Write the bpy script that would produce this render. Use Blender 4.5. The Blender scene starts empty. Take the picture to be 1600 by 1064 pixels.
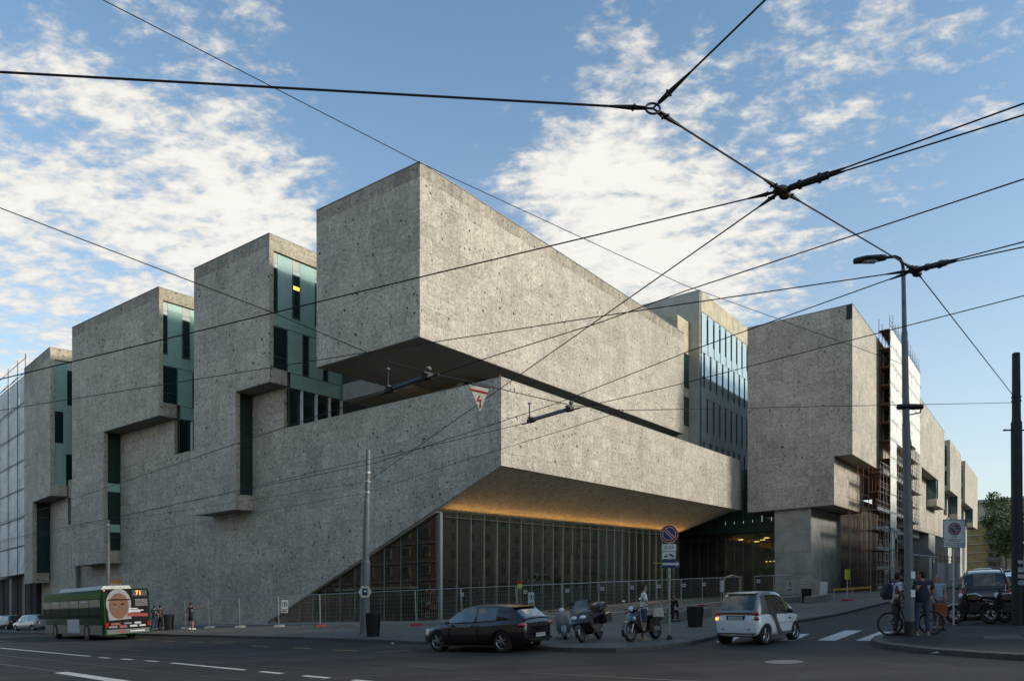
import bpy, bmesh, math, random
from mathutils import Vector, Matrix
random.seed(7)
SC = bpy.context.scene
COL = SC.collection
PI = math.pi
# ------------------------------------------------------------------ camera
EYE = 1.95
cam_d = bpy.data.cameras.new('camera')
cam = bpy.data.objects.new('camera', cam_d); COL.objects.link(cam)
cam.location = (0, 0, EYE); cam.rotation_euler = (PI / 2, 0, 0)
cam_d.sensor_fit = 'HORIZONTAL'; cam_d.sensor_width = 36.0
cam_d.lens = 36.0 * 1187 / 1600
cam_d.shift_y = (918.6 - 532) / 1600
cam_d.clip_start = 0.1; cam_d.clip_end = 4000
SC.camera = cam
# ------------------------------------------------------------------ frame of the place
# the crossing lies on a gentle slope that rises to the right (4.3 %)
F, HZ, SL, TH = 1187.0, 918.6, 0.0427, 0.608
VX, VY = math.sin(TH), math.cos(TH)          # along the right hand street
UX, UY = -math.cos(TH), math.sin(TH)         # along the left hand street
OX, OY = -0.626, 43.7                        # foot of the corner of the low block
TILT = math.atan(SL)
def xy(a, b): return OX + a * VX + b * UX, OY + a * VY + b * UY
def BW(a, b, z):
    x, y = xy(a, b); return Vector((x, y, z + SL * x))
def G(x): return SL * x
def gnd(px, py, off=0.0):
    Y = (EYE - off) / ((py - HZ) / F + SL * (px - 800) / F); x = (px - 800) / F * Y
    return Vector((x, Y, SL * x + off))
def at(px, py, Y): return Vector(((px - 800) / F * Y, Y, EYE + (HZ - py) / F * Y))
HEAD_U = math.atan2(UY, UX); HEAD_V = math.atan2(VY, VX)
# ------------------------------------------------------------------ sky, sun, exposure
SUN_A, SUN_B, SUN_EL = 0.27, -0.96, math.radians(24)
sdx, sdy = SUN_A * VX + SUN_B * UX, SUN_A * VY + SUN_B * UY
SUN_AZ = math.atan2(sdx, sdy)                # clockwise from +Y
world = bpy.data.worlds.new('World'); SC.world = world; world.use_nodes = True
wn, wl = world.node_tree.nodes, world.node_tree.links
wn.clear()
def WN(t, **k):
    n = wn.new(t)
    for a, v in k.items(): setattr(n, a, v)
    return n
def wmath(op, a, b=None, c=None, clamp=False):
    n = WN('ShaderNodeMath', operation=op); n.use_clamp = clamp
    for i, v in enumerate((a, b, c)):
        if v is None: continue
        if isinstance(v, (int, float)): n.inputs[i].default_value = v
        else: wl.new(v, n.inputs[i])
    return n.outputs[0]
sky = WN('ShaderNodeTexSky', sky_type='NISHITA'); sky.sun_disc = False
sky.sun_elevation = SUN_EL; sky.sun_rotation = SUN_AZ
sky.air_density = 1.0; sky.dust_density = 1.2; sky.ozone_density = 2.0; sky.altitude = 100
tc = WN('ShaderNodeTexCoord')
sep = WN('ShaderNodeSeparateXYZ'); wl.new(tc.outputs['Generated'], sep.inputs[0])
zz = wmath('ADD', wmath('MAXIMUM', sep.outputs[2], 0.0), 0.16)
cmb = WN('ShaderNodeCombineXYZ')
wl.new(wmath('DIVIDE', sep.outputs[0], zz), cmb.inputs[0]); wl.new(wmath('DIVIDE', sep.outputs[1], zz), cmb.inputs[1])
def wnoise(scale, detail, rough, dist=0.0, off=0.0):
    mp = WN('ShaderNodeMapping'); mp.inputs['Location'].default_value = (off, off * .7, 0)
    mp.inputs['Rotation'].default_value = (0, 0, .5); mp.inputs['Scale'].default_value = (1.0, 1.35, 1)
    wl.new(cmb.outputs[0], mp.inputs[0])
    n = WN('ShaderNodeTexNoise'); n.inputs['Scale'].default_value = scale; n.inputs['Detail'].default_value = detail
    n.inputs['Roughness'].default_value = rough; n.inputs['Distortion'].default_value = dist
    wl.new(mp.outputs[0], n.inputs['Vector']); return n.outputs[0]
n_big = wnoise(1.3, 4, .5, 0.2, 3.1)
n_mid = wnoise(6.5, 9, .60, 0.25, 1.7)
n_fin = wnoise(19.0, 7, .62, 0.2, 5.0)
# the cloud banks that hang over the street: direction, size, density
BANKS = [((280, 110), .17, .24), ((90, 330), .15, .16), ((380, 320), .12, .30), ((430, 400), .10, .30), ((910, 290), .13, .82), ((1060, 430), .11, .46),
         ((1290, 170), .20, .20), ((1440, 70), .16, .06), ((60, 470), .16, .22), ((1500, 420), .13, -.25), ((1540, 620), .14, -.40), ((1440, 560), .07, .30),
         ((640, 110), .17, -.46), ((800, 50), .17, -.42), ((1500, 330), .10, -.20), ((560, 210), .08, -.16), ((250, 250), .05, -.16), ((1230, 60), .12, -.12), ((1080, 180), .07, -.12)]
acc = None
for (px, py), r, w in BANKS:
    d = Vector(((px - 800) / F, 1, (HZ - py) / F)).normalized()
    vm = WN('ShaderNodeVectorMath', operation='DISTANCE'); wl.new(tc.outputs['Generated'], vm.inputs[0]); vm.inputs[1].default_value = d
    q = wmath('DIVIDE', vm.outputs['Value'], r)
    e = wmath('POWER', 2.718, wmath('MULTIPLY', wmath('MULTIPLY', q, q), -1.0))
    t = wmath('MULTIPLY', e, w)
    acc = t if acc is None else wmath('ADD', acc, t)
dens = wmath('ADD', wmath('MULTIPLY', n_mid, 1.6), wmath('MULTIPLY', n_fin, 1.45))
dens = wmath('ADD', dens, wmath('MULTIPLY', n_big, .60))
dens = wmath('ADD', dens, acc)
cov = WN('ShaderNodeMapRange', interpolation_type='SMOOTHSTEP'); wl.new(dens, cov.inputs[0])
cov.inputs[1].default_value = 1.82; cov.inputs[2].default_value = 2.40; cov.inputs[3].default_value = 0; cov.inputs[4].default_value = .96
shade = WN('ShaderNodeMapRange'); wl.new(dens, shade.inputs[0])
shade.inputs[1].default_value = 1.9; shade.inputs[2].default_value = 2.5; shade.inputs[3].default_value = .72; shade.inputs[4].default_value = 1.0
CLOUD = (4.5, 4.35, 4.05)
ccol = WN('ShaderNodeVectorMath', operation='SCALE'); ccol.inputs[0].default_value = CLOUD; wl.new(shade.outputs[0], ccol.inputs['Scale'])
gain = WN('ShaderNodeVectorMath', operation='MULTIPLY'); wl.new(sky.outputs[0], gain.inputs[0]); gain.inputs[1].default_value = (.84, 1.0, .97)
mixc = WN('ShaderNodeMix', data_type='RGBA'); wl.new(cov.outputs[0], mixc.inputs[0]); wl.new(gain.outputs[0], mixc.inputs[6]); wl.new(ccol.outputs[0], mixc.inputs[7])
# pale haze that thickens towards the horizon
hz_ = wmath('MULTIPLY', wmath('POWER', wmath('SUBTRACT', 1.0, wmath('MAXIMUM', sep.outputs[2], 0.0)), 3.6), .90)
hzc = WN('ShaderNodeMix', data_type='RGBA'); wl.new(hz_, hzc.inputs[0]); wl.new(mixc.outputs[2], hzc.inputs[6]); hzc.inputs[7].default_value = (3.7, 3.65, 3.55, 1)
bg = WN('ShaderNodeBackground'); bg.inputs['Strength'].default_value = 0.10
wl.new(hzc.outputs[2], bg.inputs[0])
wo = WN('ShaderNodeOutputWorld'); wl.new(bg.outputs[0], wo.inputs[0])
sun_d = bpy.data.lights.new('sun', 'SUN'); sun_d.energy = 1.5; sun_d.angle = math.radians(9); sun_d.color = (1.0, .91, .78)
sun = bpy.data.objects.new('sun', sun_d); COL.objects.link(sun)
sv = Vector((math.sin(SUN_AZ) * math.cos(SUN_EL), math.cos(SUN_AZ) * math.cos(SUN_EL), math.sin(SUN_EL)))
sun.rotation_euler = sv.to_track_quat('Z', 'Y').to_euler(); sun.location = (0, 0, 80)
SC.view_settings.view_transform = 'Standard'; SC.view_settings.look = 'None'; SC.view_settings.gamma = 1.0
SC.view_settings.use_curve_mapping = False
SC.view_settings.exposure = 1.14
SC.render.engine = 'CYCLES'
SC.cycles.max_bounces = 8; SC.cycles.transparent_max_bounces = 24
# ------------------------------------------------------------------ materials
def node_mat(name):
    m = bpy.data.materials.new(name); m.use_nodes = True
    nt = m.node_tree; b = nt.nodes['Principled BSDF']
    return m, nt, b
def NN(nt, t, **k):
    n = nt.nodes.new(t)
    for a, v in k.items(): setattr(n, a, v)
    return n
def LK(nt, a, b): nt.links.new(a, b)
def ramp(nt, fac, stops):
    r = NN(nt, 'ShaderNodeValToRGB'); LK(nt, fac, r.inputs[0])
    el = r.color_ramp.elements
    while len(el) < len(stops): el.new(0.5)
    for e, (p, c) in zip(el, stops):
        e.position = p; e.color = (c[0], c[1], c[2], 1) if not isinstance(c, (int, float)) else (c, c, c, 1)
    return r.outputs[0]
def nmath(nt, op, a, b=None, clamp=False):
    n = NN(nt, 'ShaderNodeMath', operation=op); n.use_clamp = clamp
    for i, v in enumerate((a, b)):
        if v is None: continue
        if isinstance(v, (int, float)): n.inputs[i].default_value = v
        else: LK(nt, v, n.inputs[i])
    return n.outputs[0]
def mulcol(nt, col, fac):
    n = NN(nt, 'ShaderNodeVectorMath', operation='SCALE')
    if isinstance(col, tuple): n.inputs[0].default_value = col
    else: LK(nt, col, n.inputs[0])
    LK(nt, fac, n.inputs['Scale']); return n.outputs[0]
def noise(nt, vec, scale, detail=4, rough=.55, dist=0):
    n = NN(nt, 'ShaderNodeTexNoise'); LK(nt, vec, n.inputs['Vector'])
    n.inputs['Scale'].default_value = scale; n.inputs['Detail'].default_value = detail
    n.inputs['Roughness'].default_value = rough; n.inputs['Distortion'].default_value = dist
    return n.outputs[0]
def objcoord(nt): return NN(nt, 'ShaderNodeTexCoord').outputs['Object']
def pos(nt): return NN(nt, 'ShaderNodeNewGeometry').outputs['Position']
def bump(nt, b, h, strength=.3, dist=.02):
    n = NN(nt, 'ShaderNodeBump'); n.inputs['Strength'].default_value = strength; n.inputs['Distance'].default_value = dist
    LK(nt, h, n.inputs['Height']); LK(nt, n.outputs[0], b.inputs['Normal'])
MATS = {}
def mat(name, col, rough=.6, metal=0.0, var=.18, scale=3.0, coat=0.0, emit=0.0, spec=None):
    """plain stuff with a little procedural unevenness and wear"""
    if name in MATS: return MATS[name]
    m, nt, b = node_mat(name)
    v = objcoord(nt)
    n = noise(nt, v, scale, 6, .6)
    f = NN(nt, 'ShaderNodeMapRange'); LK(nt, n, f.inputs[0])
    f.inputs[1].default_value = .3; f.inputs[2].default_value = .7
    f.inputs[3].default_value = 1 - var; f.inputs[4].default_value = 1 + var
    LK(nt, mulcol(nt, tuple(col), f.outputs[0]), b.inputs['Base Color'])
    r = NN(nt, 'ShaderNodeMapRange'); LK(nt, n, r.inputs[0])
    r.inputs[3].default_value = max(.03, rough - .1); r.inputs[4].default_value = min(1, rough + .1)
    LK(nt, r.outputs[0], b.inputs['Roughness'])
    b.inputs['Metallic'].default_value = metal
    if coat: b.inputs['Coat Weight'].default_value = coat; b.inputs['Coat Roughness'].default_value = .06
    if spec is not None: b.inputs['Specular IOR Level'].default_value = spec
    if emit:
        b.inputs['Emission Color'].default_value = (*col, 1); b.inputs['Emission Strength'].default_value = emit
    MATS[name] = m
    return m
def stone_mat(name, lo, hi, pit=.75, clast=.21, streak=0.0):
    m, nt, b = node_mat(name)
    P0 = pos(nt)
    oi = NN(nt, 'ShaderNodeObjectInfo'); ge = NN(nt, 'ShaderNodeNewGeometry')
    rnd = nmath(nt, 'FRACT', nmath(nt, 'ADD', oi.outputs['Random'], ge.outputs['Random Per Island']))
    off = NN(nt, 'ShaderNodeVectorMath', operation='SCALE'); off.inputs[0].default_value = (37, 91, 53); LK(nt, rnd, off.inputs['Scale'])
    P = NN(nt, 'ShaderNodeVectorMath', operation='ADD'); LK(nt, P0, P.inputs[0]); LK(nt, off.outputs[0], P.inputs[1]); P = P.outputs[0]
    warp = NN(nt, 'ShaderNodeTexNoise'); LK(nt, P, warp.inputs['Vector']); warp.inputs['Scale'].default_value = 4; warp.inputs['Detail'].default_value = 3
    wv = NN(nt, 'ShaderNodeVectorMath', operation='SCALE'); LK(nt, warp.outputs['Color'], wv.inputs[0]); wv.inputs['Scale'].default_value = .22
    PW = NN(nt, 'ShaderNodeVectorMath', operation='ADD'); LK(nt, P, PW.inputs[0]); LK(nt, wv.outputs[0], PW.inputs[1]); PW = PW.outputs[0]
    base = ramp(nt, noise(nt, P, 2.6, 9, .68), [(.32, lo), (.68, hi)])
    # pebbles of the conglomerate
    vo = NN(nt, 'ShaderNodeTexVoronoi'); vo.inputs['Scale'].default_value = 8.5; LK(nt, PW, vo.inputs['Vector'])
    sp = NN(nt, 'ShaderNodeSeparateColor'); LK(nt, vo.outputs['Color'], sp.inputs[0])
    cl = NN(nt, 'ShaderNodeMapRange'); LK(nt, sp.outputs[0], cl.inputs[0]); cl.inputs[3].default_value = 1 - clast; cl.inputs[4].default_value = 1 + clast
    # open pits
    vp = NN(nt, 'ShaderNodeTexVoronoi'); vp.inputs['Scale'].default_value = 2.9; LK(nt, PW, vp.inputs['Vector'])
    s2 = NN(nt, 'ShaderNodeSeparateColor'); LK(nt, vp.outputs['Color'], s2.inputs[0])
    clump = noise(nt, P0, .55, 3, .5)
    rad = nmath(nt, 'MULTIPLY', nmath(nt, 'POWER', s2.outputs[1], 1.9), nmath(nt, 'MULTIPLY', clump, .52))
    d = nmath(nt, 'SUBTRACT', vp.outputs['Distance'], rad)
    pk = NN(nt, 'ShaderNodeMapRange'); LK(nt, d, pk.inputs[0]); pk.inputs[1].default_value = -.05; pk.inputs[2].default_value = .03
    pk.inputs[3].default_value = 1 - pit; pk.inputs[4].default_value = 1.0
    vq = NN(nt, 'ShaderNodeTexVoronoi'); vq.inputs['Scale'].default_value = 7.0; LK(nt, PW, vq.inputs['Vector'])
    s3 = NN(nt, 'ShaderNodeSeparateColor'); LK(nt, vq.outputs['Color'], s3.inputs[0])
    d3 = nmath(nt, 'SUBTRACT', vq.outputs['Distance'], nmath(nt, 'MULTIPLY', nmath(nt, 'POWER', s3.outputs[2], 2.0), .36))
    pk3 = NN(nt, 'ShaderNodeMapRange'); LK(nt, d3, pk3.inputs[0]); pk3.inputs[1].default_value = -.06; pk3.inputs[2].default_value = .04
    pk3.inputs[3].default_value = 1 - pit * .75; pk3.inputs[4].default_value = 1.0
    tone = NN(nt, 'ShaderNodeMapRange'); LK(nt, rnd, tone.inputs[0]); tone.inputs[3].default_value = .895; tone.inputs[4].default_value = 1.095
    stain = NN(nt, 'ShaderNodeMapRange'); LK(nt, noise(nt, P0, .16, 5, .6), stain.inputs[0])
    stain.inputs[1].default_value = .3; stain.inputs[2].default_value = .7; stain.inputs[3].default_value = .86; stain.inputs[4].default_value = 1.1
    # rain streaks: noise squeezed along z
    mp = NN(nt, 'ShaderNodeMapping'); mp.inputs['Scale'].default_value = (1.6, 1.6, .12); LK(nt, P0, mp.inputs[0])
    st = NN(nt, 'ShaderNodeMapRange'); LK(nt, noise(nt, mp.outputs[0], 1.2, 5, .6), st.inputs[0])
    st.inputs[1].default_value = .35; st.inputs[2].default_value = .62; st.inputs[3].default_value = 1 - .07 - streak; st.inputs[4].default_value = 1.04
    k = cl.outputs[0]
    for q in (pk.outputs[0], pk3.outputs[0], tone.outputs[0], stain.outputs[0], st.outputs[0]): k = nmath(nt, 'MULTIPLY', k, q)
    LK(nt, mulcol(nt, base, k), b.inputs['Base Color'])
    b.inputs['Roughness'].default_value = .88; b.inputs['Specular IOR Level'].default_value = .25
    bump(nt, b, nmath(nt, 'ADD', nmath(nt, 'MULTIPLY', pk.outputs[0], pk3.outputs[0]), nmath(nt, 'MULTIPLY', cl.outputs[0], .3)), .6, .03)
    MATS[name] = m
    return m
def glass_mat(name, tint, trans, gloss=1.0, rough=.015, body=None):
    """window glass: part mirror by Fresnel, part see-through tint"""
    m = bpy.data.materials.new(name); m.use_nodes = True; nt = m.node_tree; nt.nodes.clear()
    out = NN(nt, 'ShaderNodeOutputMaterial')
    fr = NN(nt, 'ShaderNodeFresnel'); fr.inputs[0].default_value = 1.55
    fac = nmath(nt, 'MULTIPLY', fr.outputs[0], gloss, True)
    P = objcoord(nt); nz = noise(nt, P, .35, 2, .5)
    gl = NN(nt, 'ShaderNodeBsdfGlossy'); gl.inputs['Roughness'].default_value = rough; gl.inputs[0].default_value = (.92, .97, .96, 1)
    bp = NN(nt, 'ShaderNodeBump'); bp.inputs['Strength'].default_value = .04; bp.inputs['Distance'].default_value = .05; LK(nt, nz, bp.inputs['Height']); LK(nt, bp.outputs[0], gl.inputs['Normal'])
    tr = NN(nt, 'ShaderNodeBsdfTransparent'); tr.inputs[0].default_value = (*tint, 1)
    under = tr.outputs[0]
    if body is not None:
        df = NN(nt, 'ShaderNodeBsdfDiffuse'); df.inputs[0].default_value = (*body, 1)
        k = nmath(nt, 'ADD', .82, nmath(nt, 'MULTIPLY', noise(nt, P, 1.3, 5, .6), .36)); LK(nt, mulcol(nt, tuple(body), k), df.inputs[0])
        mx0 = NN(nt, 'ShaderNodeMixShader'); mx0.inputs[0].default_value = trans; LK(nt, df.outputs[0], mx0.inputs[1]); LK(nt, tr.outputs[0], mx0.inputs[2]); under = mx0.outputs[0]
    mx = NN(nt, 'ShaderNodeMixShader'); LK(nt, fac, mx.inputs[0]); LK(nt, under, mx.inputs[1]); LK(nt, gl.outputs[0], mx.inputs[2])
    LK(nt, mx.outputs[0], out.inputs[0]); MATS[name] = m
    return m
def asphalt_mat(name, lo, hi, patch=.25):
    m, nt, b = node_mat(name); P = pos(nt)
    grain = noise(nt, P, 42, 3, .7)
    c = ramp(nt, grain, [(.3, lo), (.72, hi)])
    big = NN(nt, 'ShaderNodeMapRange'); LK(nt, noise(nt, P, .22, 6, .62, .6), big.inputs[0]); big.inputs[1].default_value = .3; big.inputs[2].default_value = .7
    big.inputs[3].default_value = 1 - patch; big.inputs[4].default_value = 1 + patch
    # worn wheel tracks run along the left hand street
    mp = NN(nt, 'ShaderNodeMapping'); mp.inputs['Rotation'].default_value = (0, 0, -HEAD_U); mp.inputs['Scale'].default_value = (.03, .9, 1); LK(nt, P, mp.inputs[0])
    tr = NN(nt, 'ShaderNodeMapRange'); LK(nt, noise(nt, mp.outputs[0], 1.0, 4, .55), tr.inputs[0]); tr.inputs[1].default_value = .35; tr.inputs[2].default_value = .65
    tr.inputs[3].default_value = .74; tr.inputs[4].default_value = 1.24
    vo = NN(nt, 'ShaderNodeTexVoronoi', feature='DISTANCE_TO_EDGE'); vo.inputs['Scale'].default_value = .32
    wp = NN(nt, 'ShaderNodeTexNoise'); LK(nt, P, wp.inputs['Vector']); wp.inputs['Scale'].default_value = 1.2; wp.inputs['Detail'].default_value = 6
    va = NN(nt, 'ShaderNodeVectorMath', operation='ADD'); LK(nt, P, va.inputs[0]); LK(nt, wp.outputs['Color'], va.inputs[1]); LK(nt, va.outputs[0], vo.inputs['Vector'])
    ck = NN(nt, 'ShaderNodeMapRange'); LK(nt, vo.outputs['Distance'], ck.inputs[0]); ck.inputs[1].default_value = 0; ck.inputs[2].default_value = .012
    ck.inputs[3].default_value = .62; ck.inputs[4].default_value = 1.0
    spk = NN(nt, 'ShaderNodeMapRange'); LK(nt, noise(nt, P, 9, 2, .5), spk.inputs[0]); spk.inputs[1].default_value = .70; spk.inputs[2].default_value = .78; spk.inputs[3].default_value = 1; spk.inputs[4].default_value = 1.6
    k = big.outputs[0]
    for q in (tr.outputs[0], ck.outputs[0], spk.outputs[0]): k = nmath(nt, 'MULTIPLY', k, q)
    LK(nt, mulcol(nt, c, k), b.inputs['Base Color']); b.inputs['Roughness'].default_value = .8; b.inputs['Specular IOR Level'].default_value = .3
    bump(nt, b, grain, .35, .006)
    MATS[name] = m
    return m
def leaf_mat(name, lo, hi):
    m, nt, b = node_mat(name)
    ge = NN(nt, 'ShaderNodeNewGeometry')
    LK(nt, ramp(nt, ge.outputs['Random Per Island'], [(0, lo), (1, hi)]), b.inputs['Base Color'])
    b.inputs['Roughness'].default_value = .55; MATS[name] = m
    return m
CEPPO = stone_mat('ceppo_stone', (.385, .345, .285), (.50, .452, .378))
CEPPO_T = stone_mat('ceppo_stone_stained', (.30, .265, .21), (.42, .375, .30), streak=.14)
CEPPO_D = stone_mat('ceppo_stone_return', (.36, .31, .225), (.50, .44, .33), pit=.75)
CONC = mat('fair_faced_concrete', (.40, .385, .33), .8, var=.2, scale=.7)
CONC_D = mat('grey_concrete', (.19, .185, .17), .85, var=.22, scale=.6)
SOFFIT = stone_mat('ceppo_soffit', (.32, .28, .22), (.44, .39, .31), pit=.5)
GL_HALL = glass_mat('hall_glass', (.72, .80, .70), .90, 1.7, .012, body=(.105, .12, .095))
GL_DARK = glass_mat('dark_window_glass', (.05, .07, .07), 0, 1.1, .02, body=(.010, .028, .024)); 
GL_PALE = glass_mat('pale_green_panel', (.5, .6, .55), .06, 2.2, .06, body=(.38, .54, .45))
GL_TOWER = glass_mat('tower_glass', (.5, .6, .6), .05, 2.0, .05, body=(.46, .56, .54))
GL_TEAL = glass_mat('teal_glass', (.3, .45, .45), .15, 1.2, .04, body=(.05, .10, .10))
GL_CAR = glass_mat('car_glass', (.34, .42, .42), 0, 2.6, .01)
GL_CARD = glass_mat('car_glass_dark', (.10, .13, .13), 0, 2.2, .01)
STEEL = mat('galvanised_steel', (.42, .43, .43), .45, .7, .15, 5)
DSTEEL = mat('dark_painted_steel', (.014, .015, .018), .6, .1, .2, 4)
GSTEEL = mat('grey_painted_steel', (.14, .147, .153), .55, .1, .2, 2)
BLACK = mat('black_plastic', (.012, .012, .013), .5, 0, .2, 5)
RUBBER = mat('tyre_rubber', (.014, .014, .014), .8, 0, .2, 8)
CHROME = mat('chrome', (.75, .75, .76), .12, 1.0, .05, 5)
ALLOY = mat('alloy_wheel', (.42, .42, .43), .3, .9, .1, 5)
WHITE = mat('white_paint', (.74, .75, .75), .5, 0, .06, 4)
RED = mat('red_plastic', (.42, .035, .025), .5, 0, .2, 4)
WIRE = mat('black_cable', (.006, .006, .008), .6, 0, .1, 4)
TAIL = mat('tail_lamp_red', (.35, .012, .015), .15, 0, .1, 6, coat=.8)
AMBER = mat('lit_indicator', (1.0, .25, .04), .3, 0, .05, 4, emit=1.2)
LAMPW = mat('lamp_lens', (.7, .72, .74), .1, 0, .05, 4, coat=.8)
SKIN = mat('skin', (.36, .20, .14), .55, 0, .1, 8)
SKIN_D = mat('tanned_skin', (.25, .13, .085), .55, 0, .1, 8)
HAIR = mat('dark_hair', (.012, .009, .007), .6, 0, .3, 30)
def cloth(name, c): return mat(name, c, .85, 0, .18, 14)
# ------------------------------------------------------------------ mesh helpers
class MB:
    def __init__(s): s.v = []; s.f = []
    def face(s, pts):
        i = len(s.v); s.v += [Vector(p) for p in pts]; s.f.append(tuple(range(i, i + len(pts)))); return s
    def add(s, vs, fs):
        i = len(s.v); s.v += [Vector(p) for p in vs]; s.f += [tuple(k + i for k in f) for f in fs]; return s
    def hexa(s, p):           # 8 corners: bottom ring, top ring
        return s.add(p, [(3, 2, 1, 0), (4, 5, 6, 7), (0, 1, 5, 4), (1, 2, 6, 5), (2, 3, 7, 6), (3, 0, 4, 7)])
    def box(s, x0, x1, y0, y1, z0, z1, M=None):
        p = [Vector(q) for q in ((x0, y0, z0), (x1, y0, z0), (x1, y1, z0), (x0, y1, z0), (x0, y0, z1), (x1, y0, z1), (x1, y1, z1), (x0, y1, z1))]
        if M is not None: p = [M @ q for q in p]
        return s.hexa(p)
    def bbox(s, a0, a1, b0, b1, z0, z1):   # box in street coordinates
        return s.hexa([BW(a0, b0, z0), BW(a0, b1, z0), BW(a1, b1, z0), BW(a1, b0, z0), BW(a0, b0, z1), BW(a0, b1, z1), BW(a1, b1, z1), BW(a1, b0, z1)])
    def tube(s, p0, p1, r0, r1=None, n=8, cap=True):
        p0, p1 = Vector(p0), Vector(p1); r1 = r0 if r1 is None else r1
        d = (p1 - p0)
        if d.length < 1e-6: return s
        q = d.to_track_quat('Z', 'Y'); vs = []
        for p, r in ((p0, r0), (p1, r1)):
            for k in range(n): vs.append(p + q @ Vector((r * math.cos(2 * PI * k / n), r * math.sin(2 * PI * k / n), 0)))
        fs = [(k, (k + 1) % n, n + (k + 1) % n, n + k) for k in range(n)]
        if cap: fs += [tuple(reversed(range(n))), tuple(range(n, 2 * n))]
        return s.add(vs, fs)
    def path(s, pts, r, n=6):
        pts = [Vector(p) for p in pts]; vs = []; m = len(pts)
        rr = r if isinstance(r, (list, tuple)) else [r] * m
        for i, p in enumerate(pts):
            t = (pts[min(i + 1, m - 1)] - pts[max(i - 1, 0)])
            q = t.to_track_quat('Z', 'Y')
            for k in range(n): vs.append(p + q @ Vector((rr[i] * math.cos(2 * PI * k / n), rr[i] * math.sin(2 * PI * k / n), 0)))
        fs = []
        for i in range(m - 1):
            for k in range(n): fs.append((i * n + k, i * n + (k + 1) % n, (i + 1) * n + (k + 1) % n, (i + 1) * n + k))
        fs += [tuple(reversed(range(n))), tuple(range((m - 1) * n, m * n))]
        return s.add(vs, fs)
    def lathe(s, prof, n=20, M=None, closed=False):   # profile (r, z) about local z
        vs = []
        for r, z in prof:
            for k in range(n):
                p = Vector((r * math.cos(2 * PI * k / n), r * math.sin(2 * PI * k / n), z)); vs.append(M @ p if M is not None else p)
        m = len(prof); fs = []
        for i in range(m if closed else m - 1):
            j = (i + 1) % m
            for k in range(n): fs.append((i * n + k, i * n + (k + 1) % n, j * n + (k + 1) % n, j * n + k))
        if not closed:
            if prof[0][0] > 1e-4: fs.append(tuple(reversed(range(n))))
            if prof[-1][0] > 1e-4: fs.append(tuple(range((m - 1) * n, m * n)))
        return s.add(vs, fs)
    def ball(s, c, rx, ry, rz, n=10, m=7, M=None):
        vs = []; c = Vector(c)
        for i in range(m + 1):
            t = PI * i / m
            for k in range(n):
                q = Vector((rx * math.sin(t) * math.cos(2 * PI * k / n), ry * math.sin(t) * math.sin(2 * PI * k / n), rz * math.cos(t)))
                vs.append(c + (M @ q if M is not None else q))
        fs = []
        for i in range(m):
            for k in range(n): fs.append((i * n + k, (i + 1) * n + k, (i + 1) * n + (k + 1) % n, i * n + (k + 1) % n))
        return s.add(vs, fs)
    def prism(s, poly, y0, y1, M=None):   # poly in (x,z), extruded along y
        n = len(poly); vs = [Vector((x, y0, z)) for x, z in poly] + [Vector((x, y1, z)) for x, z in poly]
        if M is not None: vs = [M @ v for v in vs]
        return s.add(vs, [tuple(range(n)), tuple(reversed(range(n, 2 * n)))] + [(k, n + k, n + (k + 1) % n, (k + 1) % n) for k in range(n)])
    def pillow(s, poly, w, inset=.03, edge=.7, yc=0.0):   # rounded prism: outline shrinks towards both sides
        n = len(poly); cx = sum(p[0] for p in poly) / n; cz = sum(p[1] for p in poly) / n
        L = []
        for y, k in ((-w, inset), (-w * edge, inset * .3), (0, 0), (w * edge, inset * .3), (w, inset)):
            ring = []
            for x, z in poly:
                d = math.hypot(x - cx, z - cz) or 1; f = max(.05, (d - k) / d); ring.append(Vector((cx + (x - cx) * f, y + yc, cz + (z - cz) * f)))
            L.append(ring)
        return s.loft(L)
    def loft(s, rings, cap=True):
        n = len(rings[0]); vs = [p for r in rings for p in r]; fs = []
        for i in range(len(rings) - 1):
            for k in range(n): fs.append((i * n + k, i * n + (k + 1) % n, (i + 1) * n + (k + 1) % n, (i + 1) * n + k))
        if cap: fs += [tuple(reversed(range(n))), tuple(range((len(rings) - 1) * n, len(rings) * n))]
        return s.add(vs, fs)
    def mesh(s, name, material, smooth=False, fix=True):
        me = bpy.data.meshes.new(name); me.from_pydata([tuple(v) for v in s.v], [], s.f)
        if fix:
            bm = bmesh.new(); bm.from_mesh(me)
            bmesh.ops.remove_doubles(bm, verts=bm.verts, dist=1e-5)
            bmesh.ops.recalc_face_normals(bm, faces=bm.faces); bm.to_mesh(me); bm.free()
        if material is not None: me.materials.append(material)
        if smooth:
            me.polygons.foreach_set('use_smooth', [True] * len(me.polygons))
            try: me.set_sharp_from_angle(angle=math.radians(40))
            except Exception: pass
        me.update()
        return me
    def build(s, name, material, parent=None, smooth=False, world=False, fix=True):
        me = s.mesh(name, material, smooth, fix)
        o = bpy.data.objects.new(name, me); COL.objects.link(o)
        if parent is not None:
            o.parent = parent
            if world: me.transform(rootmat(parent).inverted())
        return o
def rootmat(o):
    M = Matrix.LocRotScale(o.location, o.rotation_euler, o.scale)
    return rootmat(o.parent) @ M if o.parent else M
def empty(name, loc, rz=0.0, tilt=False):
    o = bpy.data.objects.new(name, None); COL.objects.link(o); o.location = loc
    if tilt:   # stands on the sloping ground
        o.rotation_euler = (Matrix.Rotation(-TILT, 4, 'Y') @ Matrix.Rotation(rz, 4, 'Z')).to_euler()
    else: o.rotation_euler = (0, 0, rz)
    o.empty_display_size = .3
    return o
def tag(o, label=None, cat=None, group=None, kind=None):
    if label: o['label'] = label
    if cat: o['category'] = cat
    if group: o['group'] = group
    if kind: o['kind'] = kind
    return o
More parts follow.
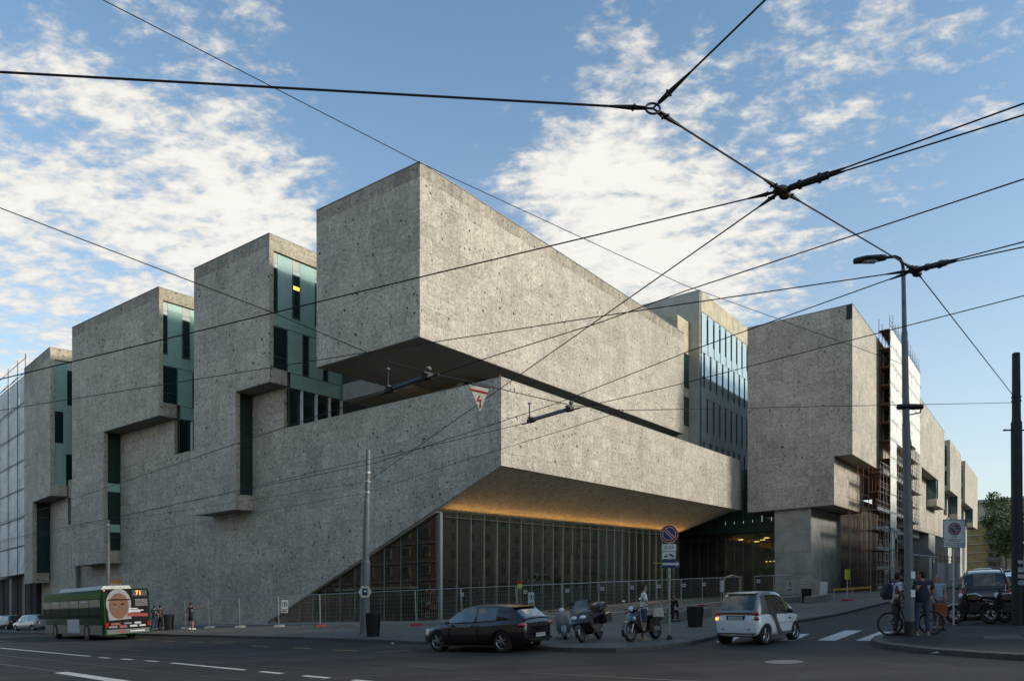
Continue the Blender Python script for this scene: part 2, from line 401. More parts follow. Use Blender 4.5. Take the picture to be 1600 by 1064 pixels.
def copy_tree(o, parent=None):
    c = o.copy(); COL.objects.link(c); c.parent = parent
    for ch in list(o.children): copy_tree(ch, c)
    return c
def text_mesh(name, s, size, material, parent, M, depth=.002, align='CENTER'):
    cu = bpy.data.curves.new(name, 'FONT'); cu.body = s; cu.size = size; cu.align_x = align; cu.align_y = 'CENTER'; cu.extrude = depth
    cu.resolution_u = 2
    t = bpy.data.objects.new(name, cu)
    COL.objects.link(t); dg = bpy.context.evaluated_depsgraph_get()
    me = bpy.data.meshes.new_from_object(t.evaluated_get(dg)); bpy.data.objects.remove(t); bpy.data.curves.remove(cu)
    me.name = name; me.transform(M); me.materials.clear(); me.materials.append(material)
    o = bpy.data.objects.new(name, me); COL.objects.link(o); o.parent = parent
    return o
def apply_mods(o):
    dg = bpy.context.evaluated_depsgraph_get(); dg.update()
    me = bpy.data.meshes.new_from_object(o.evaluated_get(dg)); o.modifiers.clear()
    old = o.data; o.data = me; me.name = old.name; bpy.data.meshes.remove(old)
    return o
def clip_poly(sub, rect):
    """Sutherland-Hodgman: polygon against a rectangle (u0,u1,z0,z1)"""
    def cl(P, inside, cut):
        out = []
        for i in range(len(P)):
            a, b = P[i - 1], P[i]
            if inside(b):
                if not inside(a): out.append(cut(a, b))
                out.append(b)
            elif inside(a): out.append(cut(a, b))
        return out
    def cx(c): return lambda a, b: (c, a[1] + (b[1] - a[1]) * (c - a[0]) / (b[0] - a[0]))
    def cz(c): return lambda a, b: (a[0] + (b[0] - a[0]) * (c - a[1]) / (b[1] - a[1]), c)
    u0, u1, z0, z1 = rect
    for ins, ct in ((lambda p: p[0] >= u0, cx(u0)), (lambda p: p[0] <= u1, cx(u1)), (lambda p: p[1] >= z0, cz(z0)), (lambda p: p[1] <= z1, cz(z1))):
        if not sub: return []
        sub = cl(sub, ins, ct)
    out = []
    for p in sub:
        if not out or abs(p[0] - out[-1][0]) + abs(p[1] - out[-1][1]) > 1e-4: out.append(p)
    if len(out) > 1 and abs(out[0][0] - out[-1][0]) + abs(out[0][1] - out[-1][1]) < 1e-4: out.pop()
    return out
def area2(P): return abs(sum(P[i - 1][0] * P[i][1] - P[i][0] * P[i - 1][1] for i in range(len(P)))) / 2
# ================================================================== GROUND
def sheet(name, ab, off, material, parent=None, kind='structure'):
    m = MB(); m.face([BW(a, b, off) for a, b in ab])
    o = m.build(name, material, parent, world=parent is not None)
    if kind: tag(o, kind=kind)
    return o
ROADM = asphalt_mat('road_asphalt', (.020, .020, .021), (.044, .0435, .043), .24)
PAVEM = asphalt_mat('pavement_asphalt', (.088, .085, .078), (.135, .131, .12), .18)
PAVED = asphalt_mat('dark_pavement_asphalt', (.022, .023, .024), (.044, .044, .045), .18)
GRNDM = mat('distant_ground', (.06, .058, .054), .9, var=.25, scale=.05)
sheet('ground', [(-1500, -1500), (-1500, 1500), (1500, 1500), (1500, -1500)], -.012, GRNDM)
sheet('road', [(-34, -140), (-34, 160), (6, 160), (6, -14), (300, -14), (300, -30), (6, -30), (6, -140)], 0, ROADM)
KERB = [(4, 160), (-5.6, 70), (-9.7, 20), (-11.6, 5.8), (-12.9, -2.2), (-14.0, -7.1), (-15.3, -12.0), (-15.85, -14.2), (-15.75, -15.4), (-15.0, -16.15), (-13.5, -16.5), (-11.0, -16.5), (-7.4, -16.35), (-2, -17.0), (2.4, -17.4), (17.3, -17.4), (300, -17.4)]
KERB2 = [(300, -25.3), (-3.2, -25.3), (-4.3, -24.2), (-5.6, -22.6), (-9.0, -22.15), (-11.4, -21.8), (-12.6, -21.9), (-13.8, -22.35), (-14.9, -23.3), (-15.7, -24.4), (-16.6, -26.0), (-19, -40), (-20, -140)]
KERB3 = [(-30.6, -140), (-30.6, 160)]
KST = mat('kerb_granite', (.075, .073, .068), .8, var=.3, scale=6)
def pavement(name, kerb, inner, material):
    m = MB(); ring = kerb + inner; n = len(ring)
    m.add([BW(a, b, 0) for a, b in ring] + [BW(a, b, .12) for a, b in ring], [tuple(range(n, 2 * n))] + [(k, (k + 1) % n, n + (k + 1) % n, n + k) for k in range(n)])
    o = m.build(name, material); tag(o, kind='structure'); return o
def kerb_stones(parent, kerb, side, far):
    # one granite stone after another, butted with a small joint
    pts = [Vector(p) for p in kerb]; seg = []; rest = MB(); cnt = 0
    nrm = []
    for i in range(len(pts)):
        t = (pts[min(i + 1, len(pts) - 1)] - pts[max(i - 1, 0)]).normalized(); nrm.append(Vector((t.y, -t.x)) * side)
    for i in range(len(pts) - 1):
        L = (pts[i + 1] - pts[i]).length; k = max(1, round(L / 1.1))
        for j in range(k):
            t0, t1 = j / k, (j + 1) / k; g = .004 / L
            p0, p1 = pts[i].lerp(pts[i + 1], t0 + g), pts[i].lerp(pts[i + 1], t1 - g)
            n0, n1 = nrm[i].lerp(nrm[i + 1], t0), nrm[i].lerp(nrm[i + 1], t1)
            h = .125 + random.uniform(-.004, .006); w = .28
            a = [p0 + n0 * .003, p1 + n1 * .003, p1 + n1 * w, p0 + n0 * w]
            vs = [BW(q.x, q.y, -.02) for q in a] + [BW(q.x, q.y, h) for q in a[:2]] + [BW(a[2].x, a[2].y, h - .012), BW(a[3].x, a[3].y, h - .012)]
            c = BW(p0.x, p0.y, 0)
            if abs(c.x / max(c.y, 1)) < .75 and 5 < c.y < far:
                MB().hexa(vs).build('kerb_stone', KST, parent, world=True); cnt += 1
            elif c.y < 300 and abs(c.x) < 250: rest.hexa(vs)
    if rest.f: tag(rest.build('kerb_stones', KST, parent, world=True), kind='stuff')
pv = pavement('pavement', KERB, [(300, 60), (4, 160)][:1] + [(20, 160)], PAVEM); kerb_stones(pv, KERB, 1, 85)
pv2 = pavement('pavement_right', KERB2, [(300, -140)], PAVED); kerb_stones(pv2, KERB2, 1, 60)
pv3 = pavement('pavement_near', KERB3, [(-60, 160), (-60, -140)], PAVED)
# ---- tram rails, painted marks
road = bpy.data.objects['road']
RAILM = mat('rail_steel', (.16, .16, .165), .35, .8, .2, 2)
PAINT = mat('white_road_paint', (.50, .50, .48), .7, 0, .30, 7)
PAINTY = mat('yellow_road_paint', (.34, .24, .06), .75, 0, .4, 5)
def strip(name, pts, w, material, off=.004, h=0):
    pts = [Vector(p) for p in pts]; m = MB(); L = []
    for i, p in enumerate(pts):
        t = (pts[min(i + 1, len(pts) - 1)] - pts[max(i - 1, 0)]).normalized(); n = Vector((t.y, -t.x)) * w / 2
        L.append((p + n, p - n))
    for (a, b), (c, d) in zip(L, L[1:]): m.face([BW(a.x, a.y, off), BW(c.x, c.y, off), BW(d.x, d.y, off), BW(b.x, b.y, off)])
    return m.build(name, material, road, world=True)
R1 = [(-9, 75), (-15.0, 27.4), (-18.1, 7), (-20.36, -9.1), (-21.4, -19.6), (-22.6, -40), (-24, -100)]
for d in (0, -1.445): strip('tram_rail', [(a + d, b) for a, b in R1], .075, RAILM)
for d in (-3.75, -5.2): strip('tram_rail', [(a + d, b) for a, b in R1], .075, RAILM)
def mark(p0, p1, w=.14, m=None, off=.006):
    a, b = gnd(*p0), gnd(*p1)
    t = (b - a).normalized(); n = Vector((-t.y, t.x, 0)) * w / 2; mb = MB()
    def q(v): return Vector((v.x, v.y, G(v.x) + off))
    mb.face([q(a + n), q(b + n), q(b - n), q(a - n)]); return mb.build('road_marking', m or PAINT, road, world=True)
for p0, p1 in (((0, 1012), (140, 1025)), ((155, 1026.5), (171, 1028)), ((190, 1029), (207, 1030.5)), ((227, 1031.7), (247, 1033.2)), ((268, 1035.3), (383, 1046.5)), ((407, 1048.8), (441, 1052)), ((474, 1055.3), (514, 1059)), ((552, 1062), (640, 1070))): mark(p0, p1, .17)
mark((94, 1050), (240, 1072), .34)
for p0, p1 in (((213, 998.4), (238, 999.2)), ((253, 1000.8), (272, 1001.6)), ((296, 1002.3), (318, 1003.2)), ((330, 1002.8), (400, 1000.5)), ((336, 1004.5), (366, 1004.0)), ((393, 1008.5), (421, 1009.8)), ((458, 1011.5), (488, 1013)), ((521, 1015.2), (560, 1016.2)), ((588, 1018.6), (640, 1015.5)), ((668, 1017), (700, 1017.5))): mark(p0, p1, .13, PAINTY)
for poly in (((1264, 993), (1292, 986), (1320, 986), (1277, 1000)), ((1277, 1000), (1321, 984.5), (1347, 985), (1304, 1001)), ((1337, 1000.5), (1374, 986.5), (1396, 986.5), (1372, 1001)), ((1215, 1001), (1250, 990), (1266, 990), (1240, 1001)), ((1118, 1003), (1150, 989), (1168, 989), (1142, 1003))):
    if poly[0][0] == 1264: continue
    v = [gnd(*p) for p in poly]; MB().face([Vector((q.x, q.y, G(q.x) + .006)) for q in v]).build('crosswalk_bar', PAINT, road, world=True)
PATCH = asphalt_mat('patched_asphalt', (.014, .014, .015), (.032, .032, .033), .2); PATCH2 = asphalt_mat('old_pale_asphalt', (.030, .030, .029), (.058, .057, .054), .25)
for pts, pm_ in ((((905, 1030), (1010, 1034), (1120, 1058), (960, 1052)), PATCH), (((1080, 1012), (1180, 1016), (1330, 1030), (1150, 1024)), PATCH2), (((1370, 1034), (1480, 1036), (1500, 1044), (1390, 1043)), PATCH2), (((280, 1027), (330, 1031), (300, 1034), (255, 1030)), PATCH), (((600, 1030), (760, 1040), (700, 1046), (560, 1036)), PATCH2)):
    v = [gnd(*p) for p in pts]; MB().face([Vector((q.x, q.y, G(q.x) + .0025)) for q in v]).build('asphalt_patch', pm_, road, world=True)
mh = MB(); c = gnd(1225, 1034)
ring = [Vector((c.x + .42 * math.cos(k * PI / 12), c.y + .42 * math.sin(k * PI / 12), 0)) for k in range(24)]
mh.face([Vector((p.x, p.y, G(p.x) + .008)) for p in ring]); mh.build('manhole_cover', mat('worn_iron', (.20, .20, .195), .5, .4, .3, 9), road, world=True)
dr = [gnd(*p, off=.12) for p in ((1535, 993), (1590, 991), (1600, 997), (1540, 998))]
tag(MB().face([v + Vector((0, 0, .004)) for v in dr]).build('drain_cover', mat('drain_iron', (.03, .03, .03), .6, .3, .3, 9), pv2, world=True))
# ================================================================== STONE CLADDING
SLABS = {}
def clad(root, block, fn, poly, w=1.3, h=.85, material=None, t=.05, gap=.008, name='stone_slab', top=False):
    us = [p[0] for p in poly]; zs = [p[1] for p in poly]
    z = max(zs); zmin = min(zs)
    while z > zmin + .02:
        z1, z0 = z, max(z - h, zmin)
        u = min(us) - random.random() * w
        while u < max(us):
            ww = w * random.choice((.8, 1, 1, 1.25)); u1 = u + ww
            c = clip_poly(list(poly), (u + gap / 2, u1 - gap / 2, z0 + gap / 2, z1 - gap / 2))
            if len(c) > 2 and area2(c) > .01:
                d = random.uniform(-.002, .006); n = len(c); m = MB()
                m.add([fn(p, q, d) for p, q in c] + [fn(p, q, -t) for p, q in c],
                      [tuple(range(n)), tuple(reversed(range(n, 2 * n)))] + [(k, n + k, n + (k + 1) % n, (k + 1) % n) for k in range(n)])
                cen = m.v[0]; px = abs(cen.x / max(cen.y, 1)) < .72
                SLABS.setdefault(root, []).append((area2(c) / max(cen.y, 1) ** 2 * (1 if px else 0), m, block, CEPPO_T if (top and z >= max(zs) - .01) else (material or CEPPO), name))
            u = u1
        z = z0
def flush_slabs(limit=285):
    for root, L in SLABS.items():
        L.sort(key=lambda q: -q[0])
        for pr, m, block, ma, nm in L[:limit]: m.build(nm, ma, block, world=True)
        by = {}
        for pr, m, block, ma, nm in L[limit:]:
            by.setdefault(ma.name, (MB(), ma))[0].add(m.v, m.f)
        for k, (m, ma) in by.items(): tag(m.build('stone_slabs', ma, root, world=True), kind='stuff')
def LW(a0): return lambda u, z, d: BW(a0 - d, u, z)     # left hand street faces, u runs along b
def RW(b0): return lambda u, z, d: BW(u, b0 - d, z)     # right hand street faces, u runs along a
def rect(u0, u1, z0, z1): return [(u0, z0), (u1, z0), (u1, z1), (u0, z1)]
def bb(name, parent, a0, a1, b0, b1, z0, z1, material): return MB().bbox(a0, a1, b0, b1, z0, z1).build(name, material, parent, world=True)
# ================================================================== THE CORNER BUILDING
B = empty('university_building', BW(0, 0, 0)); 
tag(B, 'grey conglomerate stone university building of cantilevered blocks over a glazed hall on the street corner', 'building')
T = .05; E_ = .012
# ---- low block: long parapet wall, sloping underside at the corner
low = bb('low_block', B, T + E_, 42.9, T + E_, 18, 9.45, 12.9, CONC_D)
bb('parapet_core', low, T + E_, .45, T + E_, 51, 12.95, 14.03, CONC_D)
bb('parapet_core', low, .46, 42.9, T + E_, .45, 12.95, 14.03, CONC_D)
# wall behind the cladding, above the diagonal
m = MB(); poly = [(T, 9.06), (T, 12.94), (51.6, 12.94), (51.6, -2), (21.6, -.6), (21.2, .24)]
n = len(poly); m.add([BW(T + E_, b, z) for b, z in poly] + [BW(.3, b, z) for b, z in poly], [tuple(range(n)), tuple(reversed(range(n, 2 * n)))] + [(k, n + k, n + (k + 1) % n, (k + 1) % n) for k in range(n)])
m.build('street_wall', CONC_D, B, world=True)
sw = bpy.data.objects['street_wall']
clad(B, sw, LW(0), [(0, 9.03), (0, 14.07), (51.8, 14.07), (51.8, -2), (21.6, -.6), (21.0, .3)])
clad(B, low, RW(0), [(T + .004, 9.03), (T + .004, 14.07), (43, 14.07), (43, 9.0)])
# parapet coping
bb('coping', low, -.01, .47, -.01, 51.5, 14.075, 14.13, CONC); bb('coping', low, .472, 43, -.01, .47, 14.075, 14.13, CONC)
# sloping soffit over the pavement
m = MB(); f0 = [(T + E_, .02, 9.03), (41.2, .02, 9.0), (37.9, 4.9, 6.86), (T + E_, 4.9, 6.88)]
m.hexa([BW(*p) for p in f0] + [BW(a, b, z + .35) for a, b, z in f0]); m.build('soffit', SOFFIT, low, world=True)
m = MB(); f0 = [(37.95, 4.9, 6.86), (41.25, .02, 9.0), (42.9, .02, 9.0), (42.9, 4.9, 9.0)]
m.hexa([BW(*p) for p in f0] + [BW(a, b, 9.44) for a, b, z in f0]); m.build('soffit_return', SOFFIT, low, world=True)
# hall under the slope
HALLW = mat('hall_wall', (.24, .20, .14), .8, var=.25, scale=.5); HALLF = mat('hall_floor', (.10, .09, .075), .4, var=.2, scale=.6)
m = MB(); f0 = [(T + E_, 4.95, 6.80), (38, 4.95, 6.80), (38, 21, .25), (T + E_, 21, .25)]
m.hexa([BW(*p) for p in f0] + [BW(a, b, z + .3) for a, b, z in f0]); m.build('hall_ceiling', HALLW, B, world=True)
bb('hall_floor', B, .42, 44.8, 5.0, 20, .02, .13, HALLF)
bb('hall_wall', B, 37.6, 37.9, 5.1, 20, .14, 6.7, HALLW)
for a in (6, 14, 22, 30): bb('hall_column', B, a, a + .5, 9, 9.5, .14, 4.9, CONC)
bb('hall_counter', B, 12, 18, 7.6, 8.4, .14, 1.2, HALLW); bb('hall_bench', B, 24, 28, 6.6, 7.1, .14, .6, HALLW)
bb('hall_plinth', B, .06, .40, 4.75, 21, -.3, .16, CONC_D); bb('hall_plinth', B, .41, 38, 4.76, 4.99, -.3, .16, CONC_D)
MULL = mat('pale_mullion', (.13, .16, .145), .5, 0, .1, 4)
nb = 26; st = 37.5 / nb
for k in range(nb):
    a0, a1 = .42 + k * st, .42 + (k + 1) * st
    MB().bbox(a0 + .02, a1 - .02, 4.84, 4.87, .17, 6.84).build('glass_pane', GL_HALL, B, world=True)
    if k: MB().bbox(a0 - .013, a0 + .013, 4.74, 4.90, .17, 6.84).build('mullion', MULL, B, world=True)
bs = [4.95, 6.65, 8.07, 9.53, 10.93, 12.26, 13.69, 15.16, 16.48, 17.91, 19.38, 20.6]
def dz(b): return 9.03 - b * (9.03 - .3) / 21.0
for b0, b1 in zip(bs, bs[1:]):
    m = MB(); q = [(b0 + .02, .17), (b1 - .02, .17), (b1 - .02, max(.2, dz(b1) - .05)), (b0 + .02, dz(b0) - .05)]
    m.hexa([BW(.30, q[0][0], q[0][1]), BW(.30, q[1][0], q[1][1]), BW(.33, q[1][0], q[1][1]), BW(.33, q[0][0], q[0][1]),
            BW(.30, q[3][0], q[3][1]), BW(.30, q[2][0], q[2][1]), BW(.33, q[2][0], q[2][1]), BW(.33, q[3][0], q[3][1])]); m.build('glass_pane', GL_HALL, B, world=True)
    MB().bbox(.24, .38, b0 - .014, b0 + .014, .17, dz(b0) - .06).build('mullion', MULL, B, world=True)
bb('corner_mullion', B, .2, .41, 4.72, 4.9, .17, 6.8, MULL)
bb('entrance_side_wall', B, 38, 60.3, 8.0, 8.3, .1, 9.4, CONC_D)
# added soffit lights along the glass, then the hall lamps and entrance spots
LAMPM = mat('warm_lamp', (1.0, .62, .25), .3, 0, .02, 3, emit=1.2)
for k in range(9):     # made-up strips and area lights, added outside the glass for the soffit's warm glow
    a = .5 + k * 4.15
    bb('added_glow_strip', low, a, a + 4.1, 4.67, 4.705, 6.52, 6.55, mat('glow_strip_dark', (.04, .03, .02), .6)); bb('added_glow_tray', low, a, a + 4.1, 4.66, 4.71, 6.49, 6.515, BLACK)
    ld = bpy.data.lights.new('added_soffit_light', 'AREA'); ld.shape = 'RECTANGLE'; ld.size = 4.1; ld.size_y = .08; ld.spread = math.radians(150); ld.energy = 9; ld.color = (1.0, .50, .12)
    lo = bpy.data.objects.new('added_soffit_light', ld); COL.objects.link(lo)
    p = BW(a + 2.05, 4.52, 6.56); q = BW(a + 2.05, 3.0, 7.9); z_ = (p - q).normalized(); x_ = (BW(a + 3, 4.52, 6.56) - p).normalized(); y_ = z_.cross(x_).normalized(); x_ = y_.cross(z_)
    M_ = Matrix((x_, y_, z_)).transposed().to_4x4(); M_.translation = p; lo.parent = B; lo.matrix_local = rootmat(B).inverted() @ M_
for k in range(4):     # dim ceiling lamps further inside the hall
    ld = bpy.data.lights.new('hall_lamp_light', 'AREA'); ld.size = 3; ld.energy = 150; ld.color = (1.0, .84, .60)
    lo = bpy.data.objects.new('hall_lamp_light', ld); COL.objects.link(lo); lo.parent = B; lo.matrix_local = rootmat(B).inverted() @ Matrix.Translation(BW(5 + k * 9, 8.5, 4.9))
    bb('hall_lamp', B, 4.4 + k * 9, 5.6 + k * 9, 8.4, 8.6, 5.0, 5.08, MATS.get('warm_lamp'))
# ---- floating top block
topb = bb('upper_block', B, -1.6 + T + E_, 39, 4.79 + T + E_, 13.85, 17.12, 27.44, CONC_D)
clad(B, topb, LW(-1.6), rect(4.79, 13.9, 17.12, 27.47), top=True)
clad(B, topb, RW(4.79), rect(-1.6 + T + .004, 39.05, 17.12, 27.47), top=True)
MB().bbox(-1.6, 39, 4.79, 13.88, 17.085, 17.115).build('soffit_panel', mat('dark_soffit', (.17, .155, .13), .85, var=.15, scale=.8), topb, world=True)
bb('roof_edge', topb, -1.63, 39.05, 4.76, 13.92, 27.475, 27.53, mat('zinc_edge', (.22, .22, .23), .5, .5))
# set back storey between low block and top block
bb('terrace_wall', B, 8, 8.3, 9.2, 14.0, 12.9, 17.05, mat('beige_plaster', (.36, .30, .21), .8, scale=.6))
bb('terrace_pier', B, 7.7, 7.98, 9.0, 9.5, 12.9, 17.05, mat('light_pier', (.50, .45, .34), .8))
for k in range(8):
    bb('terrace_window', B, 8.5 + k * 3.7, 12.0 + k * 3.7, 7.2, 7.24, 12.95, 17.0, GL_DARK)
    bb('terrace_mullion', B, 12.05 + k * 3.7, 12.15 + k * 3.7, 7.1, 7.3, 12.95, 17.0, MULL)
bb('terrace_window', B, 8.1, 8.14, 7.3, 8.95, 12.95, 17.0, GL_DARK)
bb('terrace_back', B, 14, 14.3, 14, 19, 12.9, 17.05, CONC_D)
bb('terrace_beam', B, 5.15, 5.9, 12.0, 18.75, 16.95, 18.2, mat('pale_beam', (.42, .42, .39), .8))
bb('terrace_ceiling', B, 5.95, 16, 12, 18.7, 16.9, 17.06, mat('beige_ceiling', (.34, .28, .19), .85))
bb('brown_post', B, 7.5, 7.62, 5.5, 5.62, 13, 17.08, mat('rust_post', (.28, .12, .05), .7))
# ---- the two boxes on the left hand street with their windows
def box_windows(par, b0, amax, low_a):
    g = b0 + .16
    FRM = mat('window_frame_grey', (.10, .115, .11), .5, .3)
    def pane(n, a0, a1, z0, z1, ma, d=0):
        o = bb(n, par, a0 + .012, a1 - .012, g + d, g + d + .03, z0 + .01, z1 - .01, ma)
        if 'window' in n:
            m = MB()
            for q in ((a0 + .012, a0 + .07, z0 + .01, z1 - .01), (a1 - .07, a1 - .012, z0 + .01, z1 - .01)): m.bbox(q[0], q[1], g + d - .05, g + d - .002, q[2], q[3])
            for zq in (z0 + .01, z1 - .07): m.bbox(a0 + .071, a1 - .071, g + d - .05, g + d - .002, zq, zq + .06)
            m.bbox(a0 + .071, a1 - .071, g + d - .04, g + d - .002, z0 + (z1 - z0) * .28, z0 + (z1 - z0) * .28 + .05)
            m.build('window_frame', FRM, par, world=True)
    BL = mat('roller_blind', (.50, .50, .44), .7, var=.1)
    x = [-1.25, -.78, .5, 1.2, 2.6, 3.3, 4.7, 5.4]
    for i, (a0, a1) in enumerate(zip(x, x[1:])):
        if a0 > amax: break
        if i % 2 == 0:
            pane('blind_box', a0, a1, 25.55, 26.38, BL); pane('sill_strip', a0, a1, 25.3, 25.55, WHITE, -.02); pane('window', a0, a1, 22.15, 25.3, GL_DARK)
            pane('glass_panel', a0, a1, 21.2, 22.13, GL_PALE)
        else: pane('glass_panel', a0, a1, 21.2 + (.9 if False else 0), 26.38, GL_PALE)
    x = [(-1.25, .1, 1), (.1, 1.44, 0), (1.44, 2.05, 1), (2.05, 3.38, 0), (3.38, 3.9, 1), (3.9, 5.3, 0)]
    for a0, a1, dk in x:
        if a0 > amax: break
        pane('window' if dk else 'glass_panel', a0, a1, 18.16, 21.18, GL_DARK if dk else GL_PALE, .05 if dk else 0)
    for a0, a1 in ((low_a, 1.44), (1.44, 2.8), (2.8, 4.1), (4.1, 5.3)):
        if a0 > amax: break
        pane('glass_panel', a0, a1, 17.08, 18.14, GL_PALE)
        pane('terrace_window', a0, a1, 13.0, 17.05, GL_DARK, .25); bb('mullion', par, a1 - .06, a1 + .06, g, g + .2, 13, 17.05, WHITE)
def street_box(name, b0, b1, bl, ztop, znotch, zbot, amax):
    bx = bb(name, B, -1.6 + T + E_, 14, b0 + .55, b1 - .06, znotch + .0, ztop - .03, CONC_D)
    bb('leg_core', bx, -1.6 + T + E_, 0, bl + .3, b1 - .06, zbot, znotch - .003, CONC_D)
    clad(B, bx, LW(-1.6), rect(b0, b1, znotch, ztop), top=True); clad(B, bx, LW(-1.6), rect(bl, b1, zbot, znotch))
    f = CEPPO_D; s = -1.6 + T + .004
    bb('stone_frame', bx, s, 14, b0, b0 + .5, 26.4, ztop, f); bb('stone_frame', bx, s, -1.25, b0, b0 + .5, znotch, 26.39, f)
    bb('stone_frame', bx, -1.245, -.08, b0, b0 + .5, znotch, 18.14, f)
    bb('roof_edge', bx, -1.63, 14, b0 - .02, b1 + .02, ztop + .005, ztop + .06, MATS['zinc_edge'])
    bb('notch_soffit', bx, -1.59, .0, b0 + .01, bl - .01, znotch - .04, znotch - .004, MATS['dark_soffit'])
    bb('stone_frame', bx, s, -1.22, bl, bl + .28, zbot, znotch - .05, f); bb('stone_frame', bx, -1.215, -.06, bl, bl + .28, zbot, zbot + 1.1, f)
    zz = [znotch - .06, znotch - 4.4, znotch - 5.15, znotch - 8.0, znotch - 8.7, zbot + 1.12]
    if zbot > 7: zz = [znotch - .06, zbot + 4.6, zbot + 1.12]
    for k, (z1, z0) in enumerate(zip(zz, zz[1:])):
        if z1 - z0 > .05: bb('slot_window', bx, -1.2, -.06, bl + .14, bl + .17, z0 + .01, z1 - .01, GL_DARK if (k % 2 == 0 or zbot > 7) else GL_PALE)
    box_windows(bx, b0, amax, .35)
    # pier under the notch, standing on the low wall
    bb('pier_core', bx, T + E_, .28, b0 + .5 + T, bl + 1, 14.14, znotch - .05, CONC_D)
    clad(B, bx, LW(0), rect(b0 + .5, bl + .9, 14.14, znotch - .05)); bb('stone_frame', bx, T + .004, .3, b0 + .5, b0 + .54, 14.14, znotch - .05, f)
    return bx
bx2 = street_box('stone_box', 18.79, 27.85, 22.66, 27.45, 17.11, 8.55, 9)
bx3 = street_box('stone_box', 32.69, 46.95, 41.4, 27.35, 17.06, 5.65, 9)
bb('lit_strip', bx2, .55, 1.15, 18.79 + .14, 18.79 + .155, 24.25, 24.5, mat('yellow_strip_lamp', (1, .55, .08), .4, emit=1.0))
# ---- last box, turned where the street bends
PH = math.radians(9.2)
def F4(u, z, d): return BW(-1.6 + u * math.sin(PH) - d * math.cos(PH), 51.2 + u * math.cos(PH) + d * math.sin(PH), z)
def box4(name, u0, u1, d0, d1, z0, z1, ma, par): 
    m = MB(); m.hexa([F4(u0, z0, d0), F4(u1, z0, d0), F4(u1, z0, d1), F4(u0, z0, d1), F4(u0, z1, d0), F4(u1, z1, d0), F4(u1, z1, d1), F4(u0, z1, d1)])
    return m.build(name, ma, par, world=True)
b4 = box4('stone_box', .5, 8.85, -T - E_, -14, 12.56, 26.47, CONC_D, B)
box4('leg_core', 6.1, 8.85, -T - E_, -1.5, 4.52, 12.55, CONC_D, b4)
clad(B, b4, F4, rect(0, 8.9, 12.56, 26.5), top=True); clad(B, b4, F4, rect(5.9, 8.9, 4.5, 12.56))
f = CEPPO_D
box4('stone_frame', 0, .45, -T - .004, -14, 25.44, 26.5, f, b4); box4('stone_frame', 0, .45, -T - .004, -.4, 12.56, 25.43, f, b4); box4('stone_frame', 0, .45, -.404, -1.45, 12.56, 13.6, f, b4)
box4('roof_edge', -.03, 8.93, .03, -14, 26.505, 26.56, MATS['zinc_edge'], b4)
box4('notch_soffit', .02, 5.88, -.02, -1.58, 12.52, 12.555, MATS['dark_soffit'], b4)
box4('stone_frame', 5.9, 6.08, -T - .004, -.36, 4.5, 12.5, f, b4); box4('stone_frame', 5.9, 6.08, -.365, -1.5, 4.5, 5.5, f, b4)
box4('slot_window', 6.0, 6.03, -.37, -1.5, 5.52, 12.5, GL_DARK, b4)
for n_, d0, d1, z0, z1, ma in (('glass_panel', .41, 1.5, 20.6, 25.42, GL_PALE), ('window', 1.51, 2.4, 21.3, 24.6, GL_DARK), ('blind_box', 1.51, 2.4, 24.62, 25.42, MATS['roller_blind']), ('glass_panel', 1.51, 2.4, 20.6, 21.28, GL_PALE),
                               ('window', .41, 1.15, 17.6, 20.58, GL_DARK), ('glass_panel', 1.16, 2.4, 16.6, 20.58, GL_PALE), ('glass_panel', .41, 1.15, 16.6, 17.58, GL_PALE), ('glass_panel', .41, 1.4, 13.62, 16.58, GL_PALE), ('window', 1.41, 2.4, 13.62, 16.58, GL_DARK)):
    box4(n_, .15, .18, -d0, -d1, z0, z1, ma, b4)
W4 = box4('street_wall_turned', -2.2, 30, -1.66, -1.95, -2.5, 12.5, CONC_D, B)
clad(B, W4, lambda u, z, d: F4(u, z, d - 1.6), [(-2, 12.5), (-2, -2.5), (9.5, -2.5), (9.5, 12.5)])
bb('recess_wall', B, 5, 5.3, 46.99, 62, 0, 26, CONC_D)
box4('slot_window', -.6, .3, -1.58, -1.597, 9.85, 12.4, mat('dark_opening', (.012, .014, .014), .7), W4)
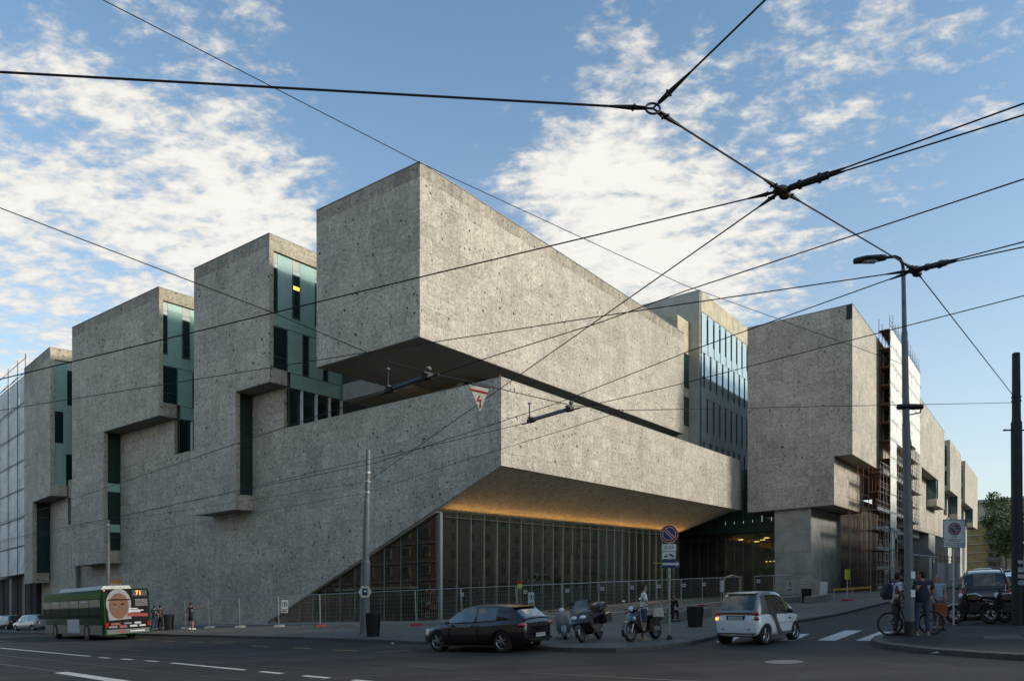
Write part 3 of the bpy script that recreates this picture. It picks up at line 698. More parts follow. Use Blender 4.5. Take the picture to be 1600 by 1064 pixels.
# ---- glazed tower behind, concrete frame
tw = bb('tower', B, 43.2, 64, 4.75, 14, 9.5, 33.05, CONC)
bb('tower_frame', tw, 42.9, 64, 4.58, 4.74, 30.85, 33.1, CONC); bb('tower_frame', tw, 42.9, 43.25, 4.58, 4.74, 13.5, 30.84, CONC)
bb('tower_end_wall', tw, 42.85, 43.19, 4.58, 12.5, 13.5, 33.1, CONC)
for k in range(10): bb('coping_panel', tw, 43.3 + k * 2.03, 45.3 + k * 2.03, 4.53, 4.57, 30.95, 33.05, mat('stained_concrete', (.45, .39, .27), .8, var=.3, scale=.9))
bb('stair_block', tw, 39.6, 42.8, 5.7, 10, 16, 29.8, MATS['stained_concrete'])
for z0, z1 in ((18.5, 21.6), (22.6, 26.2)): bb('stair_window', tw, 40.2, 42.6, 5.64, 5.68, z0, z1, GL_DARK)
for si, (z0, z1) in enumerate(((26.55, 30.8), (21.7, 26.5), (16.9, 21.65), (12.5, 16.85))):
    for k in range(10):
        a0 = 43.3 + k * 1.95 + (.95 if si % 2 else 0) - (1.95 if si % 2 else 0)
        lo_, hi_ = max(43.28, a0), a0 + 1.42
        if hi_ > lo_ + .05: bb('glass_fin_panel', tw, lo_, hi_ - .02, 4.46, 4.50, z0, z1, GL_TOWER)
        lo2, hi2 = max(43.28, a0 + 1.42), a0 + 1.93
        if hi2 > lo2 + .05:
            bb('window', tw, lo2, hi2, 4.66, 4.70, z0 + 1.1, z1 - .25, GL_DARK); bb('glass_spandrel', tw, lo2, hi2, 4.52, 4.56, z0, z0 + 1.08, GL_TOWER)
# ---- entrance glass between the two masses
ent = bb('entrance_hall', B, 60, 60.3, -3.4, 12, .1, 8.9, HALLW)
bb('entrance_ceiling', ent, 45.2, 60, -3.4, 12, 6.3, 6.5, HALLW); bb('entrance_floor', ent, 45.2, 60, -3.4, 12, .02, .12, HALLF); bb('entrance_gallery', ent, 50, 59.9, -3.4, 12, 3.0, 3.6, mat('gallery_edge', (.22, .18, .11), .7))
for k in range(11):
    b0 = -3.4 + k * .98
    bb('glass_pane', ent, 45.05, 45.08, b0 + .02, b0 + .96, .15, 6.6, GL_HALL); bb('mullion', ent, 45.0, 45.12, b0 - .02, b0 + .018, .15, 6.6, MULL)
    bb('fascia_panel', ent, 45.0, 45.04, b0 + .02, b0 + .96, 6.9, 13.5, GL_TEAL)
bb('transom', ent, 44.95, 45.15, -3.4, 7.6, 6.62, 6.88, BLACK)
for a, b in ((48, 1.6), (48, -1.2), (52, .4), (52, -2.2), (55, -1), (55, 2)): bb('ceiling_lamp', ent, a, a + .45, b, b + .45, 6.2, 6.28, LAMPM)
for k in range(7): bb('ceiling_lamp', ent, 49.5, 49.6, -3.2 + k * .42, -3.0 + k * .42, 3.66, 3.72, mat('warm_dot_lamp', (1, .6, .2), .4, emit=1.5))
# ================================================================== THE WING ON THE RIGHT
W = empty('university_wing', BW(42, -6, 0))
tag(W, 'pitted grey stone wing overhanging a concrete pier, wrapped in scaffolding further down the street', 'building')
fr = bb('end_block', W, 42 + T + E_, 56, -10.83 + T + E_, -.93, 13.29, 27.44, CONC_D)
bb('end_block_lower', fr, 42 + T + E_, 56, -9.2 + T + E_, -.93, 8.65, 13.285, CONC_D)
clad(W, fr, LW(42), rect(-10.83, -.87, 13.28, 27.47)); clad(W, fr, LW(42), rect(-9.2, -.87, 8.65, 13.28))
bb('flashing', fr, 41.97, 41.992, -10.83, -10.3, 26.1, 27.5, DSTEEL)
bb('notch_soffit', fr, 42.01, 93, -10.8, -9.24, 13.24, 13.276, MATS['dark_soffit'])
bb('soffit_panel', fr, 42.01, 56, -9.18, -.9, 8.61, 8.645, MATS['dark_soffit'])
bb('roof_edge', fr, 41.97, 126, -10.86, -.87, 27.475, 27.53, MATS['zinc_edge'])
ln = bb('long_block', W, 56.01, 126, -10.83 + T + E_, -2, 17.56, 27.44, CONC_D)
bb('long_block_mid', ln, 56.01, 93, -10.83 + T + E_, -2, 13.29, 17.55, CONC_D)
c0 = 42 + T + .004
clad(W, fr, RW(-10.83), rect(c0, 60, 13.28, 27.47)); clad(W, ln, RW(-10.83), rect(60.005, 93, 13.28, 27.47)); clad(W, ln, RW(-10.83), rect(93.005, 126, 17.56, 27.47), 1.8, 1.2)
clad(W, fr, RW(-9.2), rect(c0, 56, 8.65, 13.23))
lg = bb('leg_block', W, 115.4, 125.9, -10.83 + T + E_, -9.0, 13.06, 17.55, CONC_D); clad(W, lg, RW(-10.83), rect(115.3, 126, 13.05, 17.55), 1.8, 1.2)
bb('notch_window', lg, 113.6, 115.28, -10.7, -9.3, 14.3, 17.5, GL_TEAL); bb('stone_frame', lg, 113.6, 115.28, -10.8, -9.3, 13.05, 14.28, CEPPO)
lw = bb('lower_wall', W, 93, 141, -9.2 + T + E_, -4, 8.6, 17.5, CONC_D); clad(W, lw, RW(-9.2), rect(93, 141, 8.5, 17.52), 1.8, 1.2)
bb('notch_soffit', lw, 93, 113.5, -10.8, -9.3, 17.5, 17.54, MATS['dark_soffit'])
bb('ground_wall', W, 56, 216, -5.2, -5, -1, 12, mat('brown_ground_wall', (.045, .036, .026), .85, var=.3))
bb('ground_pier', W, 118, 128, -9.1, -5.3, -1, 8.58, CONC); bb('ground_pier', W, 150, 158, -9.3, -5.3, -1, 13, CONC); bb('ground_pier', W, 180, 200, -9.3, -5.3, -1, 13, CONC)
for a0, a1, an, zb in ((136.3, 162, 153, 12.7), (172.8, 216, 198, 12.9)):
    k = bb('stone_box', W, a0 + .5, a1, -10.83 + T + E_, -1, 17.56, 27.44, CONC_D)
    clad(W, k, RW(-10.83), rect(a0, a1, 17.55, 27.5), 2.0, 1.4); clad(W, k, RW(-10.83), rect(an, a1, zb, 17.55), 2.0, 1.4)
    bb('leg_core', k, an + .3, a1, -10.77, -9, zb, 17.55, CONC_D)
    bb('stone_frame', k, a0 + .01, a0 + .45, -10.77, -10.3, 17.56, 27.45, CEPPO_D); bb('stone_frame', k, a0 + .01, a0 + .45, -10.29, -5, 26.3, 27.45, CEPPO_D)
    for z0, z1 in ((22.4, 26.28), (18.6, 21.4)): bb('window', k, a0 + .2, a0 + .24, -10.28, -5, z0, z1, GL_DARK)
    for z0, z1 in ((21.42, 22.38), (17.6, 18.58)): bb('glass_panel', k, a0 + .2, a0 + .24, -10.28, -5, z0, z1, GL_PALE)
    bb('notch_soffit', k, a0, an - .02, -10.8, -9.3, 17.5, 17.545, MATS['dark_soffit'])
    bb('slot_window', k, an + .1, an + .14, -10.6, -9.3, zb + 1.2, 17.5, GL_TEAL); bb('stone_frame', k, an, an + .28, -10.76, -9.3, zb, zb + 1.18, CEPPO_D)
    w2 = bb('wall_under_notch', k, a0, an, -9.0, -5.4, 12, 17.49, CONC_D); clad(W, w2, RW(-9.05), rect(a0, an - .1, 12, 17.5), 2.0, 1.4)
    bb('slot_window', k, a0 + (an - a0) * .45, a0 + (an - a0) * .75, -9.2, -9.16, 13.4, 17.3, GL_TEAL)
pier = bb('concrete_pier', W, 42.5, 56, -6.95, -3.45, -.3, 8.6, mat('pier_concrete', (.36, .355, .32), .85, var=.28, scale=.7))
for z in (2.1, 4.3, 6.5): bb('pour_joint', pier, 42.493, 42.499, -6.95, -3.45, z, z + .02, mat('joint_line', (.09, .088, .08), .9))
flush_slabs()
# ================================================================== NEIGHBOURS
def flats(name, label, a0, a1, b0, b1, z, wallc, rows, cols, facing, wcol=None, group=None, balc=False):
    """a plain apartment house; facing = 'A-' (towards -a), 'A+' or 'B+' (towards +b): windows on that side"""
    r = empty(name, BW((a0 + a1) / 2, (b0 + b1) / 2, 0)); tag(r, label, 'building', group)
    wm = mat('plaster_%d' % (hash(tuple(wallc)) % 9999), wallc, .85, var=.2, scale=.3)
    bb('wall', r, a0, a1, b0, b1, -4, z, wm); bb('cornice', r, a0 - .5, a1 + .5, b0 - .5, b1 + .5, z + .01, z + .5, CONC)
    tr = mat('window_trim', (.36, .33, .27), .7)
    zs = [1.2 + k * (z - 2) / rows for k in range(rows)]; h = (z - 2) / rows * .58
    fm = pm = None
    for k in range(rows):
        for j in range(cols):
            t = (j + .5) / cols
            if facing[0] == 'A':
                c = b0 + (b1 - b0) * t; e = a0 if facing == 'A-' else a1; s = -1 if facing == 'A-' else 1
                A = (e + s * .01, e + s * .12, c - .75, c + .75); Gq = (e + s * .125, e + s * .14, c - .6, c + .6)
            else:
                c = a0 + (a1 - a0) * t; e = b1 if facing == 'B+' else b0; s = 1 if facing == 'B+' else -1
                A = (c - .75, c + .75, e + s * .01, e + s * .12); Gq = (c - .6, c + .6, e + s * .125, e + s * .14)
            org = BW((A[0] + A[1]) / 2, (A[2] + A[3]) / 2, zs[k])
            if fm is None:
                m = MB().bbox(min(A[:2]), max(A[:2]), min(A[2:]), max(A[2:]), zs[k], zs[k] + h); m.v = [v - org for v in m.v]; fm = m.mesh('window', tr)
                m = MB().bbox(min(Gq[:2]), max(Gq[:2]), min(Gq[2:]), max(Gq[2:]), zs[k] + .15, zs[k] + h - .15); m.v = [v - org for v in m.v]; pm = m.mesh('pane', mat('closed_shutter', (.13, .12, .10), .6, var=.3, scale=2))
            o = bpy.data.objects.new('window', fm); COL.objects.link(o); o.parent = r; o.location = org - r.location
            p = bpy.data.objects.new('pane', pm); COL.objects.link(p); p.parent = o
    for z in zs[1:]: bb('string_course', r, a0 - .12, a1 + .12, b0 - .12, b1 + .12, z - .75, z - .55, tr)
    return r
# the row across the left hand street: behind the camera, seen mirrored in the hall glass
flats('apartment_building', 'ochre apartment house across the tram street, mirrored in the hall glass', -55, -40, -22, 4, 15, (.46, .38, .25), 5, 9, 'A+')
flats('apartment_building', 'grey apartment house across the tram street further left', -55, -40.5, 5, 36, 16, (.30, .28, .25), 6, 10, 'A+')
flats('apartment_building', 'brown apartment house far left across the tram street', -53, -38, 38, 75, 14, (.26, .19, .14), 5, 11, 'A+')
flats('apartment_building', 'beige corner house to the right of the camera', -58, -41, -66, -32, 15, (.33, .29, .22), 5, 9, 'A+')
flats('apartment_building', 'tall sand coloured house on the right side of the side street', -8, 30, -50, -33.5, 18, (.46, .40, .30), 7, 11, 'B+')
flats('apartment_building', 'grey house on the right side of the side street', 31, 90, -50, -33.5, 17, (.42, .40, .35), 6, 15, 'B+')
flats('apartment_building', 'pale house further along the right side of the side street', 92, 150, -50, -33.5, 17, (.44, .40, .34), 6, 14, 'B+')
# yellow block and roofed block that close the side street
yb = empty('apartment_building', BW(268, -14, 0)); tag(yb, 'yellow brick apartment block with balconies at the far end of the side street', 'building')
YB = mat('yellow_brick', (.34, .23, .10), .85, var=.2, scale=.5)
bb('wall', yb, 245, 290, -18.4, 2, -3, 16.6, YB); bb('roof', yb, 244.5, 290, -18.8, 2, 16.7, 17.6, mat('pale_eaves', (.42, .42, .38), .8))
for k in range(6):
    bb('floor_band', yb, 244.7, 244.99, -18.6, 2, 1.2 + k * 2.75, 1.5 + k * 2.75, mat('pale_band', (.45, .40, .30), .8))
    bal = bb('balcony', yb, 243.6, 244.95, -15.6, -11.5, 1.55 + k * 2.75, 2.4 + k * 2.75, mat('dark_railing', (.12, .11, .10), .7))
    bb('window', yb, 244.9, 244.98, -15.0, -12.0, 2.5 + k * 2.75, 3.8 + k * 2.75, GL_DARK)
bb('stair_strip', yb, 244.6, 244.98, -16.8, -15.7, -1, 17.9, mat('grey_render', (.28, .29, .28), .8))
rb = empty('apartment_building', BW(300, -19, 0)); tag(rb, 'beige block with low metal roof rising behind the yellow apartments', 'building')
bb('wall', rb, 296, 330, -30, 0, -3, 26, mat('beige_render', (.42, .36, .26), .85, scale=.4)); bb('roof', rb, 294, 332, -32, 1, 26.1, 27.2, mat('metal_roof', (.25, .30, .28), .5, .3))
for k in range(4):
    for z in (22.4, 18.5, 14.6): bb('window', rb, 295.9, 295.98, -14 - k * 4.4, -11.5 - k * 4.4, z, z + 2.2, GL_DARK)
ob = empty('apartment_building', BW(330, -45, 0)); tag(ob, 'sand coloured block half hidden behind the black pole at the right edge', 'building')
bb('wall', ob, 300, 340, -60, -33, -3, 34, mat('sand_render', (.38, .31, .22), .85, scale=.4)); bb('roof', ob, 298, 342, -62, -32, 34.1, 35, MATS['metal_roof'])
for k in range(5):
    for z in (30, 26, 22, 18): bb('window', ob, 299.9, 299.98, -40 - k * 4.4, -37.5 - k * 4.4, z, z + 2.2, GL_DARK)
# sheeted neighbour on the far left
nbg = empty('sheeted_building', BW(4, 72, 0)); tag(nbg, 'building wrapped in white scaffold sheeting at the far left edge', 'building')
def F5(u, z, d): return BW(.4 + u * math.sin(PH) - d * math.cos(PH), 61.6 + u * math.cos(PH) + d * math.sin(PH), z)
def box5(name, u0, u1, d0, d1, z0, z1, ma, par):
    m = MB(); m.hexa([F5(u0, z0, d0), F5(u1, z0, d0), F5(u1, z0, d1), F5(u0, z0, d1), F5(u0, z1, d0), F5(u1, z1, d0), F5(u1, z1, d1), F5(u0, z1, d1)]); return m.build(name, ma, par, world=True)
box5('wall', -1.5, 30, -1.6, -14, -4, 25, mat('dark_plaster', (.10, .09, .075), .85), nbg)
SHEET = mat('white_scaffold_sheet', (.70, .69, .65), .8, 0, .14, .9)
def sheet_panel(name, par, fn, u0, u1, z0, z1, amp=.10, nu=7, nz=7, seed=0):
    r = random.Random(seed); m = MB(); ph = r.random() * 6; vs = []
    for j in range(nz + 1):
        for i in range(nu + 1):
            s, t = i / nu, j / nz; e = math.sin(PI * s) * math.sin(PI * t)
            d = amp * e * (.6 + .5 * math.sin(ph + s * 5 + t * 3)) + amp * .5 * math.sin(ph * 3 + s * 11 + t * 6) * e + r.uniform(-.02, .02)
            vs.append(fn(u0 + (u1 - u0) * s, z0 + (z1 - z0) * t, d))
    m.add(vs, [(j * (nu + 1) + i, j * (nu + 1) + i + 1, (j + 1) * (nu + 1) + i + 1, (j + 1) * (nu + 1) + i) for j in range(nz) for i in range(nu)])
    return m.build(name, SHEET, par, smooth=True, world=True, fix=False)
for i, (u0, u1) in enumerate(((-1.4, 1.6), (1.65, 5.5), (5.55, 9.5), (9.55, 14))):
    for j in range(7): sheet_panel('scaffold_sheet', nbg, F5, u0, u1, 5.6 + j * 2.95, 5.6 + (j + 1) * 2.95 - .05, .22, seed=i * 9 + j)
for j in range(8): MB().tube(F5(-1.5, 5.6 + j * 2.95, .16), F5(16, 5.6 + j * 2.95, .16), .035).build('ledger', DSTEEL, nbg, world=True)
for u in (-1.4, 1.62, 5.5, 9.5, 14): MB().tube(F5(u, -2.5, .14), F5(u, 28.2, .14), .035).build('standard', DSTEEL, nbg, world=True)
for u in (-1.4, 5.5, 9.5): MB().tube(F5(u, 26.3, .1), F5(u + 2.2, 28.0, -1.2), .03).build('brace', DSTEEL, nbg, world=True)
MB().tube(F5(-1.5, 27.8, .1), F5(16, 27.8, .1), .03).build('guard_rail', DSTEEL, nbg, world=True)
box5('arcade_shade', -1.5, 30, -.8, -1.58, -4, 5.5, mat('arcade_shade_tone', (.035, .03, .026), .9), nbg)  # the arcade's shadow, put into a near-black wall colour
for u in (.5, 6, 12): box5('arcade_pier', u, u + 1.1, -.3, -.78, -4, 5.4, CONC_D, nbg)
# ================================================================== SCAFFOLDING on the wing
S = empty('scaffolding', BW(62, -11.6, 0)); tag(S, 'tall tube scaffolding with white debris sheeting against the stone wing', 'scaffolding')
RUST = mat('rusty_tube', (.20, .075, .035), .7, .4, .35, 6); TUBE = mat('scaffold_tube', (.27, .28, .28), .5, .6, .25, 6)
DECK = mat('scaffold_deck', (.17, .09, .055), .8, 0, .3, 3); DECKG = mat('grey_toe_board', (.33, .37, .36), .6, .2, .15, 3)
BI, BO = -10.98, -12.05
tr_, br_ = MB(), MB()
for k in range(17):
    a = 47.5 + k * 2.0; hi = 29.6 if a > 54.5 else (13.0 if a > 49 else 8.3)
    ext = random.uniform(0, 1.1) if hi > 20 else 0
    for b in (BI, BO) if hi > 9 else (-9.6, -11.5):
        MB().tube(BW(a, b, -1.5), BW(a, b, hi + (ext if b == BO else 0)), .035, n=6).build('standard', RUST if b == BI else TUBE, S, world=True)
    for j in range(int(hi / 2) + 1): tr_.tube(BW(a, BI if hi > 9 else -9.6, .2 + j * 2), BW(a, BO - .15, .2 + j * 2), .028, n=5, cap=False)
for j in range(15):
    z = .2 + j * 2; a0 = 47.5 if z < 8.4 else (49.5 if z < 13.2 else 55.3)
    for b, dzr in ((BI, 0), (BO, 0), (BO, .55), (BO, 1.05)): MB().tube(BW(a0 - .3, b, z + dzr), BW(79.9, b, z + dzr), .028, n=6).build('ledger', TUBE if b == BO else RUST, S, world=True)
    for k in range(int((79.5 - a0) / 4)):
        MB().bbox(a0 + k * 4 + .05, a0 + k * 4 + 3.95, BO + .08, BI - .05, z + .04, z + .09).build('deck', DECK, S, world=True)
        if z < 9: MB().bbox(a0 + k * 4 + .05, a0 + k * 4 + 3.9, BO - .045, BO - .035, z + .08, z + .40).build('toe_board', DECKG, S, world=True)
for k in range(8):
    for j in range(7): 
        a = 47.5 + k * 4; z = .2 + j * 4
        if a > 54 or z < 9: br_.tube(BW(a, BO - .05, z), BW(a + 2, BO - .05, z + 4), .025, n=5, cap=False)
# dense inner birdcage below the overhang
for k in range(11):
    for b in (-9.3, -10.2):
        br_.tube(BW(48 + k * 3, b, -.6), BW(48 + k * 3, b, 12.9 if b < -9.8 else 8.4), .03, n=5, cap=False)
for j in range(7):
    for b in (-9.3, -10.2): br_.tube(BW(47.6, b, .2 + j * 2 if b < -9.8 else min(8, .2 + j * 1.3)), BW(79, b, .2 + j * 2 if b < -9.8 else min(8, .2 + j * 1.3)), .026, n=5, cap=False)
tag(tr_.build('transoms', RUST, S, world=True), kind='stuff'); tag(br_.build('braces_and_inner_tubes', RUST, S, world=True), kind='stuff')
for g in (49.6, 53.6, 57.6):   # pale H frames at street level
    for lv in (0, 2.1, 4.3):
        m = MB(); 
        for da in (0, 1.9): m.tube(BW(g + da, -12.5, lv - .3), BW(g + da, -12.5, lv + 1.9), .04)
        m.tube(BW(g, -12.5, lv + 1.8), BW(g + 1.9, -12.5, lv + 1.8), .04); m.tube(BW(g, -12.5, lv + 1.0), BW(g + 1.9, -12.5, lv + 1.0), .025); m.tube(BW(g + 1.1, -12.5, lv + 1.8), BW(g + 1.9, -12.5, lv + 1.2), .03)
        m.build('frame', STEEL, S, world=True)
    for lv in (1.95, 4.15, 6.4): MB().bbox(g - .1, g + 2.0, -12.5, -12.42, lv, lv + .28).build('toe_board', DECKG, S, world=True)
def FS(u, z, d): return BW(u, BO - .12 - d, z)
for i, (u0, u1) in enumerate(((55.1, 59.4), (59.45, 63.4), (63.45, 67.4), (67.45, 71.4), (71.45, 75.4), (75.45, 79.6))):
    zb = 1.2 if i == 0 else (16.2 if i < 3 else 19.0 - i * .3)
    z = 28.4
    while z > zb + .3:
        z0 = max(zb, z - 2.0); sheet_panel('debris_sheet', S, FS, u0, u1, z0, z - .04, .10, 6, 5, seed=i * 20 + int(z)); z = z0
for i in range(14): MB().tube(BW(55.1, BO - .26, 28.4 - i * 2), BW(79.6 if i < 5 else 59.4, BO - .26, 28.4 - i * 2), .02, n=5).build('lacing_line', DSTEEL, S, world=True)
# sheeted pavement canopy
NET = mat('dark_netting', (.018, .018, .018), .9)
m = MB(); m.hexa([BW(58, -13.8, 3.6), BW(84, -13.8, 3.6), BW(84, -12.2, 5.6), BW(58, -12.2, 5.6), BW(58, -13.8, 3.66), BW(84, -13.8, 3.66), BW(84, -12.2, 5.66), BW(58, -12.2, 5.66)]); m.build('canopy', NET, S, world=True)
for k in range(14): MB().ball(BW(58 + k * 2, -13.8, 3.75), .10, .10, .10, 8, 5).build('canopy_lamp', WHITE, S, world=True)
for k in range(7): MB().tube(BW(58.2 + k * 4.2, -13.7, -.8), BW(58.2 + k * 4.2, -13.7, 3.6), .05, n=6).build('canopy_post', STEEL, S, world=True)
hd = empty('site_hoarding', BW(95, -13, 0)); tag(hd, 'white sheeted hoarding along the building site beyond the scaffolding', 'hoarding')
for k in range(8): bb('hoarding_panel', hd, 84.2 + k * 5.5, 89.5 + k * 5.5, -13.2, -13.1, -.5, 3.0, mat('grey_hoarding', (.36, .37, .38), .7, var=.15, scale=1.5) if k % 3 else CONC_D)
for k in range(9): MB().tube(BW(84.1 + k * 5.5, -13.15, -.6), BW(84.1 + k * 5.5, -13.15, 4.2), .05).build('post', DSTEEL, hd, world=True)
for z in (3.4, 4.0): MB().tube(BW(84, -13.15, z), BW(128.2, -13.15, z), .05).build('rail', DSTEEL, hd, world=True)
# ================================================================== POLES, WIRES
def ring_between(mb, p, q, r, R, n=10): pass
def wire(name, label, pts, r=.011, sag=0.0, cat='cable', group=None, mtl=None):
    r = r * .82
    P = []
    for i, (a, b) in enumerate(zip(pts, pts[1:])):
        L = (b - a).length
        for k in range(12):
            t = k / 12; P.append(a.lerp(b, t) - Vector((0, 0, sag * L * 4 * t * (1 - t))))
    P.append(pts[-1]); c = P[0].copy()
    o = MB().path([p - c for p in P], r, 6).build(name, mtl or WIRE); o.location = c
    tag(o, label, cat, group); return o
def ext(a, b, f): return a + (b - a) * f
# grey tram pole beside the waste bin
p0 = gnd(569, 991, .12); Yp = p0.y
pole = empty('tram_pole', p0); tag(pole, 'tapered grey steel tram pole with a waste bin beside it', 'pole')
top = at(575.5, 703, Yp) - p0
ax = top / top.z
m = MB(); 
for z0, z1, r0, r1 in ((0, 3.3, .235, .205), (3.3, 6.1, .165, .145), (6.1, top.z, .125, .105)): m.tube(ax * z0, ax * z1, r0, r1, 16)
m.tube(Vector((0, 0, -.02)), Vector((0, 0, .12)), .27, .25, 16); m.tube(ax * 3.3, ax * 3.4, .205, .165, 16); m.tube(ax * 6.05, ax * 6.15, .15, .125, 16)
m.build('shaft', GSTEEL, pole, smooth=True)
for z in (6.45, 6.95, 7.35): MB().tube(ax * z, ax * (z + .08), .145, .145, 16).build('clamp', STEEL, pole)
hx = MB(); hx.lathe([(.0, -.03), (.30, -.03), (.30, .0), (.0, 0)], 6, Matrix.Translation(ax * 1.95 + Vector((.04, -.25, 0))) @ Matrix.Rotation(PI / 2, 4, 'X')); hx.build('stop_plate', mat('cream_enamel', (.55, .53, .45), .4), pole)
MB().box(-.12, .12, -.012, 0, -.15, .17, Matrix.Translation(ax * 1.95 + Vector((.04, -.252, 0)))).build('plate_print', mat('navy_print', (.02, .035, .09), .5), pole)
MB().box(-.06, .07, -.006, 0, -.03, .03, Matrix.Translation(ax * 1.98 + Vector((.05, -.266, 0)))).build('plate_print', WHITE, pole)
PT = lambda z: p0 + ax * z
# street lamp on the right hand corner
l0 = gnd(1422, 993, .12); lp = empty('street_lamp', l0); tag(lp, 'tall grey street lamp with a flat head on a curved arm', 'street lamp')
ltop = at(1411, 402, l0.y) - l0; lax = Vector((ltop.x / ltop.z, 0, 1))
m = MB(); 
for z0, z1, r0, r1 in ((0, 1.3, .135, .13), (1.3, 6.0, .125, .105), (6.0, 8.6, .095, .08), (8.6, ltop.z - .35, .065, .055)): m.tube(lax * z0, lax * z1, r0, r1, 14)
m.build('shaft', GSTEEL, lp, smooth=True)
MB().tube(Vector((0, 0, -.02)), Vector((0, 0, .42)), .15, .145, 14).build('base_sleeve', BLACK, lp)
tp = lax * (ltop.z - .4)
arm = [tp, tp + Vector((-.02, 0, .22)), tp + Vector((-.10, 0, .36)), tp + Vector((-.24, 0, .42)), tp + Vector((-.55, 0, .38))]
MB().path(arm, .045, 8).build('arm', DSTEEL, lp, smooth=True)
hd = MB(); e = arm[-1]
hd.loft([[e + Vector((dx, y * w, z)) for y, z in ((-1, .0 + s), (-.7, .07 + s), (.7, .07 + s), (1, 0 + s), (.7, -.06 + s), (-.7, -.06 + s))] for dx, w, s in ((.06, .05, 0), (-.1, .15, -.01), (-.55, .18, -.05), (-.8, .10, -.09), (-.86, .03, -.10))])
hdo = hd.build('lamp_head', DSTEEL, lp, smooth=True)
MB().box(-.62, -.22, -.11, .11, -.125, -.115, Matrix.Translation(e)).build('lens', LAMPW, hdo)
pz = at(1418, 638, l0.y) - l0
m = MB(); m.tube(pz + Vector((.05, 0, -.18)), pz + Vector((.36, 0, -.12)), .018); m.tube(pz + Vector((.36, 0, -.12)), pz + Vector((.38, 0, .03)), .018); m.build('bracket', DSTEEL, lp)
m = MB(); m.loft([[pz + Vector((dx, y * w, .03 + z)) for y, z in ((-1, 0), (-.6, .08), (.6, .08), (1, 0), (.6, -.05), (-.6, -.05))] for dx, w in ((.42, .08), (.2, .15), (0, .16), (-.2, .13), (-.30, .03))]); m.build('lower_lamp_head', DSTEEL, lp, smooth=True)
for z, mt in ((1.62, WHITE), (1.1, WHITE)): MB().box(-.05, .07, -.145, -.137, z, z + .2, Matrix.Translation(lax * 0)).build('sticker', mt, lp)
pzc = at(1414, 570, l0.y)
# black trolley pole at the right edge
b0_ = gnd(1590, 976, .12); bp = empty('tram_pole', b0_); tag(bp, 'thick black tram pole with stickers at the right edge', 'pole')
btop = at(1587.5, 553, b0_.y) - b0_; bz = btop.z; bax = Vector((btop.x / bz, 0, 1))
def bzt(py): return at(1588, py, b0_.y).z - b0_.z
m = MB(); m.tube(Vector((0, 0, 0)), bax * bzt(660), .165, .155, 16); m.tube(bax * bzt(660), bax * bz, .125, .11, 16); m.tube(bax * bzt(664), bax * bzt(655), .155, .125, 16); m.build('shaft', DSTEEL, bp, smooth=True)
MB().tube(bax * (bz - .01), bax * (bz + .03), .115, .09, 16).build('cap', BLACK, bp)
for py in (628, 622): MB().tube(bax * bzt(py), bax * bzt(py - 3), .135, .135, 14).build('clamp', DSTEEL, bp)
m = MB(); c = bax * bzt(672); m.tube(c + Vector((-.38, 0, 0)), c + Vector((.38, 0, 0)), .025); m.ball(c + Vector((-.36, 0, 0)), .07, .04, .03); m.ball(c + Vector((.36, 0, 0)), .07, .04, .03); m.build('cross_bracket', DSTEEL, bp)
for py, h in ((878, .10), (890, .16), (900, .12), (910, .14)): MB().box(-.10, .10, -.172, -.166, bzt(py) - h / 2, bzt(py) + h / 2).build('sticker', mat('torn_sticker', (.30, .32, .33), .7, var=.5, scale=9), bp)
# far left pole behind the bus
q0 = gnd(169, 985, .12); fp = empty('tram_pole', q0); tag(fp, 'slim grey pole rising behind the green bus', 'pole')
h3 = at(169, 812, q0.y).z - q0.z
MB().tube(Vector((0, 0, 0)), Vector((0, 0, h3)), .16, .11, 12).build('shaft', GSTEEL, fp, smooth=True); MB().tube(Vector((0, 0, h3 - .4)), Vector((0, 0, h3 - .32)), .14, .14, 12).build('clamp', STEEL, fp)
FPT = q0 + Vector((0, 0, h3 - .36))
# hubs of the span wires
def hub_ring(name, label, c, R, r):
    o = empty(name, c); tag(o, label, 'wire fitting')
    M = Matrix.Rotation(PI / 2 - .35, 4, 'X')
    MB().lathe([(R + r * math.cos(t * PI / 4), r * math.sin(t * PI / 4)) for t in range(8)], 20, M, True).build('ring', WIRE, o, smooth=True); return o
def shackle(o, d, L=.14, cone=.30):
    d = d.normalized(); s = d.cross(Vector((0, 0, 1))).normalized() * .035
    m = MB(); a = d * .09
    m.tube(a + s * .6, a + d * L + s, .009); m.tube(a - s * .6, a + d * L - s, .009); m.tube(a + d * L + s * 1.6, a + d * L - s * 1.6, .014); m.tube(a - s * .7, a + s * .7, .010)
    m.build('shackle', WIRE, o); MB().tube(a + d * L, a + d * (L + cone), .030, .013, 8).build('cable_end', WIRE, o)
N1 = at(1020, 170, 8.95); N2 = at(1222, 298, 10.7); N3 = at(1430, 422, 13.3)
RB = b0_ + bax * bzt(624)
e1l = ext(N1, at(0, 113, 8.5), 3.0); e1u = ext(N1, at(1196, 0, 8.2), 5.0)
H1 = hub_ring('cable_ring', 'steel ring where three span cables meet high above the street', N1, .085, .013)
for tgt in (e1l, e1u, N2): shackle(H1, tgt - N1)
wire('span_cable', 'span cable running level to the left edge from the steel ring', [e1l, N1], .016)
wire('span_cable', 'span cable rising steeply to the top edge from the steel ring', [N1, e1u], .014)
wire('span_cable', 'short span cable between the steel ring and the upper cable hub', [N1, N2], .015)
wire('span_cable', 'span cable between the upper cable hub and the hub beside the street lamp', [N2, N3], .014)
wire('span_cable', 'span cable descending from the hub beside the street lamp to the black pole', [N3, RB], .014)
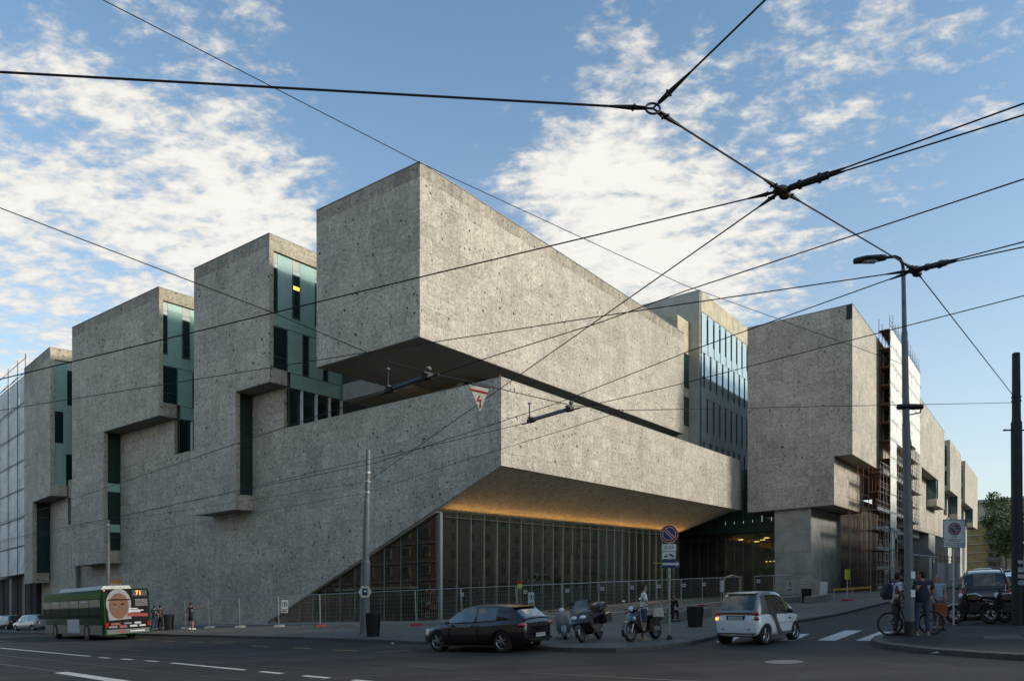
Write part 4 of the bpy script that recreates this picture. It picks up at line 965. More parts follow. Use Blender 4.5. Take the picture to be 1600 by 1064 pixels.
def hub(name, label, c, dirs, pair):
    o = empty(name, c); tag(o, label, 'wire fitting')
    m = MB(); m.ball((0, 0, 0), .13, .09, .07, 10, 6); m.ball((.05, .03, -.05), .09, .07, .06, 8, 5); m.build('hub_body', mat('bronze_fitting', (.05, .045, .04), .5, .5), o, smooth=True)
    for d in dirs: shackle(o, d - c, .12, .26)
    for q in pair:
        d = (q - c).normalized(); m = MB(); m.tube(d * .10, d * .62, .042, .042, 8); m.tube(d * .22, d * .26, .06, .06, 8); m.tube(d * .48, d * .52, .06, .06, 8); m.tube(d * .62, d * .82, .026, .014, 8); m.build('insulator', WIRE, o)
    return o
up1, up2 = at(1600, 162, 9.2), at(1600, 180, 9.1); up1, up2 = ext(N2, up1, 3), ext(N2, up2, 3)
wl1 = ext(N2, at(655, 433.5, 11.5), 2.6); 
hub('cable_hub', 'cluster of insulators where the cables cross above the wing roof', N2, [N1, N3, wl1, PT(7.0)], [up1, up2])
wire('feeder_cable', 'upper of the two parallel cables leaving the upper hub to the right edge', [N2 + (up1 - N2).normalized() * .6, up1], .013)
wire('feeder_cable', 'lower of the two parallel cables leaving the upper hub to the right edge', [N2 + (up2 - N2).normalized() * .6, up2], .013)
wire('span_cable', 'cable from the upper hub across the top block to the left edge', [N2, at(655, 433.5, 11.8), ext(N2, at(0, 593, 13.4), 1.4)], .012, .000)
wire('span_cable', 'cable from the upper hub down to the grey pole beside the waste bin', [N2, PT(6.98)], .013)
u31, u32 = ext(N3, at(1600, 378, 11.6), 3), ext(N3, at(1600, 386, 11.5), 3)
hub('cable_hub', 'cluster of insulators beside the head of the street lamp', N3, [N2, RB, at(1200, 456, 14), at(1200, 508, 16)], [u31, u32])
wire('feeder_cable', 'upper of the two parallel cables leaving the street lamp hub to the right edge', [N3 + (u31 - N3).normalized() * .6, u31], .013)
wire('feeder_cable', 'lower of the two parallel cables leaving the street lamp hub to the right edge', [N3 + (u32 - N3).normalized() * .6, u32], .013)
wire('span_cable', 'cable from the street lamp hub crossing the top block to the left edge', [N3, at(960, 491, 16), at(590, 548, 20), ext(at(590, 548, 20), at(0, 641, 27), 1.3)], .013)
wire('span_cable', 'cable from the street lamp hub down across the low parapet to the left edge', [N3, at(1076, 549, 17), at(873, 629, 21), at(590, 722, 27), at(0, 845, 40)], .012)
# trolley contact wires with section insulators
c1 = [ext(at(670, 590, 12.6), at(1600, 280, 7.0), 1.6), at(1600, 280, 7.0), at(1070, 455, 9.8), at(940, 503, 10.8), at(740, 566, 12.0), at(670, 590, 12.6), at(605, 613, 13.4), at(110, 781, 25), at(0, 817, 30)]
wire('contact_wire', 'trolley contact wire with the nearer section insulator, passing under the top block', c1, .0085)
c2 = [ext(at(895, 640, 15.2), at(1600, 462, 10), 1.5), at(1600, 462, 10), at(1067, 599, 13.7), at(895, 640, 15.2), at(825, 660, 16.3), at(700, 690, 18.4), at(576, 718, 21), at(110, 826, 36), at(0, 848, 42)]
wire('contact_wire', 'trolley contact wire with the farther section insulator, passing over the low parapet', c2, .0085)
INS = mat('dark_blue_insulator', (.015, .025, .06), .35, 0, .15, 4, coat=.3)
def section_ins(label, a, b):
    o = empty('section_insulator', a); tag(o, label, 'wire fitting', 'section insulators on the trolley wires')
    d = b - a; n = d.normalized(); up = Vector((0, 0, 1)); s = n.cross(up).normalized()
    M = Matrix((n, s, up)).transposed().to_4x4(); L = d.length
    m = MB(); m.loft([[Vector((x, y * .05, z)) for y, z in ((-.8, .01), (-.8, .065), (.8, .065), (.8, .01))] for x in (L * .14, L * .86)]); m.v = [M @ v for v in m.v]; m.build('insulator_bar', INS, o)
    m = MB(); m.tube(n * -.15, n * L * .16, .016); m.tube(n * L * .84, n * (L + .15), .016)
    for x in (L * .10, L * .88): m.box(x - .09, x + .09, -.05, .05, -.01, .06, M); m.box(x - .02, x + .06, -.09, .09, .06, .09, M)
    m.tube(n * L * .06 + up * .05, n * L * .06 + up * .36, .014); m.build('end_fittings', DSTEEL, o)
    m = MB(); m.ball(n * L * .06 + up * .40, .04, .04, .03, 8, 5); m.ball(n * L * .92 + up * .15, .05, .05, .04, 8, 5); m.build('hanger', GSTEEL, o)
section_ins('blue insulator bar hanging in front of the underside of the top block', at(602, 614, 13.4), at(676, 588, 12.5))
section_ins('blue insulator bar hanging in front of the low parapet face right of the warning sign', at(823, 661, 16.3), at(899, 639, 15.1))
# span wire that carries both and the warning sign
s1 = [ext(at(430, 490, 13.0), at(0, 325, 12.0), 1.8), at(430, 490, 13.0), at(610, 566, 13.2), at(672, 583, 13.5), at(738, 597, 13.9), at(800, 612, 14.4), at(892, 633, 15.0), at(976, 641, 15.6), RB + Vector((0, 0, -.1))]
wire('span_cable', 'span wire from left edge past the warning sign to the black pole', s1, .010)
wire('span_cable', 'stay wire from the right insulator down to the grey pole', [at(976, 641, 15.6), at(873, 674, 18.6), at(700, 727, 26), PT(6.48)], .008)
wire('span_cable', 'thin wire from the street lamp rising over the top block', [pzc, at(1070, 446, 17.5), at(655, 254, 13.0), ext(at(655, 254, 13.0), at(160, 0, 10.0), 1.6)], .008)
wire('span_cable', 'upper thin wire from the grey pole to the slim pole behind the bus', [PT(6.98), FPT + Vector((0, 0, .2))], .010)
wire('span_cable', 'lower thin wire from the grey pole to the slim pole behind the bus', [PT(6.48), FPT + Vector((0, 0, -1.0))], .010)
wire('span_cable', 'wire from the slim pole behind the bus to the far left edge', [FPT, ext(FPT, at(0, 800, 75), 1.2)], .012)
# warning sign LEVARE CORRENTE
g0 = at(749, 600, 14.0); sg = empty('warning_sign', g0); tag(sg, 'white triangular warning sign with red lightning arrow hanging from the span wire', 'sign')
sc_ = 14.0 / F
tri = [(-16.5 * sc_, 1 * sc_), (15.5 * sc_, -6.5 * sc_), (1 * sc_, -43 * sc_)]
sgw = mat('sign_cream', (.62, .58, .48), .5); m = MB(); m.prism(tri, -.008, .008); m.build('plate', sgw, sg)
REDP = mat('sign_red', (.38, .02, .02), .5)
def onp(u, v): return (u * sc_, (v - (u + 16.5) * .234) * sc_)
m = MB(); m.prism([onp(-14.2, -9.5), onp(14, -9.2), onp(13.2, -6.2), onp(-15, -6.3)], -.013, -.009); m.prism([onp(0, -14), onp(2, -14), onp(-1.5, -21), onp(3.5, -19), onp(2.2, -30), onp(1, -30), onp(1.4, -22.5), onp(-4, -24)], -.013, -.009); m.prism([onp(-.2, -29.5), onp(3.8, -28.5), onp(1.5, -35)], -.013, -.009); m.build('red_print', REDP, sg)
Mt = Matrix.Translation((0, -.0095, -2.9 * sc_)) @ Matrix.Rotation(math.atan(.234), 4, 'Y') @ Matrix.Rotation(PI / 2, 4, 'X')
text_mesh('lettering', 'LEVARE CORRENTE', 4.0 * sc_, BLACK, sg, Mt, .001)
MB().tube(Vector((tri[0][0], 0, tri[0][1] - .01)), Vector((tri[1][0], 0, tri[1][1])), .012).build('hanger', DSTEEL, sg)
# ================================================================== SIGNS AND STREET FURNITURE
BLUE = mat('sign_blue', (.012, .02, .11), .45); SREDD = mat('sign_red_dark', (.20, .02, .025), .5); PALE = mat('sign_pale', (.50, .53, .54), .5); PINK = mat('sign_white_edge', (.60, .52, .50), .5)
def disc(r, y, n=28): 
    m = MB(); m.lathe([(0, 0), (r, 0), (r, .006), (0, .006)], n, Matrix.Translation((0, y, 0)) @ Matrix.Rotation(PI / 2, 4, 'X')); return m
def no_parking_disc(par, z, r, x=0, y=-.05):
    d = empty('x', (0, 0, 0)); bpy.data.objects.remove(d)
    T0 = Matrix.Translation((x, 0, z))
    def put(m, n, ma, p=par): m.v = [T0 @ v for v in m.v]; return m.build(n, ma, p)
    o = put(disc(r, y), 'no_parking_disc', PINK)
    put(disc(r * .95, y - .007), 'red_border', SREDD, o); put(disc(r * .74, y - .014), 'white_ring', PINK, o); put(disc(r * .68, y - .021), 'blue_field', BLUE, o)
    c = math.cos(PI / 4); m = MB(); w = r * .16; L = r * .72
    m.prism([(-L * c - w * c, L * c - w * c), (-L * c + w * c, L * c + w * c), (L * c + w * c, -L * c + w * c), (L * c - w * c, -L * c - w * c)], y - .032, y - .028); put(m, 'white_bar', PINK, o)
    m = MB(); w = r * .085; L = r * .80
    m.prism([(-L * c - w * c, L * c - w * c), (-L * c + w * c, L * c + w * c), (L * c + w * c, -L * c + w * c), (L * c - w * c, -L * c - w * c)], y - .036, y - .033); put(m, 'red_bar', SREDD, o)
    return o
n0 = gnd(1046, 999, .12); kx = n0.y / F
ns = empty('sign_post', n0); tag(ns, 'no parking sign on slim post with two white plates and blue arrow', 'sign')
nz = lambda py: at(1046, py, n0.y).z - n0.z
MB().tube(Vector((0, 0, 0)), Vector((0, 0, nz(826))), .032, .032, 10).build('post', STEEL, ns)
MB().tube(Vector((0, 0, 0)), Vector((0, 0, .14)), .10, .06, 10).build('post_foot', DSTEEL, ns)
MB().tube(Vector((0, 0, nz(990))), Vector((0, 0, nz(960))), .036, .036, 10).build('sticker_wrap', mat('sticker_mess', (.35, .38, .30), .7, var=.6, scale=18), ns)
MB().tube(Vector((0, 0, nz(915))), Vector((0, 0, nz(888))), .036, .036, 10).build('sticker_wrap', MATS['sticker_mess'], ns)
no_parking_disc(ns, nz(834), 14 * kx, -1.2 * kx)
pl = MB().box(-12 * kx, 10 * kx, -.055, -.045, nz(861), nz(850)).build('hours_plate', PALE, ns)
text_mesh('lettering', '0-24', 8.4 * kx, BLACK, pl, Matrix.Translation((-1 * kx, -.056, nz(855.5))) @ Matrix.Rotation(PI / 2, 4, 'X'), .001)
pl = MB().box(-12 * kx, 9.5 * kx, -.055, -.045, nz(873), nz(862)).build('tow_plate', PALE, ns)
m = MB(); z0 = nz(870.5)
m.prism([(-9 * kx, z0), (-3 * kx, z0), (-3 * kx, z0 + 2 * kx), (-5 * kx, z0 + 2.4 * kx), (-3.6 * kx, z0 + 5.5 * kx), (-4.3 * kx, z0 + 5.6 * kx), (-6.4 * kx, z0 + 2.6 * kx), (-9 * kx, z0 + 2.2 * kx)], -.059, -.056)
m.prism([(-2 * kx, z0 + 3.5 * kx), (0, z0 + 5.5 * kx), (3 * kx, z0 + 5 * kx), (5 * kx, z0 + 3 * kx), (8 * kx, z0 + 1.5 * kx), (8 * kx, z0), (5 * kx, z0 + .4 * kx)], -.059, -.056)
m.build('tow_pictogram', BLACK, pl)
pl = MB().box(-12.5 * kx, 16 * kx, -.055, -.045, nz(887), nz(874.5)).build('one_way_plate', BLUE, ns)
m = MB(); zc = nz(880.8); m.prism([(-11.5 * kx, zc - 1.9 * kx), (10 * kx, zc - 1.9 * kx), (10 * kx, zc - 4.6 * kx), (15 * kx, zc), (10 * kx, zc + 4.6 * kx), (10 * kx, zc + 1.9 * kx), (-11.5 * kx, zc + 1.9 * kx)], -.059, -.056); m.build('arrow', PALE, pl)
# big no parking board on the right corner
n1 = gnd(1490, 976, .12); k1 = n1.y / F
n2 = empty('sign_post', n1); tag(n2, 'tall white no parking board with small text on a post at the right corner', 'sign')
nz1 = lambda py: at(1490, py, n1.y).z - n1.z
MB().tube(Vector((0, 0, 0)), Vector((0, 0, nz1(812))), .028, .028, 10).build('post', STEEL, n2)
bdm = Matrix.Rotation(-.25, 4, 'Z')
bd = empty('tmp', (0, 0, 0)); bpy.data.objects.remove(bd)
m = MB(); m.box(-17 * k1, 16.5 * k1, -.05, -.035, nz1(855), nz1(812)); bdo = m.build('board', PALE, n2)
m = MB(); 
for x0, x1, z0, z1 in ((-17.6, 17.1, 855.6, 854.6), (-17.6, 17.1, 812.4, 811.4), (-17.6, -16.9, 855, 812), (16.4, 17.1, 855, 812)): m.box(x0 * k1, x1 * k1, -.056, -.03, nz1(z0), nz1(z1))
m.build('board_frame', mat('board_edge', (.10, .16, .22), .5), bdo)
no_parking_disc(bdo, nz1(826), 10.2 * k1, 0, -.055)
text_mesh('lettering', '0-24', 4.6 * k1, BLACK, bdo, Matrix.Translation((0, -.051, nz1(839))) @ Matrix.Rotation(PI / 2, 4, 'X'), .001)
m = MB()
for py, w in ((843.5, 10), (846, 8), (849.5, 15), (852.3, 15)):
    x = -w
    while x < w - 1: L = random.uniform(1.2, 4); m.box(x * k1, min(w, x + L) * k1, -.054, -.0515, nz1(py), nz1(py - 1.0)); x += L + .8
m.build('small_print', BLACK, bdo)
# bins
def bin_(label, p, w=.52, h=.95, rz=0):
    o = empty('waste_bin', p, rz); tag(o, label, 'waste bin', 'dark metal waste bins')
    m = MB(); n = 20
    m.lathe([(w * .40, .03), (w * .5, h - .08), (w * .53, h - .07), (w * .53, h), (w * .45, h), (w * .43, h - .3), (0, h - .3)], 20); m.build('basket', DSTEEL, o)
    for k in range(20): a = 2 * PI * k / 20; MB().tube(Vector((w * .42 * math.cos(a), w * .42 * math.sin(a), .05)), Vector((w * .52 * math.cos(a), w * .52 * math.sin(a), h - .08)), .013, n=5).build('slat', BLACK, o)
    MB().lathe([(0, 0), (w * .5, 0), (w * .5, .03), (0, .03)], 20).build('foot_ring', BLACK, o); return o
bin_('round slatted waste bin beside the grey tram pole', gnd(583, 994, .12), .62, 1.02)
bin_('dark waste bin between the seated woman and the white two-seater car', gnd(1086, 979, .12), .62, .80)
bin_('dark waste bin in front of the concrete pier', gnd(1260, 941, .12), .62, .95)
bin_('dark waste bin beside the waiting couple behind the bus', gnd(264, 984, .12), .62, 1.05)
# concrete benches
def bench(label, p0, p1, h=.42, d=.55, n=1):
    a, b = gnd(*p0, off=.12), gnd(*p1, off=.12); dr_ = (b - a); o = empty('concrete_bench', a); tag(o, label, 'bench', 'low concrete benches')
    t = dr_.normalized(); s = Vector((-t.y, t.x, 0)).normalized() * d; up = Vector((0, 0, h)); L = dr_.length
    k = max(1, round(L / 1.6))
    for i in range(k):
        q0, q1 = t * (L * i / k + .01), t * (L * (i + 1) / k - .01)
        m = MB(); m.hexa([q0, q1, q1 + s, q0 + s, q0 + up, q1 + up, q1 + s + up, q0 + s + up]); m.build('concrete_block', CONC_D, o)
    return o
bench('low concrete bench behind the scooters with a seated woman', (1010, 975), (1072, 968))
bench('low concrete bench right of the dark bin by the glass hall', (1076, 967), (1112, 962))
bench('low concrete bench at the foot of the concrete pier', (1270, 942), (1298, 936))
bench('low concrete bench behind the white two-seater car', (1222, 943), (1252, 940))
# stacked slabs leaning at the pier
for i, (px, w, h, mt) in enumerate(((1270, .5, 1.5, CONC), (1279, .7, 1.3, CONC), (1286, .6, 1.25, WHITE))):
    p = gnd(px, 932, .12); o = MB().box(-w / 2, w / 2, -.05, .05, 0, h, Matrix.Rotation(.16, 4, 'X')).build('leaning_board', mt); o.location = p
    tag(o, ('pale board leaning on the concrete pier, left of three', 'wide pale board leaning on the pier, middle of three', 'white board leaning on the pier, right of three')[i], 'board', 'boards leaning on the pier')
# ---- mesh fence panels
FENM = mat('fence_wire', (.30, .31, .31), .5, .6, .15, 6)
def panel_meshes(L, H=1.95):
    fr = MB(); z0 = .18
    for x in (0, L): fr.tube((x, 0, .02), (x, 0, H), .021, n=6)
    for z in (z0, H): fr.tube((0, 0, z), (L, 0, z), .019, n=6)
    w = MB(); n = int(L / .11)
    for k in range(1, n): w.box(k * L / n - .0022, k * L / n + .0022, -.0022, .0022, z0, H)
    for k in range(1, 8): w.box(0, L, -.0025, .0025, z0 + k * (H - z0) / 8 - .0025, z0 + k * (H - z0) / 8 + .0025)
    return fr.mesh('frame', STEEL), w.mesh('wire_mesh', FENM)
FOOTC = mat('concrete_foot', (.27, .26, .24), .85); FOOTR = mat('red_fence_foot', (.30, .04, .03), .7)
fence_pts = [(248, 983), (290, 982), (327, 981), (375, 980), (436, 979), (501, 978.5), (568, 978), (651, 977), (723, 975), (810, 971), (881, 967), (937, 963), (984, 959), (1027, 955), (1065, 951), (1098, 947), (1127, 944), (1160, 940.5), (1180, 938.5), (1210, 936.5), (1240, 935)]
flabels = ['behind the waiting couple next to the bus', 'just left of the man with outstretched arms', 'just right of the man with outstretched arms', 'against bare stone left of the glazing tip', 'carrying the white notice at the tip of the glazing', 'in front of the lowest glazing triangle', 'directly behind the grey tram pole', 'between grey pole and the bonnet of the black hatchback', 'above the roof of the black hatchback', 'right of the white notice behind the black hatchback', 'behind the grey vintage scooter', 'behind the black touring scooter', 'between touring scooter and white shirt man', 'behind the man in the white shirt', 'behind the no parking sign post', 'behind the seated woman in black', 'left of the yellow and white gate frame', 'inside the yellow and white gate frame', 'above the roof of the white two-seater car', 'left foot of the concrete pier']
cache = {}
for i in range(len(fence_pts) - 1):
    a, b = gnd(*fence_pts[i], off=.12), gnd(*fence_pts[i + 1], off=.12)
    if i in (17,): continue
    d = b - a; L = d.length - .06; o = empty('mesh_fence', a); rz = math.atan2(d.y, d.x); pitch = math.atan2(d.z, math.hypot(d.x, d.y))
    o.rotation_euler = (Matrix.Rotation(rz, 4, 'Z') @ Matrix.Rotation(-pitch, 4, 'Y')).to_euler()
    tag(o, 'wire mesh fence ' + flabels[i], 'fence', 'site fence along the building')
    fm, wm = panel_meshes(L)
    for nme, me in (('frame', fm), ('wire_mesh', wm)):
        q = bpy.data.objects.new(nme, me); COL.objects.link(q); q.parent = o
        if nme == 'wire_mesh': tag(q, kind='stuff')
    red = i in (5, 7, 9, 12, 15, 18)
    f = MB().loft([[Vector((x * k, y * k, z)) for x, y in ((-.36, -.11), (.36, -.11), (.36, .11), (-.36, .11))] for z, k in ((0, 1), (.09, .97), (.13, .8))]).build('ballast_block', FOOTR if red else FOOTC)
    f.location = a + Vector((0, 0, .002)); f.rotation_euler = (0, -TILT, rz + 1.2)
    tag(f, ('red rubber' if red else 'grey concrete') + ' block under the fence ' + flabels[i], 'fence block', 'blocks under the site fence')
# small notices on the fence
def notice(label, px, py, w, h, Y, kind):
    p = at(px, py, Y); o = empty('notice', p); tag(o, label, 'notice', 'notices on the site fence'); k = Y / F; w *= k; h *= k
    b = MB().box(-w / 2, w / 2, -.01, 0, -h, 0).build('plate', mat('notice_white', (.50, .53, .54), .6), o)
    if kind == 'ban':
        m = MB(); r = w * .42; m.lathe([(r * .78, 0), (r, 0), (r, .004), (r * .78, .004)], 18, Matrix.Translation((0, -.011, -h * .33)) @ Matrix.Rotation(PI / 2, 4, 'X'), True); m.build('black_ring', BLACK if px > 600 or 1 else REDP, b)
        m = MB(); m.box(-r * .25, r * .3, -.016, -.012, -h * .33 - r * .5, -h * .33 + r * .55); m.box(-w * .38, w * .38, -.016, -.012, -h * .80, -h * .72); m.box(-w * .38, w * .3, -.016, -.012, -h * .92, -h * .85); m.build('pictogram', BLACK, b)
    else: MB().box(-w * .34, w * .34, -.016, -.012, -h * .65, -h * .35).build('print', BLACK, b)
    return o
notice('white notice with black ring sign at the tip of the glazing', 445, 937, 10, 20, 48.5, 'ban')
notice('white notice with black ring sign behind the black hatchback', 830, 925, 9.5, 22, 39.5, 'ban')
notice('white and red no entry notice on the concrete pier', 1234, 907, 11, 17, 62, 'ban')
for px, py, Y, t in ((722, 926, 40.5, 'above the roof of the black hatchback'), (821, 922, 39.8, 'left of the ring notice'), (886.5, 920, 40.5, 'above the grey vintage scooter'), (941, 917, 41, 'above the screen of the touring scooter'), (988, 915, 42.8, 'beside the head of the white shirt man'), (1030, 913, 44.8, 'left of the sign post'), (1068.5, 911.5, 48, 'right of the sign post'), (1100, 910, 51, 'left of the gate frame'), (1185, 905, 60, 'above the white two-seater car'), (1254, 905, 63, 'on the concrete pier')):
    notice('tiny white tag on the fence ' + t, px, py, 5.5, 5, Y, 'tag')
lt = empty('site_lamp', at(812, 912, 39.9)); tag(lt, 'red and yellow site warning lamp on top of the fence', 'warning lamp')
MB().tube((0, 0, 0), (0, 0, .16), .11, .11, 10).build('lens', mat('red_lens', (.5, .01, .02), .3), lt); MB().box(-.10, .12, -.08, .08, -.22, -.01).build('battery_case', mat('neon_yellow', (.55, .55, .05), .5), lt)
yp = gnd(1324, 938, .12); yo = empty('marker_post', yp); tag(yo, 'grey post topped with a yellow marker in front of the scaffolding', 'post')
MB().tube((0, 0, 0), (0, 0, 1.45), .04).build('post', STEEL, yo); MB().box(-.13, .13, -.1, .1, 1.45, 2.15).build('yellow_marker', mat('marker_yellow', (.45, .48, .04), .6), yo); MB().box(-.35, .35, -.15, .15, 0, .1).build('foot', FOOTR, yo)
ga, gb = gnd(1131, 943.5, .12), gnd(1156, 941, .12); go = empty('pipe_gate', ga); tag(go, 'yellow and white taped pipe gate frame in the site fence', 'gate')
d = gb - ga; hgt = 2.05
MB().path([Vector((0, 0, 0)), Vector((0, 0, hgt - .25)), Vector((0, 0, hgt - .1)) + d * .1, Vector((0, 0, hgt + .05)) + d * .5, d * .9 + Vector((0, 0, hgt - .1)), d + Vector((0, 0, hgt - .25)), d], .05, 8).build('pipe', mat('gate_yellow', (.45, .40, .16), .6, var=.5, scale=3), go)
MB().box(-.28, -.02, -.03, .03, .9, 1.75).build('gate_sign', WHITE, go)
ra, rb_ = gnd(1302, 933.5, .12), gnd(1362, 929, .12); ro = empty('low_barrier', ra); tag(ro, 'low yellow barrier rail in front of the scaffolding', 'barrier'); d = rb_ - ra
m = MB(); z = Vector((0, 0, .55)); m.hexa([z, d + z, d + z + Vector((0, .05, 0)), z + Vector((0, .05, 0)), z + Vector((0, 0, .16)), d + z + Vector((0, 0, .16)), d + z + Vector((0, .05, .16)), z + Vector((0, .05, .16))]); m.build('rail', mat('barrier_yellow', (.55, .36, .05), .5), ro)
for t in (0.02, .5, .98): MB().tube(d * t + Vector((0, .08, 0)), d * t + Vector((0, .08, .75)), .03).build('stake', STEEL, ro)
# bus stop sign beyond the bus
s0 = gnd(180, 983, .12); bs_ = empty('bus_stop_sign', s0 + Vector((0, 0, 0))); tag(bs_, 'white and orange bus stop sign rising behind the green bus', 'sign')
zt = at(180, 909, s0.y).z - s0.z; k = s0.y / F
MB().tube((0, 0, 0), (0, 0, zt), .04).build('post', STEEL, bs_); MB().box(-9 * k, 9 * k, -.08, .08, zt - 13 * k, zt - .1).build('panel', mat('sign_cream2', (.55, .53, .45), .5), bs_); MB().box(-9.2 * k, 9.2 * k, -.1, .1, zt - .1, zt + .18).build('orange_cap', mat('orange_cap', (.50, .22, .05), .5), bs_)
for j in range(4): MB().box(-5 * k, random.uniform(0, 6) * k, -.09, -.082, zt - (5 + j * 1.9) * k, zt - (4.3 + j * 1.9) * k).build('print_line', mat('grey_print', (.2, .2, .2), .6), bs_)
s1_ = gnd(103, 984, .12); ws = empty('notice', at(104, 920, s1_.y - 1)); tag(ws, 'white and red notice board showing above the bus roof', 'notice'); MB().box(-.45, .45, -.02, 0, -.8, .05).build('plate', PALE, ws); MB().box(-.2, .3, -.03, -.021, -.5, -.1).build('print', SREDD, ws)
# litter
for i, (px, py) in enumerate(((472, 978), (537, 982), (657, 993), (612, 1006), (1460, 1021), (1375, 997), (1122, 998), (1185, 1000))):
    off = .12 if i < 3 else 0.0
    p = gnd(px, py, off + .01); m = MB(); m.add([Vector((random.uniform(-.10, .10), random.uniform(-.08, .08), random.uniform(0, .05))) for _ in range(6)], [(0, 1, 2), (2, 1, 3), (3, 4, 2), (4, 5, 3)])
    o = m.build('litter', WHITE); o.location = p
    tag(o, 'scrap of white paper lying ' + ['on the pavement left of the grey pole', 'on the pavement by the red fence foot near the grey pole', 'on the pavement left of the black hatchback', 'in the gutter left of the black hatchback', 'in the gutter below the street lamp corner', 'on the road at the end of the crossing bars', 'beside the left rear wheel of the white two-seater', 'behind the white two-seater on the road'][i], 'litter', 'paper litter')
# aerial on the roof of the last box
ae = empty('roof_aerial', F4(-2.2, 26.5, -3)); tag(ae, 'small rod aerial on the roof of the last stone box', 'aerial'); m = MB(); m.tube((0, 0, 0), (0, 0, 1.3), .02); m.tube((-1.3, 0, 1.2), (.9, 0, 1.35), .015)
for x in (-1.1, -.7, -.3, .1, .5): m.tube((x, -.3, 1.27), (x, .3, 1.27), .012)
m.build('rods', DSTEEL, ae)
# trees at the end of the side street
LEAF = leaf_mat('leaf_green', (.018, .045, .010), (.075, .14, .028))
BARK = mat('bark', (.07, .055, .04), .9)
def tree(label, base, H, R, seed, n=2600):
    r = random.Random(seed); o = empty('street_tree', base); tag(o, label, 'tree', 'trees at the end of the side street')
    m = MB(); m.path([(0, 0, 0), (.1, 0, H * .2), (0, .1, H * .45)], [.35, .27, .18], 8); tips = []
    for k in range(9):
        a = r.random() * 2 * PI; z = H * r.uniform(.28, .5); e = Vector((math.cos(a) * R * r.uniform(.4, .8), math.sin(a) * R * r.uniform(.4, .8), z + H * r.uniform(.12, .35)))
        m.path([(0, 0, z), e * .5 + Vector((0, 0, z * .35)), e], [.14, .09, .03], 5); tips.append(e)
    m.build('trunk', BARK, o)
    cl = [(t, R * r.uniform(.30, .5)) for t in tips] + [(Vector((r.uniform(-.6, .6) * R, r.uniform(-.6, .6) * R, H * r.uniform(.35, .95))), R * r.uniform(.25, .48)) for _ in range(16)]
    lm = MB()
    for k in range(n):
        c, rr = r.choice(cl); d = Vector((r.gauss(0, 1), r.gauss(0, 1), r.gauss(0, 1))).normalized() * rr * (r.random() ** .4); p = c + d; s = r.uniform(.18, .42)
        q = Vector((r.gauss(0, 1), r.gauss(0, 1), r.gauss(0, 1) + .5)).normalized().to_track_quat('Z', 'Y')
        lm.add([p + q @ Vector(v) * s for v in ((-.5, -.7, 0), (.5, -.7, .1), (.6, .6, 0), (-.4, .7, .1))], [(0, 1, 2, 3)])
    tag(lm.build('crown', LEAF, o, fix=False), kind='stuff')
for i, (px, Y, H, R, lb) in enumerate(((1572, 215, 21, 6.2, 'large dense green tree behind the yellow apartment block'), (1585, 190, 15, 4.6, 'darker green tree just left of the black pole'), (1562, 238, 25, 5.2, 'green tree crown rising in front of the beige block'), (1604, 170, 14, 6, 'green tree half cut by the right edge'))):
    b = at(px, 890, Y); b.z = G(b.x); tree(lb, b, H, R, 40 + i, 4200)
# ================================================================== VEHICLES
def wheel(parent, x, y, r, w, side, rimm=None, n=5, name='wheel'):
    """tyre with a spoked rim as its child; axis along y"""
    M = Matrix.Translation((x, y, r)) @ Matrix.Rotation(PI / 2, 4, 'X')
    h = w / 2; ri = r * .66
    prof = [(ri, -h * .8), (r * .86, -h), (r * .97, -h * .75), (r, -h * .3), (r, h * .3), (r * .97, h * .75), (r * .86, h), (ri, h * .8)]
    t = MB().lathe(prof, 24, M, True).build(name, RUBBER, parent, smooth=True)
    o = -side   # local z of the lathe points to -y after the turn; outer face sits on side
    m = MB(); zo = -side * h * .55
    m.lathe([(ri * 1.0, -h * .78), (ri * 1.0, h * .78), (ri * .93, h * .6), (ri * .93, -h * .6)], 24, M, True)
    for k in range(n):
        a = 2 * PI * k / n
        for da in (-.10, .10):
            c, s = math.cos(a + da), math.sin(a + da); c2, s2 = math.cos(a + da * 2.4), math.sin(a + da * 2.4)
            m.tube(M @ Vector((c * ri * .14, s * ri * .14, zo)), M @ Vector((c2 * ri * .95, s2 * ri * .95, zo * .9)), r * .055, r * .045, 5)
    m.lathe([(0, zo - .02), (ri * .22, zo - .02), (ri * .22, zo + .02), (0, zo + .02)], 14, M)
    m.build('rim', rimm or ALLOY, t)
    MB().lathe([(0, -h * .2), (ri * .9, -h * .2), (ri * .9, h * .2), (0, h * .2)], 20, M).build('brake_disc', DSTEEL, t)
    return t
